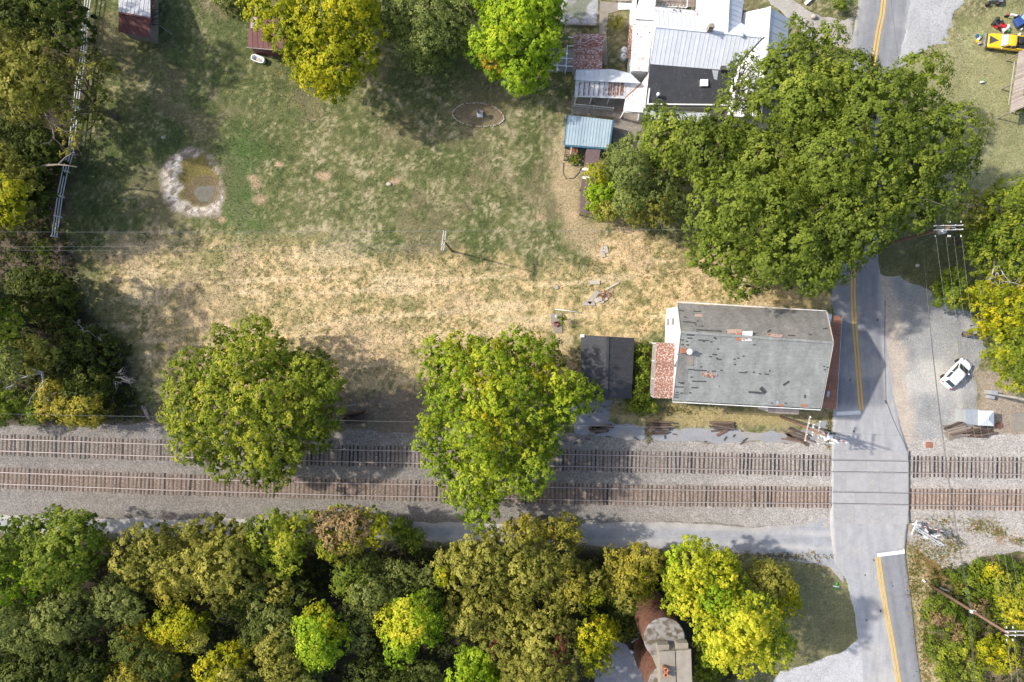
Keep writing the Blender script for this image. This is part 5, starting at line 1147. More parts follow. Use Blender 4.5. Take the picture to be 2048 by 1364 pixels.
# ------------------------------------------------------------------ brick silos and loft
def silo(name, label, u, v, rpx, z, cat='silo'):
    c = G(u, v, z); k = (CH - z) / FPX; r = rpx * k
    t = thing(name, label, cat, (c.x, c.y, 0))
    n = 40; vs_, fs = [], []
    m = bpy.data.meshes.new('wall'); uvs = []
    for i in range(n + 1):
        a = 2 * math.pi * i / n
        vs_ += [(r * math.cos(a), r * math.sin(a), -.05), (r * math.cos(a), r * math.sin(a), z - .18)]
    for i in range(n): fs.append((2 * i, 2 * i + 2, 2 * i + 3, 2 * i + 1))
    m.from_pydata(vs_, [], fs); uv = m.uv_layers.new(name='UVMap')
    for p in m.polygons:
        for li in p.loop_indices:
            vi = m.loops[li].vertex_index; uv.data[li].uv = ((vi // 2) / n * 2 * math.pi * r, vs_[vi][2])
    m.polygons.foreach_set('use_smooth', [True] * len(m.polygons)); m.materials.append(TILEUV)
    o = bpy.data.objects.new('wall', m); link(o, t)
    MB().lathe((c.x, c.y, z - .18), [(r + .05, 0), (r + .05, .16), (r - .1, .18)], 40).build('cap_slab', CAPM, t)
    for q in range(1, 9): MB().lathe((c.x, c.y, q * 1.05), [(r + .012, 0), (r + .012, .03)], 40).build('hoop', M_['steelrust'], t)
    return t
TILEUV = brick_mat('silo_tile_glazed', (.20, .08, .045), (.10, .045, .03), (.07, .045, .035), 1, .33, .16, .8, objspace=False)
CAPM = pmat('mossy_concrete', (.27, .265, .265), (.17, .15, .13), .5, .9, .3, c3=(.10, .08, .055), s3=1.6, t3=(.47, .6))
s1 = silo('silo', 'round brick silo with mossy concrete cap beside the lemon yellow maple', 1329, 1277, 40.5, 9.3)
silo('silo', 'second brick silo partly under the flat concrete loft, cut by the bottom edge', 1341, 1374, 45, 9.0)
def loft():
    t = thing('loft', 'flat roofed concrete loft with two terracotta flue pots between the silos', 'building', (*G(1348, 1340).xy, 0))
    A = [(1313,1292,11.4),(1382,1300,11.4),(1388,1420,11.4),(1322,1420)]
    o, _, _ = slab(t, [(1319,1303,11.4),(1350,1302,11.4),(1354,1420,11.4),(1324,1420)], M_['concrete'], 'roof_slab', .2)
    o, _, _ = slab(t, [(1352,1302,11.4),(1382,1299,11.4),(1386,1420,11.4),(1356,1420)], M_['concrete'], 'roof_slab', .2)
    wall_run(t, [(*G(u, v, 11.2).xy, 11.19) for u, v in ((1321,1305),(1380,1303),(1384,1418),(1326,1418))], M_['concrete'], z0=-.05, t=.2)
    for a, b in (((1318,1297,10.6),(1334,1294,10.6)), ((1354,1290,10.6),(1374,1294,10.6))):
        MB().box((G(*a) + G(*b)) / 2 + Vector((0, 0, -.3)), (1.25, .75, .9)).build('parapet', M_['concrete'], t)
    for u, v in ((1329,1333), (1329,1343)):
        MB().lathe(G(u, v, 11.4), [(.24, 0), (.22, .7), (.27, .75), (.27, .85), (.17, .86), (.15, .5)], 18).build('flue_pot', M_['terracotta'], t)
loft()
tag(MB().box(G(1264,1303,.3) , (.34, .34, .5)).build('bucket', M_['white_plain'], bevel=.05), 'small white bucket in the green beside the brick silo', 'bucket')
boards_lying('board_stack', 'loose grey boards leaning by the brick silo', 'boards', [(1263,1258,1281,1260),(1262,1264,1281,1263),(1263,1270,1280,1268),(1262,1283,1277,1272),(1264,1276,1280,1276)], M_['boards'], w=.16, h=.06, z=.3)

# ------------------------------------------------------------------ garden paving and small structures
def paving():
    def sl(name, poly, z, mat, label=None, cat=None):
        q = [G(u, v, 0) for u, v in poly]; o = MB().prism([(p.x, p.y) for p in q], -.05, z).build(name, mat); o['kind'] = 'structure'; return o
    sl('path', [(1200,2),(1238,6),(1237,22),(1217,27),(1213,66),(1215,130),(1208,131),(1198,66)], .03, M_['concrete'])
    sl('path', [(1212,0),(1275,4),(1275,-20),(1212,-20)], .026, M_['concrete'])
    sl('patio', [(1144,190),(1252,192),(1300,222),(1296,262),(1282,330),(1222,330),(1228,234),(1142,228)], .024, pmat('stained_concrete', (.27, .245, .22), (.19, .17, .15), .9, .9, .2, c3=(.33, .30, .27), s3=2, t3=(.55, .7)))
    sl('patio', [(1098,98),(1152,98),(1150,144),(1092,142)], .02, pmat('blue_grey_slab', (.24, .25, .27), (.19, .20, .22), 1, .9))
    o = MB().prism([(p.x, p.y) for p in [G(1236,6), G(1271,8), G(1271,19), G(1236,20)]], -.02, .12).build('ramp', M_['white_plain']); tag(o, 'white board ramp at the end of the concrete walk', 'ramp')
    t = thing('kerb_edging', 'row of pale stones edging the bed at the top beside the farmhouse', 'stones', (*G(1253,3).xy, 0))
    for k in range(11): MB().ball(G(1238 + k * 3.2, 2 + r0.uniform(-1, 1), .05), (.13, .1, .09), 7, 4).build('stone', M_['stone'], t)
    t = tag(MB().prism([(p.x, p.y) for p in [G(1134,50), G(1192,51), G(1192,53.5), G(1134,52.5)]], -.02, .4).build('retaining_wall', M_['concrete']), 'low pale wall at the foot of the weedy asphalt drive', 'wall')
paving()
def picket_rail():
    t = thing('picket_railing', 'white picket railing across the patio south of the porch', 'railing', (*G(1188, 211).xy, 0))
    a = G(1150,208,1.0); b = G(1227,216,1.0)
    MB().beam(a, b, .06, .06).build('rail', M_['white_plain'], t); MB().beam(a - Vector((0, 0, .75)), b - Vector((0, 0, .75)), .05, .05).build('rail', M_['white_plain'], t)
    for k in range(36):
        p = a.lerp(b, k / 35); MB().box((p.x, p.y, .5), (.035, .035, .95)).build('picket', M_['white_plain'], t)
    for k in (0, .5, 1):
        p = a.lerp(b, k); MB().box((p.x, p.y, .57), (.1, .1, 1.15)).build('post', M_['white_plain'], t)
picket_rail()
def trellis():
    t = thing('pergola', 'white lattice of pergola beams left of the rusty shed', 'pergola', (*G(1125, 115).xy, 0))
    for a, b in (((1108,130),(1147,133)), ((1119,116),(1147,117.5)), ((1137,92),(1147,92)), ((1136,74),(1147,75))):
        MB().beam(G(*a, 2.2), G(*b, 2.2), .1, .12).build('beam', M_['white_plain'], t)
    for a, b in (((1116,112),(1114,144)), ((1135,90),(1132,136))):
        MB().beam(G(*a, 2.33), G(*b, 2.33), .1, .12).build('beam', M_['white_plain'], t)
    for u, v in ((1115,131),(1133,133),(1134,117),(1118,116)):
        p = G(u, v, 2.1); MB().box((p.x, p.y, 1.05), (.1, .1, 2.1)).build('post', M_['white_plain'], t)
trellis()
def tank(u, v, label):
    z = 1.25; p = G(u, v, z); t = thing('propane_tank', label, 'gas tank', (p.x, p.y, 0), group='upright propane tanks by the farmhouse wall')
    MB().lathe((p.x, p.y, .1), [(.2, 0), (.38, .08), (.38, .95), (.33, 1.08), (.2, 1.15), (.03, 1.18)], 20).build('cylinder', M_['white_plain'], t)
    MB().lathe((p.x, p.y, 1.25), [(.13, 0), (.13, .18), (.02, .2)], 12).build('valve_cover', M_['galv'], t); MB().lathe((p.x, p.y, 0), [(.3, 0), (.3, .12), (.28, .12)], 16).build('foot_ring', M_['white_plain'], t)
tank(1249, 98, 'upright white propane tank nearer the top edge of the pair'); tank(1248, 111, 'upright white propane tank, the lower of the pair by the porch roof')
def bath():
    c = G(517, 119, .3); t = thing('bathtub', 'old white bathtub standing in the grass under the maroon shed', 'bathtub', (c.x, c.y, 0), rotz=R(-18), local=True)
    m = MB(); n = 28; prof = [(.0, .78, .28, .55), (.0, .74, .34, .62), (.55, .84, .42, 1), (.58, .84, .42, 1), (.58, .74, .33, 1), (.5, .72, .31, 1), (.2, .58, .22, 1), (.16, .1, .05, 1)]
    rings = [(z, a, b) for z, a, b, _ in prof]
    vs_ = []
    for z, a, b in rings:
        for k in range(n):
            q = 2 * math.pi * k / n; cx, sy = math.cos(q), math.sin(q)
            vs_.append((a * math.copysign(abs(cx) ** .6, cx), b * math.copysign(abs(sy) ** .6, sy), z))
    fs = [(i * n + k, i * n + (k + 1) % n, (i + 1) * n + (k + 1) % n, (i + 1) * n + k) for i in range(len(rings) - 1) for k in range(n)] + [tuple(range((len(rings) - 1) * n, len(rings) * n))]
    m.add(vs_, fs, True).build('tub', M_['white_plain'], t)
    MB().ball((0, 0, .22), (.5, .2, .04), 12, 4).build('leaf_litter', M_['stone'], t)
    for sx in (-.55, .55):
        for sy in (-.22, .22): MB().box((sx, sy, .03), (.08, .08, .1)).build('foot', M_['white_plain'], t)
bath()
def flower_bed():
    t = thing('bed_edging', 'oval ring of small pale stones round the bare bed on the lawn', 'edging', (*G(957, 229).xy, 0))
    for k in range(92):
        a = 2 * math.pi * k / 92; q = (957 + 51 * math.cos(a) + r0.uniform(-.7, .7), 229 + 23.5 * math.sin(a + .12 * math.cos(a)) * (1.0) + 4 * math.cos(a) + r0.uniform(-.6, .6))
        MB().ball(G(*q, .03), (.13 * r0.uniform(.6, 1.2), .08, .07), 6, 4).build('stone', M_['stone'] if r0.random() < .85 else M_['brick'], t)
    t = thing('birdbath', 'pale stone birdbath on a square base in the oval bed', 'birdbath', (*G(960, 229).xy, 0))
    c = G(960, 229, 0); MB().box((c.x, c.y, .12), (.75, .75, .24)).build('base', M_['white'], t, bevel=.02)
    MB().box((c.x, c.y, .32), (.5, .5, .16)).build('step', M_['white'], t, bevel=.02)
    MB().lathe((c.x, c.y, .4), [(.16, 0), (.09, .1), (.08, .5), (.14, .6)], 16).build('pedestal', M_['white'], t)
    MB().lathe((c.x, c.y, 1.0), [(.1, 0), (.3, .1), (.32, .14), (.27, .12), (.05, .06)], 20).build('bowl', M_['darkgrey'], t)
flower_bed()
def planter():
    t = thing('potting_bench', 'cluttered potting bench with white frame below the blue shed', 'bench', (*G(1150, 298).xy, 0))
    MB().box((*G(1148,299,.8).xy, .8), (.95, .75, .06)).build('top', M_['brick'], t)
    for sx in (-.42, .42):
        for sy in (-.32, .32):
            p = G(1148,299,.8); MB().box((p.x + sx, p.y + sy, .4), (.06, .06, .8)).build('leg', M_['white_plain'], t)
    MB().beam(G(1141,308,1.3), G(1143,290,1.3), .06, .06).build('side_rail', M_['white_plain'], t)
    t = thing('dark_fence', 'low dark iron fence round the potting corner', 'fence', (*G(1147, 311).xy, 0))
    for a, b in (((1132,291),(1129,318)), ((1129,309),(1165,312)), ((1165,312),(1162,328))):
        A, B = G(*a, .7), G(*b, .7); MB().beam(A, B, .04, .04).build('rail', M_['black'], t)
        for k in range(9): p = A.lerp(B, k / 8); MB().box((p.x, p.y, .36), (.04, .04, .8)).build('picket', M_['black'], t)
    bush('fern', 'green fern clump in front of the potting bench fence', 1149, 317, 12, .7, 'green', seed=31, leaf=.08, sub=.2)
    for (u, v, s, lab) in ((1147,326,.5,'white square planter box below the fern'), (1130,317,.35,'small grey stone block at the corner of the iron fence')):
        tag(MB().box((*G(u, v, .15).xy, .15), (s * 1.4, s, .3)).build('planter_box', M_['concrete'], bevel=.02), lab, 'planter')
    m = MB(); pts = [G(1127, 325, .04), G(1126, 345, .04), G(1132, 358, .04), G(1148, 356, .04), G(1158, 345, .04), G(1162, 335, .04)]; m.tube(pts, .035, 5)
    tag(m.build('garden_hose', M_['wiredark']), 'dark garden hose looped on the dry grass left of the lean-to', 'hose')
planter()
# ------------------------------------------------------------------ railway tracks
DARKS = pmat('newer_black_sleeper', (.040, .033, .032), (.026, .022, .022), 5, .8, .3, objrand=.3)
def track(name, ya, yb, label, z=.0, seed=1):
    rr = random.Random(seed); yc = lambda x: (ya(x) + yb(x)) / 2
    t = thing(name, label, 'railway track', (0, float(yc(0)), 0))
    me = MB().box((0, 0, 0), (.19, 2.6, .16)).build('sleeper', M_['sleeper'], bevel=0)
    proto = me.data; bpy.data.objects.remove(me)
    me = MB().box((0, 0, 0), (.21, 2.62, .17)).build('sleeper', DARKS); proto2 = me.data; bpy.data.objects.remove(me)
    xs = []; x = -66
    while x < 66:
        x += rr.uniform(.44, .56) if rr.random() > .06 else rr.uniform(.56, .66)
        if XR0 - .1 < x < XR1 + .1: continue
        xs.append(x)
    o0 = ORG[t.name]
    for i, x in enumerate(xs):
        o = bpy.data.objects.new('sleeper', proto2 if rr.random() < (.22 if seed == 1 else .07) else proto); link(o, t)
        s = (float(yc(x + .5)) - float(yc(x - .5)))
        o.location = Vector((x, float(yc(x)) + rr.uniform(-.06, .06), .10 + rr.uniform(-.012, .012))) - o0; o.rotation_euler = (0, 0, math.atan(s) + rr.gauss(0, .022)); o.scale = (rr.uniform(.85, 1.15), rr.uniform(.96, 1.03), 1)
    for f in (ya, yb):
        X = np.linspace(-66, 66, 60); m = MB(); h = MB()
        for i in range(len(X) - 1):
            a = Vector((X[i], float(f(X[i])), 0)); b = Vector((X[i + 1], float(f(X[i + 1])), 0))
            m.beam(a + Vector((0, 0, .19)), b + Vector((0, 0, .19)), .14, .03); m.beam(a + Vector((0, 0, .235)), b + Vector((0, 0, .235)), .05, .07)
            h.beam(a + Vector((0, 0, .285)), b + Vector((0, 0, .285)), .065, .035)
        r = m.build('rail', M_['steelrust'], t); h.build('rail_head', M_['railtop'], r)
    return t
track('railway_track', YA, YB, 'north railway track, the one nearer the old building', seed=1)
track('railway_track', YC, YD, 'south railway track with browner ballast, beside the access road', seed=2)
def crossing():
    t = thing('level_crossing', 'grey concrete panel level crossing carrying the road over both tracks', 'level crossing', ((XR0 + XR1) / 2, float(YB(XR0)), 0))
    us = [1665, 1690, 1707.5, 1731, 1757, 1784, 1814.5]
    def band(f0, o0, f1, o1):
        for i in range(len(us) - 1):
            x0 = G(us[i], 0).x + .012; x1 = G(us[i + 1], 0).x - .012; c = []
            for x, (f, o) in ((x0, (f0, o0)), (x1, (f0, o0)), (x1, (f1, o1)), (x0, (f1, o1))): c.append(Vector((x, float(f(x)) + o, 0)))
            j = r0.uniform(-.004, .004); MB().hexa([p + Vector((0, 0, .1)) for p in (c[3], c[2], c[1], c[0])], [p + Vector((0, 0, .292 + j)) for p in (c[3], c[2], c[1], c[0])]).build('crossing_panel', M_['crossing'], t)
    g = .06
    band(YA, 1.25, YA, g); band(YA, -.10, YB, .10); band(YB, -g, YC, g); band(YC, -.10, YD, .10); band(YD, -g, YD, -2.35)
    for f, s in ((YA, -1), (YB, 1), (YC, -1), (YD, 1)):
        m = MB(); m.beam((XR0, float(f(XR0)) + s * .07, .262), (XR1, float(f(XR1)) + s * .07, .266), .11, .04); m.build('flangeway_seal', M_['black'], t)
        m = MB(); m.beam((XR0, float(f(XR0)) - s * .05, .27), (XR1, float(f(XR1)) - s * .05, .27), .03, .04); m.build('flangeway_seal', M_['black'], t)
    e = MB(); e.tube([Vector((XR1 + .06, float(YA(XR1)) + 1.2, .29)), Vector((XR1 + .05, float(YD(XR1)) - 2.4, .29))], .05, 6); e.build('edge_strip', M_['darkgrey'], t)
crossing()
sh = [G(1665,838,.2)]
# ------------------------------------------------------------------ road paint and joints
def roadz(x, y): return .030 + float(ramp(np.array(x), np.array(y)))
def stripe(name, pts, w, mat, off=0, label=None, cat='road marking'):
    P0 = [G(u, v) for u, v in pts]; D = []
    for a, b in zip(P0[:-1], P0[1:]):
        n = max(1, int((b - a).length / .8))
        for i in range(n): D.append(a.lerp(b, i / n))
    D.append(P0[-1]); vs_ = []
    for i, p in enumerate(D):
        d = (D[min(i + 1, len(D) - 1)] - D[max(i - 1, 0)]).normalized(); s = Vector((d.y, -d.x, 0)); z = roadz(p.x, p.y) + .008
        vs_ += [p + s * (off - w / 2) + Vector((0, 0, z)), p + s * (off + w / 2) + Vector((0, 0, z))]
    n = len(D); m = MB(); m.add(vs_ + [v - Vector((0, 0, .03)) for v in vs_], [(2 * i, 2 * i + 1, 2 * i + 3, 2 * i + 2) for i in range(n - 1)] + [(2 * i, 2 * i + 2, 2 * n + 2 * i + 2, 2 * n + 2 * i) for i in range(n - 1)] + [(2 * i + 1, 2 * n + 2 * i + 1, 2 * n + 2 * i + 3, 2 * i + 3) for i in range(n - 1)])
    o = m.build(name, mat)
    if label: tag(o, label, cat)
    o['kind'] = 'structure'
    return o
NL = [(1771,-40),(1764,30),(1757,60),(1749,110),(1741,150),(1725,300),(1707,480),(1706,590),(1709,650),(1716,740),(1722.5,820)]
SL = [(1755,1113),(1762,1160),(1771,1215),(1785,1290),(1797,1364),(1808,1440)]
for pts in (NL, SL):
    for off in (-.19, .19): stripe('road_marking', pts, .18, M_['yellowline'], off)
stripe('stop_line', [(1672,828.5),(1720,825.5)], .6, M_['whiteline']); stripe('stop_line', [(1753,1108.5),(1808,1101.5)], .6, M_['whiteline'])
def crack(pts, r, name='road_crack', mat=None):
    m = MB(); m.tube([G(u, v) + Vector((0, 0, roadz(G(u, v).x, G(u, v).y) + .004)) for u, v in pts], r, 5); o = m.build(name, mat or M_['darkgrey']); o['kind'] = 'structure'; return o
crack([(1770,600),(1769,700),(1772,800),(1782,830),(1794,860),(1806,885),(1813,905),(1814.5,925)], .035)
crack([(1814.5,1020),(1812,1045),(1808,1100),(1815,1150),(1822,1200),(1831,1290),(1842,1364)], .03)
rr = random.Random(31)
patches = thing('oil_stains', 'dark skid marks and flattened scraps on the asphalt by the stop line', 'scraps', (*G(1700, 870).xy, 0))
for (u, v) in ((1783,1165),(1785,1172),(1700,760),(1755,640),(1761,1222),(1733,1240),(1706,862),(1747,1120),(1730,1150),(1771,804)):
    p = G(u, v); z = roadz(p.x, p.y); MB().box((p.x, p.y, z + .006), (rr.uniform(.1, .2), rr.uniform(.15, .45), .02), rz=rr.uniform(-.4, .4)).build('scrap', M_['darkgrey'], patches)

# ------------------------------------------------------------------ heaps of old sleepers and logs
def heap(label, u, v, wpx, hpx, n, seed, mats=None, ang=6, cat='sleeper pile', layers=3):
    r = random.Random(seed); c = G(u, v); t = thing('timber_pile', label, cat, (c.x, c.y, 0), group='heaps of old sleepers beside the tracks')
    L = wpx / 16.25; Wd = hpx / 16.25
    for i in range(n):
        lay = i % layers; y = (i / n - .5) * Wd * (1 - .12 * lay) + r.uniform(-.1, .1)
        MB().box((c.x + r.uniform(-.12, .12) * L, c.y + y, .1 + lay * .17), (L * r.uniform(.75, 1.05), r.uniform(.16, .25), .17), rz=R(r.gauss(ang, 6))).build('sleeper', (mats or M_['sleeper']), t)
    for q in range(2): MB().box((c.x + r.uniform(-.3, .3) * L, c.y + r.uniform(-.5, .5) * Wd, .1 + layers * .17), (L * .95, .2, .16), rz=R(r.gauss(ang, 14))).build('sleeper', M_['sleeper'], t)
heap('heap of dark sleepers between the two maples', 709, 833, 44, 20, 8, 1, ang=10)
heap('heap of dark sleepers below the black shed', 1199, 858, 38, 15, 7, 2, ang=8)
heap('wide heap of dark sleepers on the asphalt strip, left of centre of the old building', 1316, 854, 42, 24, 11, 3, ang=4)
heap('heap of dark sleepers with one brown beam poking out, south of the old building', 1444, 851, 42, 17, 8, 4, ang=0)
heap('scattered brown sleepers under the leaning utility pole', 1592, 870, 46, 22, 8, 5, ang=-16, layers=2)
heap('fan shaped pile of split brown logs beside the small metal cabin', 1912, 861, 46, 26, 14, 6, mats=M_['wood'], ang=8, cat='log pile')
heap('dark sleepers stacked against the small metal cabin', 1958, 863, 44, 20, 9, 7, ang=3)
tag(MB().beam(G(1433,871,.15), G(1462,855,.15), .24, .2).build('beam', M_['poleswood']), 'reddish brown beam lying askew in front of a sleeper heap', 'beam')
boards_lying('sleeper_debris', 'broken sleepers lying at the field corner by the ballast, left', 'boards', [(284,810,297,836),(291,812,300,838),(262,833,286,828),(205,826,225,823),(246,812,283,810)], M_['wood'], w=.22, h=.16, z=.1)
t = thing('timber_scraps', 'dark short timber offcuts scattered on the asphalt south of the old building', 'scraps', (*G(1500, 870).xy, 0))
for (a, b, c, d) in ((1345,868,1354,869),(1448,881,1453,873),(1466,874,1470,869),(1486,882,1495,876),(1268,874,1277,880),(1408,883,1414,883),(1150,880,1160,874),(1170,876,1180,879),(1482,862,1485,862),(1480,888,1488,884),(1155,884,1148,889),(1295,886,1300,884),(1330,870,1330,878)):
    MB().beam(G(a, b, .07), G(c, d, .07), .13, .1).build('offcut', M_['darkgrey'], t)
boards_lying('pale_stick', 'pale stick on the brown mud between the two maples', 'stick', [(693,812,712,809)], M_['palewood'], w=.07, h=.05)

# ------------------------------------------------------------------ white fence
def fence():
    t = thing('white_fence', 'white three rail fence running down the lawn edge by the west wood', 'fence', (*G(150, 250).xy, 0))
    line = [(192,-40),(181,30),(176,110),(165,180),(156,260),(150,310),(139,345),(129,395),(118,475)]
    P0 = [G(u, v) for u, v in line]; D = [P0[0]]
    for a, b in zip(P0[:-1], P0[1:]):
        n = max(1, round((b - a).length / 2.2))
        for i in range(1, n + 1): D.append(a.lerp(b, i / n))
    for i, p in enumerate(D):
        MB().box((p.x, p.y, .72), (.13, .13, 1.45)).build('post', M_['white_plain'], t)
        if i < len(D) - 1:
            q = D[i + 1]
            for z in (.4, .85, 1.3):
                MB().beam(Vector((p.x, p.y, z)), Vector((q.x, q.y, z)), .05, .14).build('rail', M_['white_plain'], t)
fence()
# ------------------------------------------------------------------ utility poles and wires
def pole(name, label, base, top, arms, mat, r=.16, cat='utility pole'):
    """base, top world points; arms: list of (distance below top, length, angle, offset)"""
    t = thing(name, label, cat, (base.x, base.y, 0)); m = MB(); m.tube([base - Vector((0, 0, .2)), base.lerp(top, .5), top], [r, r * .85, r * .62], 10); m.build('pole', mat, t)
    ends = []
    for dz, L, a, side in arms:
        c = top + (base - top).normalized() * dz; d = Vector((math.cos(a), math.sin(a), 0)); n = Vector((-d.y, d.x, 0)) * side
        MB().beam(c - d * L / 2 + n, c + d * L / 2 + n, .11, .12).build('crossarm', M_['palewood'] if L > 2.95 or L < 2.3 else M_['stone'], t)
        for f in (-.46, -.22, .22, .46):
            p = c + d * L * f + n; MB().lathe(p + Vector((0, 0, .06)), [(.03, 0), (.03, .08), (.07, .1), (.05, .16), (.07, .18), (.03, .24)], 8).build('insulator', M_['white_plain'], t); ends.append(p + Vector((0, 0, .28)))
    return t, ends
def wires(label, pairs, r=.012, sag=.6, mat=None, extra=None):
    a0 = pairs[0][0]; t = thing('power_line', label, 'wires', (a0[0], a0[1], 0))
    for a, b in pairs:
        a = Vector(a); b = Vector(b); n = 14; pts = []
        for i in range(n + 1):
            f = i / n; p = a.lerp(b, f); p.z -= sag * 4 * f * (1 - f); pts.append(p)
        m = MB(); m.tube(pts, r, 4, cap=False); m.build('wire', mat or M_['wire'], t)
    return t
b1 = G(904, 502); t1 = G(887, 481, 9.0)
pl, e1 = pole('utility_pole', 'short utility pole standing between the green lawn and the dry field', b1, t1, [(.15, 2.2, R(83), -.12), (.17, 2.2, R(83), .12)], M_['poleswood'], .13)
b2 = G(1769, 489); t2 = G(1900, 455, 12.6)
pl2, e2 = pole('utility_pole', 'tall utility pole with grey transformer can beside the road', b2, t2, [(.3, 3.0, R(1), .25), (.32, 3.0, R(1), -.18)], M_['poleswood'], .19)
c = G(1883, 463, 11.2); MB().lathe(c - Vector((0, 0, .5)), [(.05, -.02), (.3, 0), (.3, .95), (.26, 1.02), (.08, 1.05)], 18).build('transformer', M_['galv'], pl2)
for q in (-.12, .12): MB().lathe(c + Vector((q, 0, .55)), [(.05, 0), (.05, .2), (.02, .25)], 8).build('bushing', M_['white_plain'], pl2)
MB().beam(c + Vector((-1, .25, .8)), c + Vector((.9, .3, .9)), .06, .06).build('bracket', M_['galv'], pl2)
for q in (-1.35, 0, .2, 1.35):
    for s in (.55, -.75): MB().lathe(t2 + Vector((q, s, -.3)), [(.03, 0), (.075, .03), (.03, .06), (.075, .1), (.03, .13), (.075, .17), (.03, .2)], 8, axis=Vector((0, s, 0))).build('insulator', M_['white_plain'], pl2)
b3 = G(1862, 1171); t3 = G(2018, 1268, 13.2)
pl3, e3 = pole('utility_pole', 'brown utility pole leaning out over the thicket, bottom right', b3, t3, [(.2, 3.2, 0, .2), (.22, 3.2, 0, -.2)], M_['poleswood'], .19)
for ch in list(pl3.children):
    if ch.name.startswith('crossarm') or ch.name.startswith('insulator'): ch.location = ch.location + Vector((1.35, 0, 0))
for q in (-.1, .55, 1.9):
    for s in (.5, -.6): MB().lathe(t3 + Vector((q, s, -.2)), [(.03, 0), (.075, .03), (.03, .06), (.075, .1), (.03, .13), (.075, .17), (.03, .2)], 8, axis=Vector((0, s, 0))).build('insulator', M_['white_plain'], pl3)
mid3 = b3.lerp(t3, .58); MB().box(mid3, (.5, .3, .3)).build('bracket', M_['white_plain'], pl3)
b4 = G(1562, 833); t4 = G(1652, 872, 11.5)
pl4, e4 = pole('utility_pole', 'utility pole with pale crossarms beside the north track and the crossing signal', b4, t4, [(3.6, 2.9, R(78), .35), (3.62, 1.3, R(82), -.25), (1.9, 2.6, R(84), -.1)], M_['poleswood'], .17)
b5 = G(1976, 786); pl5, e5 = pole('utility_pole', 'pale bare utility pole by the concrete pad at the right edge', b5, G(2190, 822, 12.5), [(.3, 2.4, R(90), .1)], M_['palewood'], .17)
MB().box(b5 + Vector((-.25, .15, .9)), (.75, .5, 1.3), rz=-.1).build('meter_box', M_['galv'], pl5); MB().box(b5 + Vector((-.1, -.45, .5)), (.6, .4, .8), rz=-.2).build('meter_box', M_['galv'], pl5)
# wires along the field
wires('thin wires running across the picture above the dry field', [((-70, t1.y + 1.0, 8.9), e1[3]), ((-70, t1.y - 1.0, 8.8), e1[0]), (e1[3], (t2.x - 1.6, t2.y + .4, 10.9)), ((-70, t1.y - .55, 7.9), e1[1])], sag=.45)
wires('bare wires running from the transformer pole down to the leaning pole', [(t2 + Vector((q, -.9, -.2)), t3 + Vector((q2, .6, -.1))) for q, q2 in ((-1.35, -.1), (-.3, .55), (.55, 1.2), (1.35, 1.95))], r=.010, sag=.9)
wires('wires leaving the leaning pole towards the bottom edge', [(t3 + Vector((q2, -.6, -.1)), (t3.x + q2 + 6, -70, 12.5)) for q2 in (-.1, .55, 1.95)], r=.02, sag=.6)
bb2 = b2.lerp(t2, .62)
wires('dark bundled cables slung low between the two roadside poles', [((bb2.x + .2 * q, bb2.y - .2 * q, 7.8 - .3 * q), mid3 + Vector((.15 * q - .2, .3, -.4 * q))) for q in range(3)], r=.017, sag=1.0, mat=M_['wiredark'])
wires('cables running from the leaning pole to the bottom edge by the road', [(mid3 + Vector((.15 * q - .2, -.2, -.4 * q)), (mid3.x + 3.0 + .2 * q, -60, 7)) for q in range(3)], r=.015, sag=.6, mat=M_['wiredark'])
wires('single wire running along the north edge of the ballast', [((-70, G(0, 822, 8).y, 8.6), b4.lerp(t4, .74))], sag=.3)
wires('single pale wire crossing the road above the level crossing', [(b4.lerp(t4, .8), (75, G(0, 897, 7.5).y, 8.5))], sag=.2)
wires('service cable from the transformer pole crossing the road further up', [((bb2.x, bb2.y, 8.2), (G(1762, -40, 8).x, 46, 8.5))], r=.02, sag=.6, mat=M_['wiredark'])

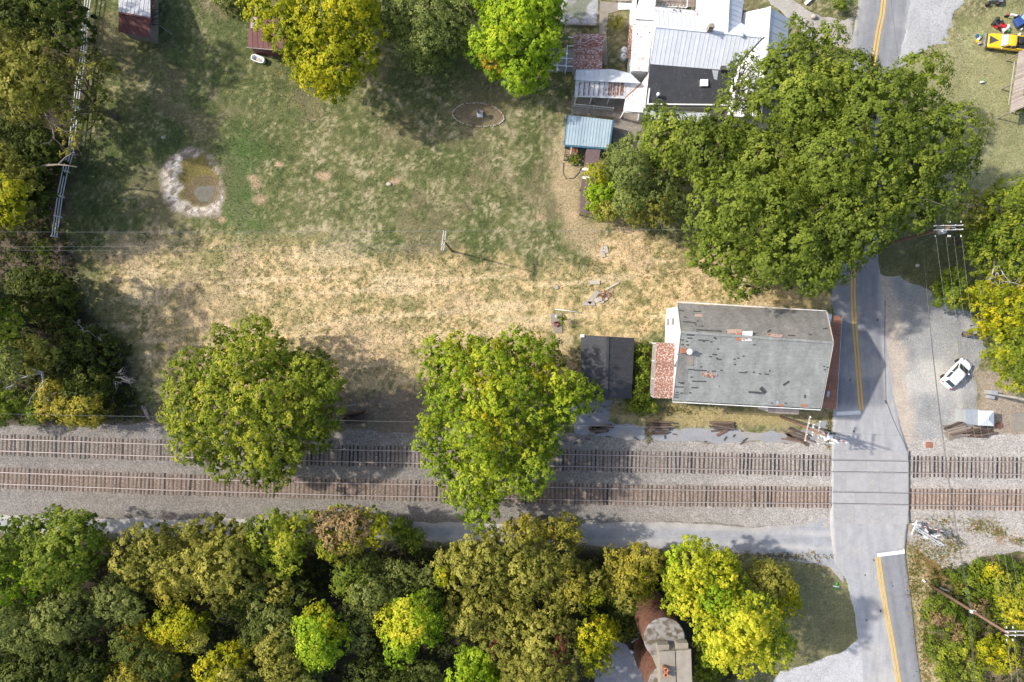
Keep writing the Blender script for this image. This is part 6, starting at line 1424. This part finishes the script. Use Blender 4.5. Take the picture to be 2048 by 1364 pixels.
# ------------------------------------------------------------------ crossing signals
def signal(label, base, top_px, gate, seed):
    r = random.Random(seed); tp = top_px
    t = thing('crossing_signal', label, 'crossing signal', (base.x, base.y, 0))
    x, y = base.x, base.y
    MB().box((x, y, .25), (1.0, 1.0, .6)).build('foundation', M_['concrete'], t)
    m = MB(); m.tube([(x, y, .5), (x, y, 4.6)], .07, 10); m.tube([(x, y, 4.6), (x, y, 4.75)], .1, 10); m.build('mast', M_['galv'], t)
    for s in (-1, 1):
        cb = MB().beam((x - .62, y + .12, 4.1 + s * .45), (x + .62, y + .12, 4.1 - s * .45), .05, .23).build('crossbuck_blade', M_['white_plain'], t)
    arm = MB(); arm.beam((x - .75, y, 2.9), (x + .75, y, 2.9), .08, .08); arm.build('lamp_arm', M_['galv'], t)
    for s in (-1, 1):
        for d in (-1, 1):
            MB().lathe((x + s * .6, y + d * .12, 2.9), [(.05, 0), (.3, .03), (.3, .05), (.11, .06)], 16, axis=Vector((0, d, 0))).build('lamp_background', M_['black'], t)
            l = MB().lathe((x + s * .6, y + d * .18, 2.9), [(.11, 0), (.12, .18), (.1, .2)], 14, axis=Vector((0, d, 0))).build('lamp_hood', M_['darkgrey'], t)
            MB().lathe((x + s * .6, y + d * .17, 2.9), [(.1, 0), (.1, .03)], 14, axis=Vector((0, d, 0))).build('lens', M_['red'], l)
    MB().lathe((x, y, 4.8), [(.05, 0), (.2, .03), (.2, .12), (.05, .2)], 14).build('bell', M_['galv'], t)
    g = Vector((x + gate[0] * .45, y + gate[1] * .45, 1.15)); MB().box(g, (.5, .5, .75)).build('gate_motor', M_['galv'], t)
    tip = g + Vector((gate[2], gate[3], 4.6)); n = 9
    for k in range(n):
        a = g.lerp(tip, .06 + .94 * k / n); b = g.lerp(tip, .06 + .94 * (k + 1) / n - .002); MB().beam(a, b, .10, .05).build('gate_stripe', M_['white_plain'] if k % 2 == 0 else M_['red'], t)
    for s in (-.2, .2):
        MB().beam(g + Vector((s, 0, 0)), g + Vector((s - gate[2] * .15, -gate[3] * .15, -.75)), .08, .2).build('counterweight', M_['white_plain'], t)
    return t
sg = signal('white crossing signal with raised gate at the road corner north of the tracks', G(1636, 864), None, (1, 0, .3, -.5), 1)
x, y = G(1640, 866).xy
for (du, dv, w, h, z, mt) in ((1645,870,.55,.5,5.3,'white_plain'),(1653,875,.7,.6,5.6,'white_plain'),(1662,872,.45,.35,5.9,'galv'),(1668,880,.7,.15,5.7,'white_plain'),(1664,886,.6,.15,5.5,'white_plain'),(1656,887,.45,.2,5.2,'galv'),(1673,884,.5,.12,5.8,'white_plain'),(1651,866,.4,.4,4.9,'terracotta')):
    p = G(du, dv, z); MB().box(p, (w, h, .12), rz=r0.uniform(-.5, .5)).build('signal_head', M_[mt], sg); 
m = MB(); m.beam(G(1642,867,5.0), G(1674,884,5.6), .1, .1); m.beam(G(1642,870,5.0), G(1672,888,5.4), .1, .1)
for k in range(6):
    a = G(1642,867,5.0).lerp(G(1674,884,5.6), k / 5); b = G(1642,870,5.0).lerp(G(1672,888,5.4), min(1, (k + .5) / 5)); m.beam(a, b, .06, .06)
m.build('cantilever', M_['galv'], sg)
m = MB(); m.tube([G(1636,864,0), G(1644,869,5.0)], .12, 8); m.build('mast', M_['galv'], sg)
sg2 = signal('white crossing signal with raised gate at the road corner south of the tracks', G(1824, 1052), None, (0, 1, .2, .5), 2)
for k, (u, v) in enumerate(((1838,1061),(1845,1065),(1853,1062),(1860,1068),(1866,1072),(1852,1075),(1872,1078),(1878,1084),(1884,1088),(1858,1058))):
    MB().box(G(u, v, 4.2 + k * .1), (.5, .18, .1), rz=-.6 + r0.uniform(-.3, .3)).build('signal_head', M_['white_plain'] if k % 3 else M_['darkgrey'], sg2)
m = MB(); m.beam(G(1828,1052,4.4), G(1886,1090,5.6), .1, .1); m.beam(G(1829,1057,4.4), G(1880,1092,5.4), .08, .08)
for k in range(8):
    a = G(1828,1052,4.4).lerp(G(1886,1090,5.6), k / 7); b = G(1829,1057,4.4).lerp(G(1880,1092,5.4), min(1, (k + .5) / 7)); m.beam(a, b, .06, .06)
m.build('cantilever', M_['galv'], sg2); MB().box(G(1863,1064,3.5), (.9, .6, .5), rz=-.3).build('control_box', M_['darkgrey'], sg2)
tag(MB().beam(G(1834,1041,1.3), G(1823,1069,1.3), .12, .08).build('barrier_arm', M_['white_plain']), 'white barrier arm across the roadside at the south signal', 'barrier')

# ------------------------------------------------------------------ small metal cabin, pads, plates
def cabin():
    t = thing('signal_cabin', 'small silver cabin with pyramid roof on the ballast right of the crossing', 'hut', (*G(1958, 835).xy, 0))
    slab(t, [(1931.5,818.5,2.1),(1957,819,2.1),(1957,851,2.1),(1932.5,847)], M_['galv'], 'flat_roof', .08)
    wall_run(t, [(*G(u, v, 2.05).xy, 2.05) for u, v in ((1933,820),(1957,820.5),(1957,849.5),(1934,845.5))], M_['galv'], t=.06)
    C4 = [G(1957,820.5,2.2), G(1988,821.5,2.2), G(1988,852,2.2), G(1957,851,2.2)]; ap = G(1975.5, 836.5, 2.75)
    for i in range(4):
        a, b = C4[i], C4[(i + 1) % 4]; MB().add([a, b, ap, a - Vector((0, 0, .05)), b - Vector((0, 0, .05)), ap - Vector((0, 0, .05))], [(2, 1, 0), (3, 4, 5), (0, 1, 4, 3), (1, 2, 5, 4), (2, 0, 3, 5)]).build('roof_panel', M_['whiteroof'], t)
    MB().lathe(ap, [(.12, -.05), (.12, .08), (.02, .12)], 10).build('finial', M_['white_plain'], t)
    wall_run(t, [(*G(u, v, 2.15).xy, 2.15) for u, v in ((1958.5,822),(1986,823),(1986,850),(1958.5,849.5))], M_['galv'], t=.06)
cabin()
def plate():
    t = thing('manhole_cover', 'square rusty plate in a pale frame on the gravel north of the tracks', 'access cover', (*G(1858, 889).xy, 0))
    c = G(1858, 889); MB().box((c.x, c.y, .03), (1.35, .95, .07), rz=-.05).build('frame', M_['stone'], t); MB().box((c.x, c.y - .05, .075), (.9, .75, .04), rz=-.05).build('cover', M_['rustdeep'], t)
plate()
tag(MB().lathe(G(1996.5,851,0), [(.35, 0), (.35, .25), (.3, .3)], 16).build('round_cover', M_['rustdeep']), 'small round rusty cover beside the silver cabin', 'cover')
o = MB().prism([(p.x, p.y) for p in [G(2022,826), G(2090,822), G(2090,862), G(2022,862)]], -.05, .07).build('concrete_pad', M_['concrete']); o['kind'] = 'structure'
o = MB().prism([(p.x, p.y) for p in [G(1918,408), G(1946,409), G(1945,440), G(1908,438)]], -.05, .3).build('old_platform', M_['boards']); tag(o, 'square weathered platform behind the transformer pole', 'platform')
def field_pad():
    t = thing('concrete_pad', 'small cracked concrete pad in the dry field with a red chair on it', 'pad', (*G(1113, 645).xy, 0))
    for q in ([(1101,627),(1124,627),(1124,646),(1102,647)], [(1102,648),(1124,647.5),(1125,666),(1108,666)]):
        MB().prism([(p.x, p.y) for p in [G(*k) for k in q]], -.05, .10).build('slab', M_['concrete'], t)
    c = G(1112, 648, .3); t = thing('chair', 'toppled red metal lawn chair on the small concrete pad', 'chair', (c.x, c.y, .1))
    MB().box(c + Vector((0, 0, .1)), (.55, .5, .05), rz=.5).build('seat', M_['dullred'], t)
    MB().box(c + Vector((-.22, .3, .3)), (.55, .06, .5), rz=.5).build('backrest', M_['dullred'], t)
    for s in (-.24, .24):
        MB().beam(c + Vector((s, -.2, -.18)), c + Vector((s, -.2, .3)), .04).build('leg', M_['dullred'], t); MB().beam(c + Vector((s, .25, -.18)), c + Vector((s, .25, .3)), .04).build('leg', M_['dullred'], t)
    tag(MB().lathe(G(1113,633,.1), [(.18, 0), (.2, .28), (.16, .3)], 14).build('bucket', M_['galv']), 'small grey bucket on the concrete pad in the dry field', 'bucket')
field_pad()
tag(MB().tube([G(1110,618.5,.08), G(1137,621.5,.08), G(1163,625.5,.08)], .05, 6).build('pipe', M_['white_plain']), 'long thin white pipe lying in the dry grass above the concrete pad', 'pipe')
def rubble():
    t = thing('rubble', 'flat stones and broken bricks of a small ruin in the dry field', 'rubble', (*G(1195, 593).xy, 0)); r = random.Random(4)
    for (u, v, w, h, a) in ((1186,594,1.9,.6,.9),(1196,600,1.0,.6,.2),(1178,607,1.5,.5,0),(1190,565,1.2,.5,0),(1203,604,.6,.3,.1),(1213,598,.35,.3,.5),(1227,599,.3,.25,0),(1113,575,.5,.4,.4),(1225,572,1.8,.2,.5),(1206,509,.5,.7,.3),(1211,499,.6,.9,.2),(1204,500,.4,.6,0)):
        c = G(u, v); MB().box((c.x, c.y, .04), (w, h, .14), rz=a).build('stone', M_['stone'], t, bevel=.02)
    for _ in range(60):
        p = G(1208 + r.gauss(0, 9), 590 + r.gauss(0, 6)); MB().box((p.x, p.y, .05), (.2, .1, .08), rz=r.uniform(0, 3)).build('brick', M_['brick'] if r.random() < .6 else M_['stone'], t)
rubble()
def stones_on_lawn():
    for u, v, s, lab in ((778,368,.35,'lone pale stone on the lawn right of the pond'), (327,275,.3,'pale stone above the pond'), (1468,506,.3,'white object on the ground under the big oak'), (1835,531,.3,'pale stone on the grass under the wires')):
        tag(MB().ball(G(u, v, .05), (s, s * .7, .12), 10, 6).build('stone', M_['stone']), lab, 'stone')
stones_on_lawn()
t = thing('garden_ornament', 'small green and white bird ornament on the grass right of the road', 'ornament', (*G(1964, 163).xy, 0))
MB().ball(G(1964,164,.25), (.28, .14, .16), 10, 6).build('body', M_['white_plain'], t); MB().ball(G(1969,160,.42), (.1, .1, .1), 8, 5).build('head', M_['green'], t); MB().tube([G(1964,164,0), G(1964,164,.2)], .03, 6).build('stake', M_['darkgrey'], t)
t = thing('lawn_sprinkler', 'green sprinkler shaped like a cross on the grassy corner', 'sprinkler', (*G(1672, 1173).xy, 0))
MB().beam(G(1674,1165,.25), G(1671,1180,.25), .14, .08).build('pipe', M_['green'], t); MB().beam(G(1666,1172,.27), G(1678,1174,.27), .1, .06).build('arm', M_['white_plain'], t)
# litter in the thicket by the verge
t = thing('roadside_litter', 'pale boards and scraps dumped in the weeds of the road verge', 'litter', (*G(1844, 1225).xy, 0))
for (a, b, c, d, mt) in ((1839,1219,1850,1220,'stone'),(1840,1230,1846,1236,'terracotta'),(1839,1237,1846,1240,'white_plain'),(1871,1261,1894,1260,'palewood'),(1845,1160,1850,1164,'white_plain'),(1880,1176,1898,1182,'stone'),(1966,1140,1974,1144,'stone')):
    MB().beam(G(a, b, .5), G(c, d, .5), .2, .12).build('scrap', M_[mt], t)

# ------------------------------------------------------------------ dead and bare branches
def bare(name, label, u, v, h, spread, seed, mat, dirs=None, z0=0, cat='dead tree', r0_=.12, depth=4):
    r = random.Random(seed); b = G(u, v, z0); t = thing(name, label, cat, (b.x, b.y, 0)); m = MB()
    def grow(p, d, L, rad, k):
        q = p + d * L * .5 + Vector((r.gauss(0, .06), r.gauss(0, .06), r.gauss(0, .04))) * L; e = p + d * L
        m.tube([p, q, e], [rad, rad * .8, rad * .6], 5)
        if k == 0: return
        for _ in range(r.choice((2, 3))):
            nd = (d + Vector((r.gauss(0, .55), r.gauss(0, .55), r.gauss(0, .25)))).normalized(); grow(e if _ else q, nd, L * r.uniform(.6, .8), rad * .55, k - 1)
    for d in (dirs or [(0, 0, 1)]): grow(Vector((b.x, b.y, z0)), Vector(d).normalized(), h, r0_, depth)
    m.build('branches', mat, t); return t
bare('fallen_branches', 'bare grey branches of a fallen tree at the edge of the dry field', 188, 742, 2.1, 1, 3, M_['palewood'], dirs=[(1, .25, .25), (1, -.3, .3)], z0=1.2)
bare('fallen_branches', 'thin bare twigs sticking out above the dark thicket', 160, 660, 1.4, 1, 5, M_['palewood'], dirs=[(1, -.1, .3)], z0=2.5)
bare('dead_limbs', 'weathered dead juniper limbs at the left edge', 85, 745, 2.0, 1, 7, M_['palewood'], dirs=[(-1, -.3, .2), (.2, -1, .2), (-.6, .5, .5)], z0=4.5, r0_=.16)
bare('dead_limbs', 'long pale bare limbs reaching over the white fence', 85, 200, 2.6, 1, 9, M_['wood'], dirs=[(1, -.55, .15), (.35, -1, .1)], z0=7, r0_=.10, depth=4)
bare('brush', 'bare brown brushwood beside the thin green tree at the access road', 770, 1105, 1.5, 1, 11, M_['wood'], dirs=[(1, .4, .4), (.2, .8, .5), (-.5, .4, .4)], z0=.2, r0_=.06, depth=4)
bare('brush', 'grey brown brushwood in the litter clearing below the fence end', 120, 500, 1.6, 1, 12, M_['wood'], dirs=[(1, -.2, .3), (.3, -.8, .3), (1, .5, .3)], z0=.1, r0_=.05, depth=4)
bare('fallen_tree', 'grey dead trunk leaning beside the white fence', 66, 336, 3.0, 1, 14, M_['wood'], dirs=[(1, .12, .05)], z0=5.5, r0_=.16, depth=1)
bare('dead_limbs', 'pale sycamore limbs inside the loose tree by the transformer pole', 1990, 500, 2.6, 1, 17, M_['palewood'], dirs=[(.4, .9, .6), (-.4, -.9, .5), (1, -.5, .5)], z0=6.5, r0_=.16, depth=3)

# ------------------------------------------------------------------ vehicles
def wheel(t, x, y, r=.32, w=.22):
    wh = MB(); wh.lathe((x, y - w / 2, r), [(r * .55, 0), (r * .93, 0), (r, w * .15), (r, w * .85), (r * .93, w), (r * .55, w)], 20, axis=Vector((0, 1, 0)))
    o = wh.build('wheel', M_['black'], t); MB().lathe((x, y - w / 2 + .01, r), [(.02, 0), (r * .58, 0), (r * .58, w - .02), (.02, w - .02)], 16, axis=Vector((0, 1, 0))).build('rim', M_['chrome'], o)
    return o
def loft_body(t, secs, mat, name='body'):
    """secs: (x, halfwidth bottom, halfwidth waist, halfwidth top, z bottom, z waist, z top)"""
    m = MB(); vs_ = []; n = 0
    for (x, wb, ww, wt, zb, zw, zt) in secs:
        ring = [(-wb, zb), (-ww, (zb + zw) / 2), (-ww, zw), (-(ww * .5 + wt * .5) , zw * .35 + zt * .65), (-wt * .82, zt), (0, zt + .02), (wt * .82, zt), ((ww * .5 + wt * .5), zw * .35 + zt * .65), (ww, zw), (ww, (zb + zw) / 2), (wb, zb)]
        n = len(ring); vs_ += [(x, a, b) for a, b in ring]
    S = len(secs); fs = [(i * n + k, (i + 1) * n + k, (i + 1) * n + (k + 1) % n, i * n + (k + 1) % n) for i in range(S - 1) for k in range(n)] + [tuple(range(n)), tuple(range((S - 1) * n, S * n))[::-1]]
    m.add(vs_, fs, True); o = m.build(name, mat, t)
    s = o.modifiers.new('sub', 'SUBSURF'); s.levels = 2; s.render_levels = 2
    return o
def quad(t, pts, mat, name, th=.02):
    m = MB(); P4 = [Vector(p) for p in pts]; n = (P4[1] - P4[0]).cross(P4[2] - P4[0]).normalized(); m.add([p + n * th / 2 for p in P4] + [p - n * th / 2 for p in P4], [tuple(range(len(P4))), tuple(range(len(P4), 2 * len(P4)))[::-1]] + [(i, len(P4) + i, len(P4) + (i + 1) % len(P4), (i + 1) % len(P4)) for i in range(len(P4))]); return m.build(name, mat, t)
def white_car():
    c = G(1913.5, 746.5, .7); t = thing('parked_car', 'white hatchback parked askew on the gravel lot', 'car', (c.x, c.y, .016), rotz=R(47), local=True)
    loft_body(t, [(-2.12, .62, .66, .60, .32, .62, .74), (-2.0, .76, .82, .74, .25, .72, .86), (-1.4, .80, .88, .80, .22, .82, .96), (-.6, .80, .89, .82, .22, .84, .98), (.5, .80, .89, .82, .22, .84, .96), (1.2, .80, .88, .78, .22, .80, .92), (1.8, .74, .82, .68, .25, .68, .78), (2.08, .6, .66, .5, .34, .56, .62)], M_['carwhite'])
    cab = loft_body(t, [(-1.95, .70, .72, .60, .80, .86, .90), (-1.55, .76, .76, .60, .85, 1.05, 1.30), (-1.1, .78, .78, .62, .88, 1.12, 1.46), (-.2, .78, .78, .62, .88, 1.14, 1.49), (.35, .76, .77, .60, .88, 1.10, 1.42), (1.05, .70, .72, .62, .86, .90, .93)], M_['carwhite'], 'cabin')
    quad(t, [(.42, -.56, 1.43), (.42, .56, 1.43), (1.08, .66, .99), (1.08, -.66, .99)], M_['glass'], 'windshield', .05)
    quad(t, [(-1.48, -.5, 1.385), (-1.48, .5, 1.385), (-1.84, .58, 1.10), (-1.84, -.58, 1.10)], M_['glass'], 'rear_window', .05)
    for s in (-1, 1):
        quad(t, [(-1.2, s * .70, 1.37), (.28, s * .70, 1.37), (.85, s * .80, 1.04), (-1.4, s * .815, 1.04)], M_['glass'], 'side_window', .06)
        MB().beam((-.42, s * .71, 1.40), (-.42, s * .83, 1.02), .07, .05).build('door_pillar', M_['carwhite'], t)
        for x in (-1.3, 1.3): wheel(t, x, s * .80)
        MB().ball((.78, s * .98, 1.02), (.1, .13, .09), 10, 6).build('mirror', M_['carwhite'], t)
        MB().ball((1.82, s * .56, .70), (.24, .16, .08), 10, 6).build('headlight', M_['chrome'], t)
        MB().ball((-1.98, s * .62, .86), (.1, .14, .12), 10, 6).build('tail_light', M_['red'], t)
        for x in (-.55, .35): MB().box((x, s * .9, .88), (.16, .03, .03)).build('door_handle', M_['chrome'], t)
    quad(t, [(-1.0, -.42, 1.525), (-.6, -.42, 1.525), (-.6, .42, 1.525), (-1.0, .42, 1.525)][::-1], M_['carwhite'], 'roof_rack', .01)
white_car()
def pickup():
    c = G(2016, 84.5, .8); t = thing('pickup_truck', 'bright yellow old pickup with a black triangle on its hood', 'pickup truck', (c.x, c.y, 0), rotz=R(180 - 6.5), local=True)
    Y = M_['caryellow']
    loft_body(t, [(-2.6, .84, .88, .82, .42, .82, .9), (-2.3, .86, .9, .84, .36, .84, .93), (-.2, .86, .9, .84, .34, .86, .96), (.6, .86, .9, .86, .34, .88, .99), (2.1, .84, .88, .82, .36, .82, .92), (2.55, .78, .84, .76, .42, .74, .84)], Y)
    loft_body(t, [(-.75, .74, .76, .66, .92, 1.2, 1.42), (-.5, .76, .78, .68, .92, 1.22, 1.5), (.3, .76, .78, .68, .92, 1.22, 1.5), (.95, .76, .78, .7, .92, .98, 1.02)], Y, 'cabin')
    quad(t, [(.38, -.6, 1.47), (.38, .6, 1.47), (.98, .72, 1.03), (.98, -.72, 1.03)], pmat('pale_glass', (.35, .40, .42), (.25, .30, .32), 3, .08), 'windshield', .05)
    quad(t, [(-.78, -.55, 1.38), (-.78, .55, 1.38), (-.86, .6, 1.05), (-.86, -.6, 1.05)], M_['glass'], 'rear_window', .04)
    for s in (-1, 1):
        quad(t, [(-.6, s * .70, 1.42), (.25, s * .70, 1.42), (.8, s * .79, 1.05), (-.7, s * .79, 1.05)], M_['glass'], 'side_window', .05); MB().beam((-.15, s * .71, 1.44), (-.15, s * .80, 1.04), .07, .04).build('door_pillar', Y, t)
        for x in (-1.6, 1.65): wheel(t, x, s * .80, .34)
        MB().box((-1.75, s * .80, 1.02), (1.75, .10, .14)).build('bed_side', Y, t); MB().ball((.9, s * .98, 1.1), (.08, .1, .08), 8, 5).build('mirror', M_['chrome'], t)
        MB().lathe((2.52, s * .6, .68), [(.1, 0), (.1, .06), (.02, .08)], 12, axis=Vector((1, 0, 0))).build('headlight', M_['white_plain'], t)
    MB().box((-1.75, 0, .985), (1.75, 1.5, .05)).build('bed_floor', M_['black'], t)
    MB().box((-2.62, 0, .98), (.08, 1.6, .3)).build('tailgate', Y, t)
    MB().box((2.66, 0, .55), (.16, 1.75, .2)).build('bumper', M_['chrome'], t, bevel=.03); MB().box((2.58, 0, .78), (.06, 1.5, .2)).build('grille', M_['darkgrey'], t)
    quad(t, [(2.35, -.5, .955), (2.35, .5, .955), (1.3, 0, 1.02)], M_['darkgrey'], 'hood_stripe', .015)
    for (x, y, r_) in ((-1.35, -.15, .38), (-2.0, .2, .34)):
        q = thing('spare_wheel', 'spare wheel lying in the yellow pickup bed' + (' behind the cab' if x > -1.6 else ' near the tailgate'), 'wheel', tuple(c + Vector((-x, -x * -.11 - y, 1.05 - c.z))), local=True)
        MB().lathe((0, 0, 0), [(r_ * .55, 0), (r_, .03), (r_, .17), (r_ * .55, .2)], 18).build('tyre', M_['black'], q); MB().lathe((0, 0, .05), [(.03, 0), (r_ * .58, 0), (r_ * .58, .1), (.03, .1)], 14).build('rim', M_['chrome'], q)
pickup()
def yard_things():
    c = G(1994, 50); t = thing('riding_mower', 'red riding lawn mower beside the yellow pickup', 'lawn mower', (c.x, c.y, 0), rotz=R(-38), local=True)
    MB().box((.5, 0, .5), (.75, .5, .4)).build('hood', M_['red'], t, bevel=.08); MB().box((-.2, 0, .35), (1.1, .65, .15)).build('chassis', M_['darkgrey'], t, bevel=.03)
    MB().box((-.35, 0, .62), (.42, .42, .14)).build('seat', M_['black'], t, bevel=.05); MB().box((-.58, 0, .82), (.1, .42, .35)).build('seat_back', M_['black'], t, bevel=.03)
    MB().lathe((.05, 0, .88), [(.19, 0), (.21, .02), (.19, .04), (.17, .02)], 16).build('steering_wheel', M_['black'], t); MB().tube([(.15, 0, .5), (.05, 0, .9)], .025, 6).build('steering_column', M_['darkgrey'], t)
    MB().box((-.15, 0, .18), (.8, 1.1, .14)).build('mower_deck', M_['red'], t, bevel=.05)
    for s in (-1, 1): wheel(t, .62, s * .36, .17, .14); wheel(t, -.5, s * .42, .25, .2)
    c = G(2014, 55, .5); t = thing('barrel', 'white plastic barrel lying on its side next to the green bucket', 'barrel', (c.x, c.y, .3), local=True, rotz=R(35))
    MB().lathe((-.45, 0, 0), [(.2, 0), (.28, .05), (.3, .3), (.29, .45), (.3, .6), (.28, .88), (.2, .92)], 18, axis=Vector((1, 0, 0))).build('drum', M_['white_plain'], t)
    c = G(2012, 62.5); t = thing('bucket', 'bright green bucket beside the pickup cab', 'bucket', (c.x, c.y, 0), local=True)
    MB().lathe((0, 0, 0), [(.14, 0), (.2, .36), (.21, .38), (.19, .38), (.14, .05), (.02, .03)], 16).build('pail', M_['green'], t); MB().tube([(-.2, 0, .36), (-.14, 0, .5), (.14, 0, .5), (.2, 0, .36)], .012, 5).build('handle', M_['white_plain'], t)
    c = G(2036, 45); t = thing('utility_trailer', 'blue covered trailer cut by the right edge above the pickup', 'trailer', (c.x, c.y, 0), rotz=R(30), local=True)
    MB().box((0, 0, .6), (1.9, 1.1, .5)).build('tarp_cover', M_['bluep'], t, bevel=.12); MB().box((.4, .2, .88), (.9, .6, .12), rz=.3).build('lid', pmat('pale_blue_lid', (.30, .48, .60), (.25, .42, .54), 4, .5), t, bevel=.04)
    for s in (-1, 1): wheel(t, 0, s * .6, .28, .16)
    c = G(2020, 36); t = thing('dirt_bike', 'small white and red dirt bike in front of the blue trailer', 'motorcycle', (c.x, c.y, 0), rotz=R(-8), local=True)
    for x in (-.6, .6): MB().lathe((x, -.05, .3), [(.2, 0), (.3, .02), (.3, .08), (.2, .1)], 18, axis=Vector((0, 1, 0))).build('wheel', M_['black'], t)
    MB().beam((-.6, 0, .3), (.35, 0, .75), .08, .1).build('frame', M_['galv'], t); MB().box((-.2, 0, .8), (.6, .2, .1)).build('seat', M_['white_plain'], t, bevel=.03); MB().ball((.2, 0, .75), (.22, .14, .12), 10, 6).build('fuel_tank', M_['white_plain'], t)
    MB().beam((.42, -.35, .95), (.42, .35, .95), .04).build('handlebar', M_['darkgrey'], t); MB().beam((.42, 0, .9), (.6, 0, .3), .05, .12).build('fork', M_['red'], t); MB().box((-.72, 0, .66), (.35, .14, .04)).build('rear_fender', M_['red'], t)
    c = G(1988, -2, .5); t = thing('quad_bike', 'dark quad bike cut by the top edge right of the road', 'quad bike', (c.x, c.y, 0), rotz=R(3), local=True)
    for x in (-.65, .65):
        for s in (-1, 1): wheel(t, x, s * .5, .3, .28)
    MB().box((0, 0, .5), (1.5, .45, .3)).build('body', M_['galv'], t, bevel=.1); MB().box((-.2, 0, .75), (.7, .32, .16)).build('seat', M_['black'], t, bevel=.06); MB().box((.7, 0, .72), (.5, 1.0, .06)).build('front_rack', M_['chrome'], t); MB().beam((.3, -.38, .98), (.3, .38, .98), .04).build('handlebar', M_['black'], t)
    for u, v, z, lab in ((2040,60,.25,'white jug standing nearest the pickup cab at the right edge'), (2037,70,.25,'white jug on the ground touching the pickup side')):
        tag(MB().lathe(G(u, v, 0), [(.14, 0), (.15, .3), (.06, .38), (.05, .44)], 14).build('jug', M_['white_plain']), lab, 'jug')
    c = G(1957, 78); t = thing('toy_pile', 'blue and orange toys piled in front of the pickup bumper', 'toys', (c.x, c.y, 0))
    for du, dv, s, mt in ((-2,-6,.3,'bluep'),(2,-4,.28,'galv'),(3,-7,.22,'green'),(-2,4,.24,'caryellow'),(2,8,.3,'stone'),(0,0,.2,'white_plain')): MB().box(G(1957 + du, 78 + dv, .15), (s * 1.3, s, .28), rz=r0.uniform(0, 2)).build('toy', M_[mt], t, bevel=.03)
    c = G(1618, 1, .2); o = MB().box(c, (1.2, .4, .35), rz=R(40)).build('white_crate', M_['white_plain'], bevel=.04); tag(o, 'white block on the grass at the top edge left of the road', 'crate')
    o = MB().ball(G(1628, 33, .3), (.35, .3, .3), 10, 7).build('boulder', M_['stone']); tag(o, 'pale boulder at the drive edge above the big oak crown', 'boulder')
yard_things()
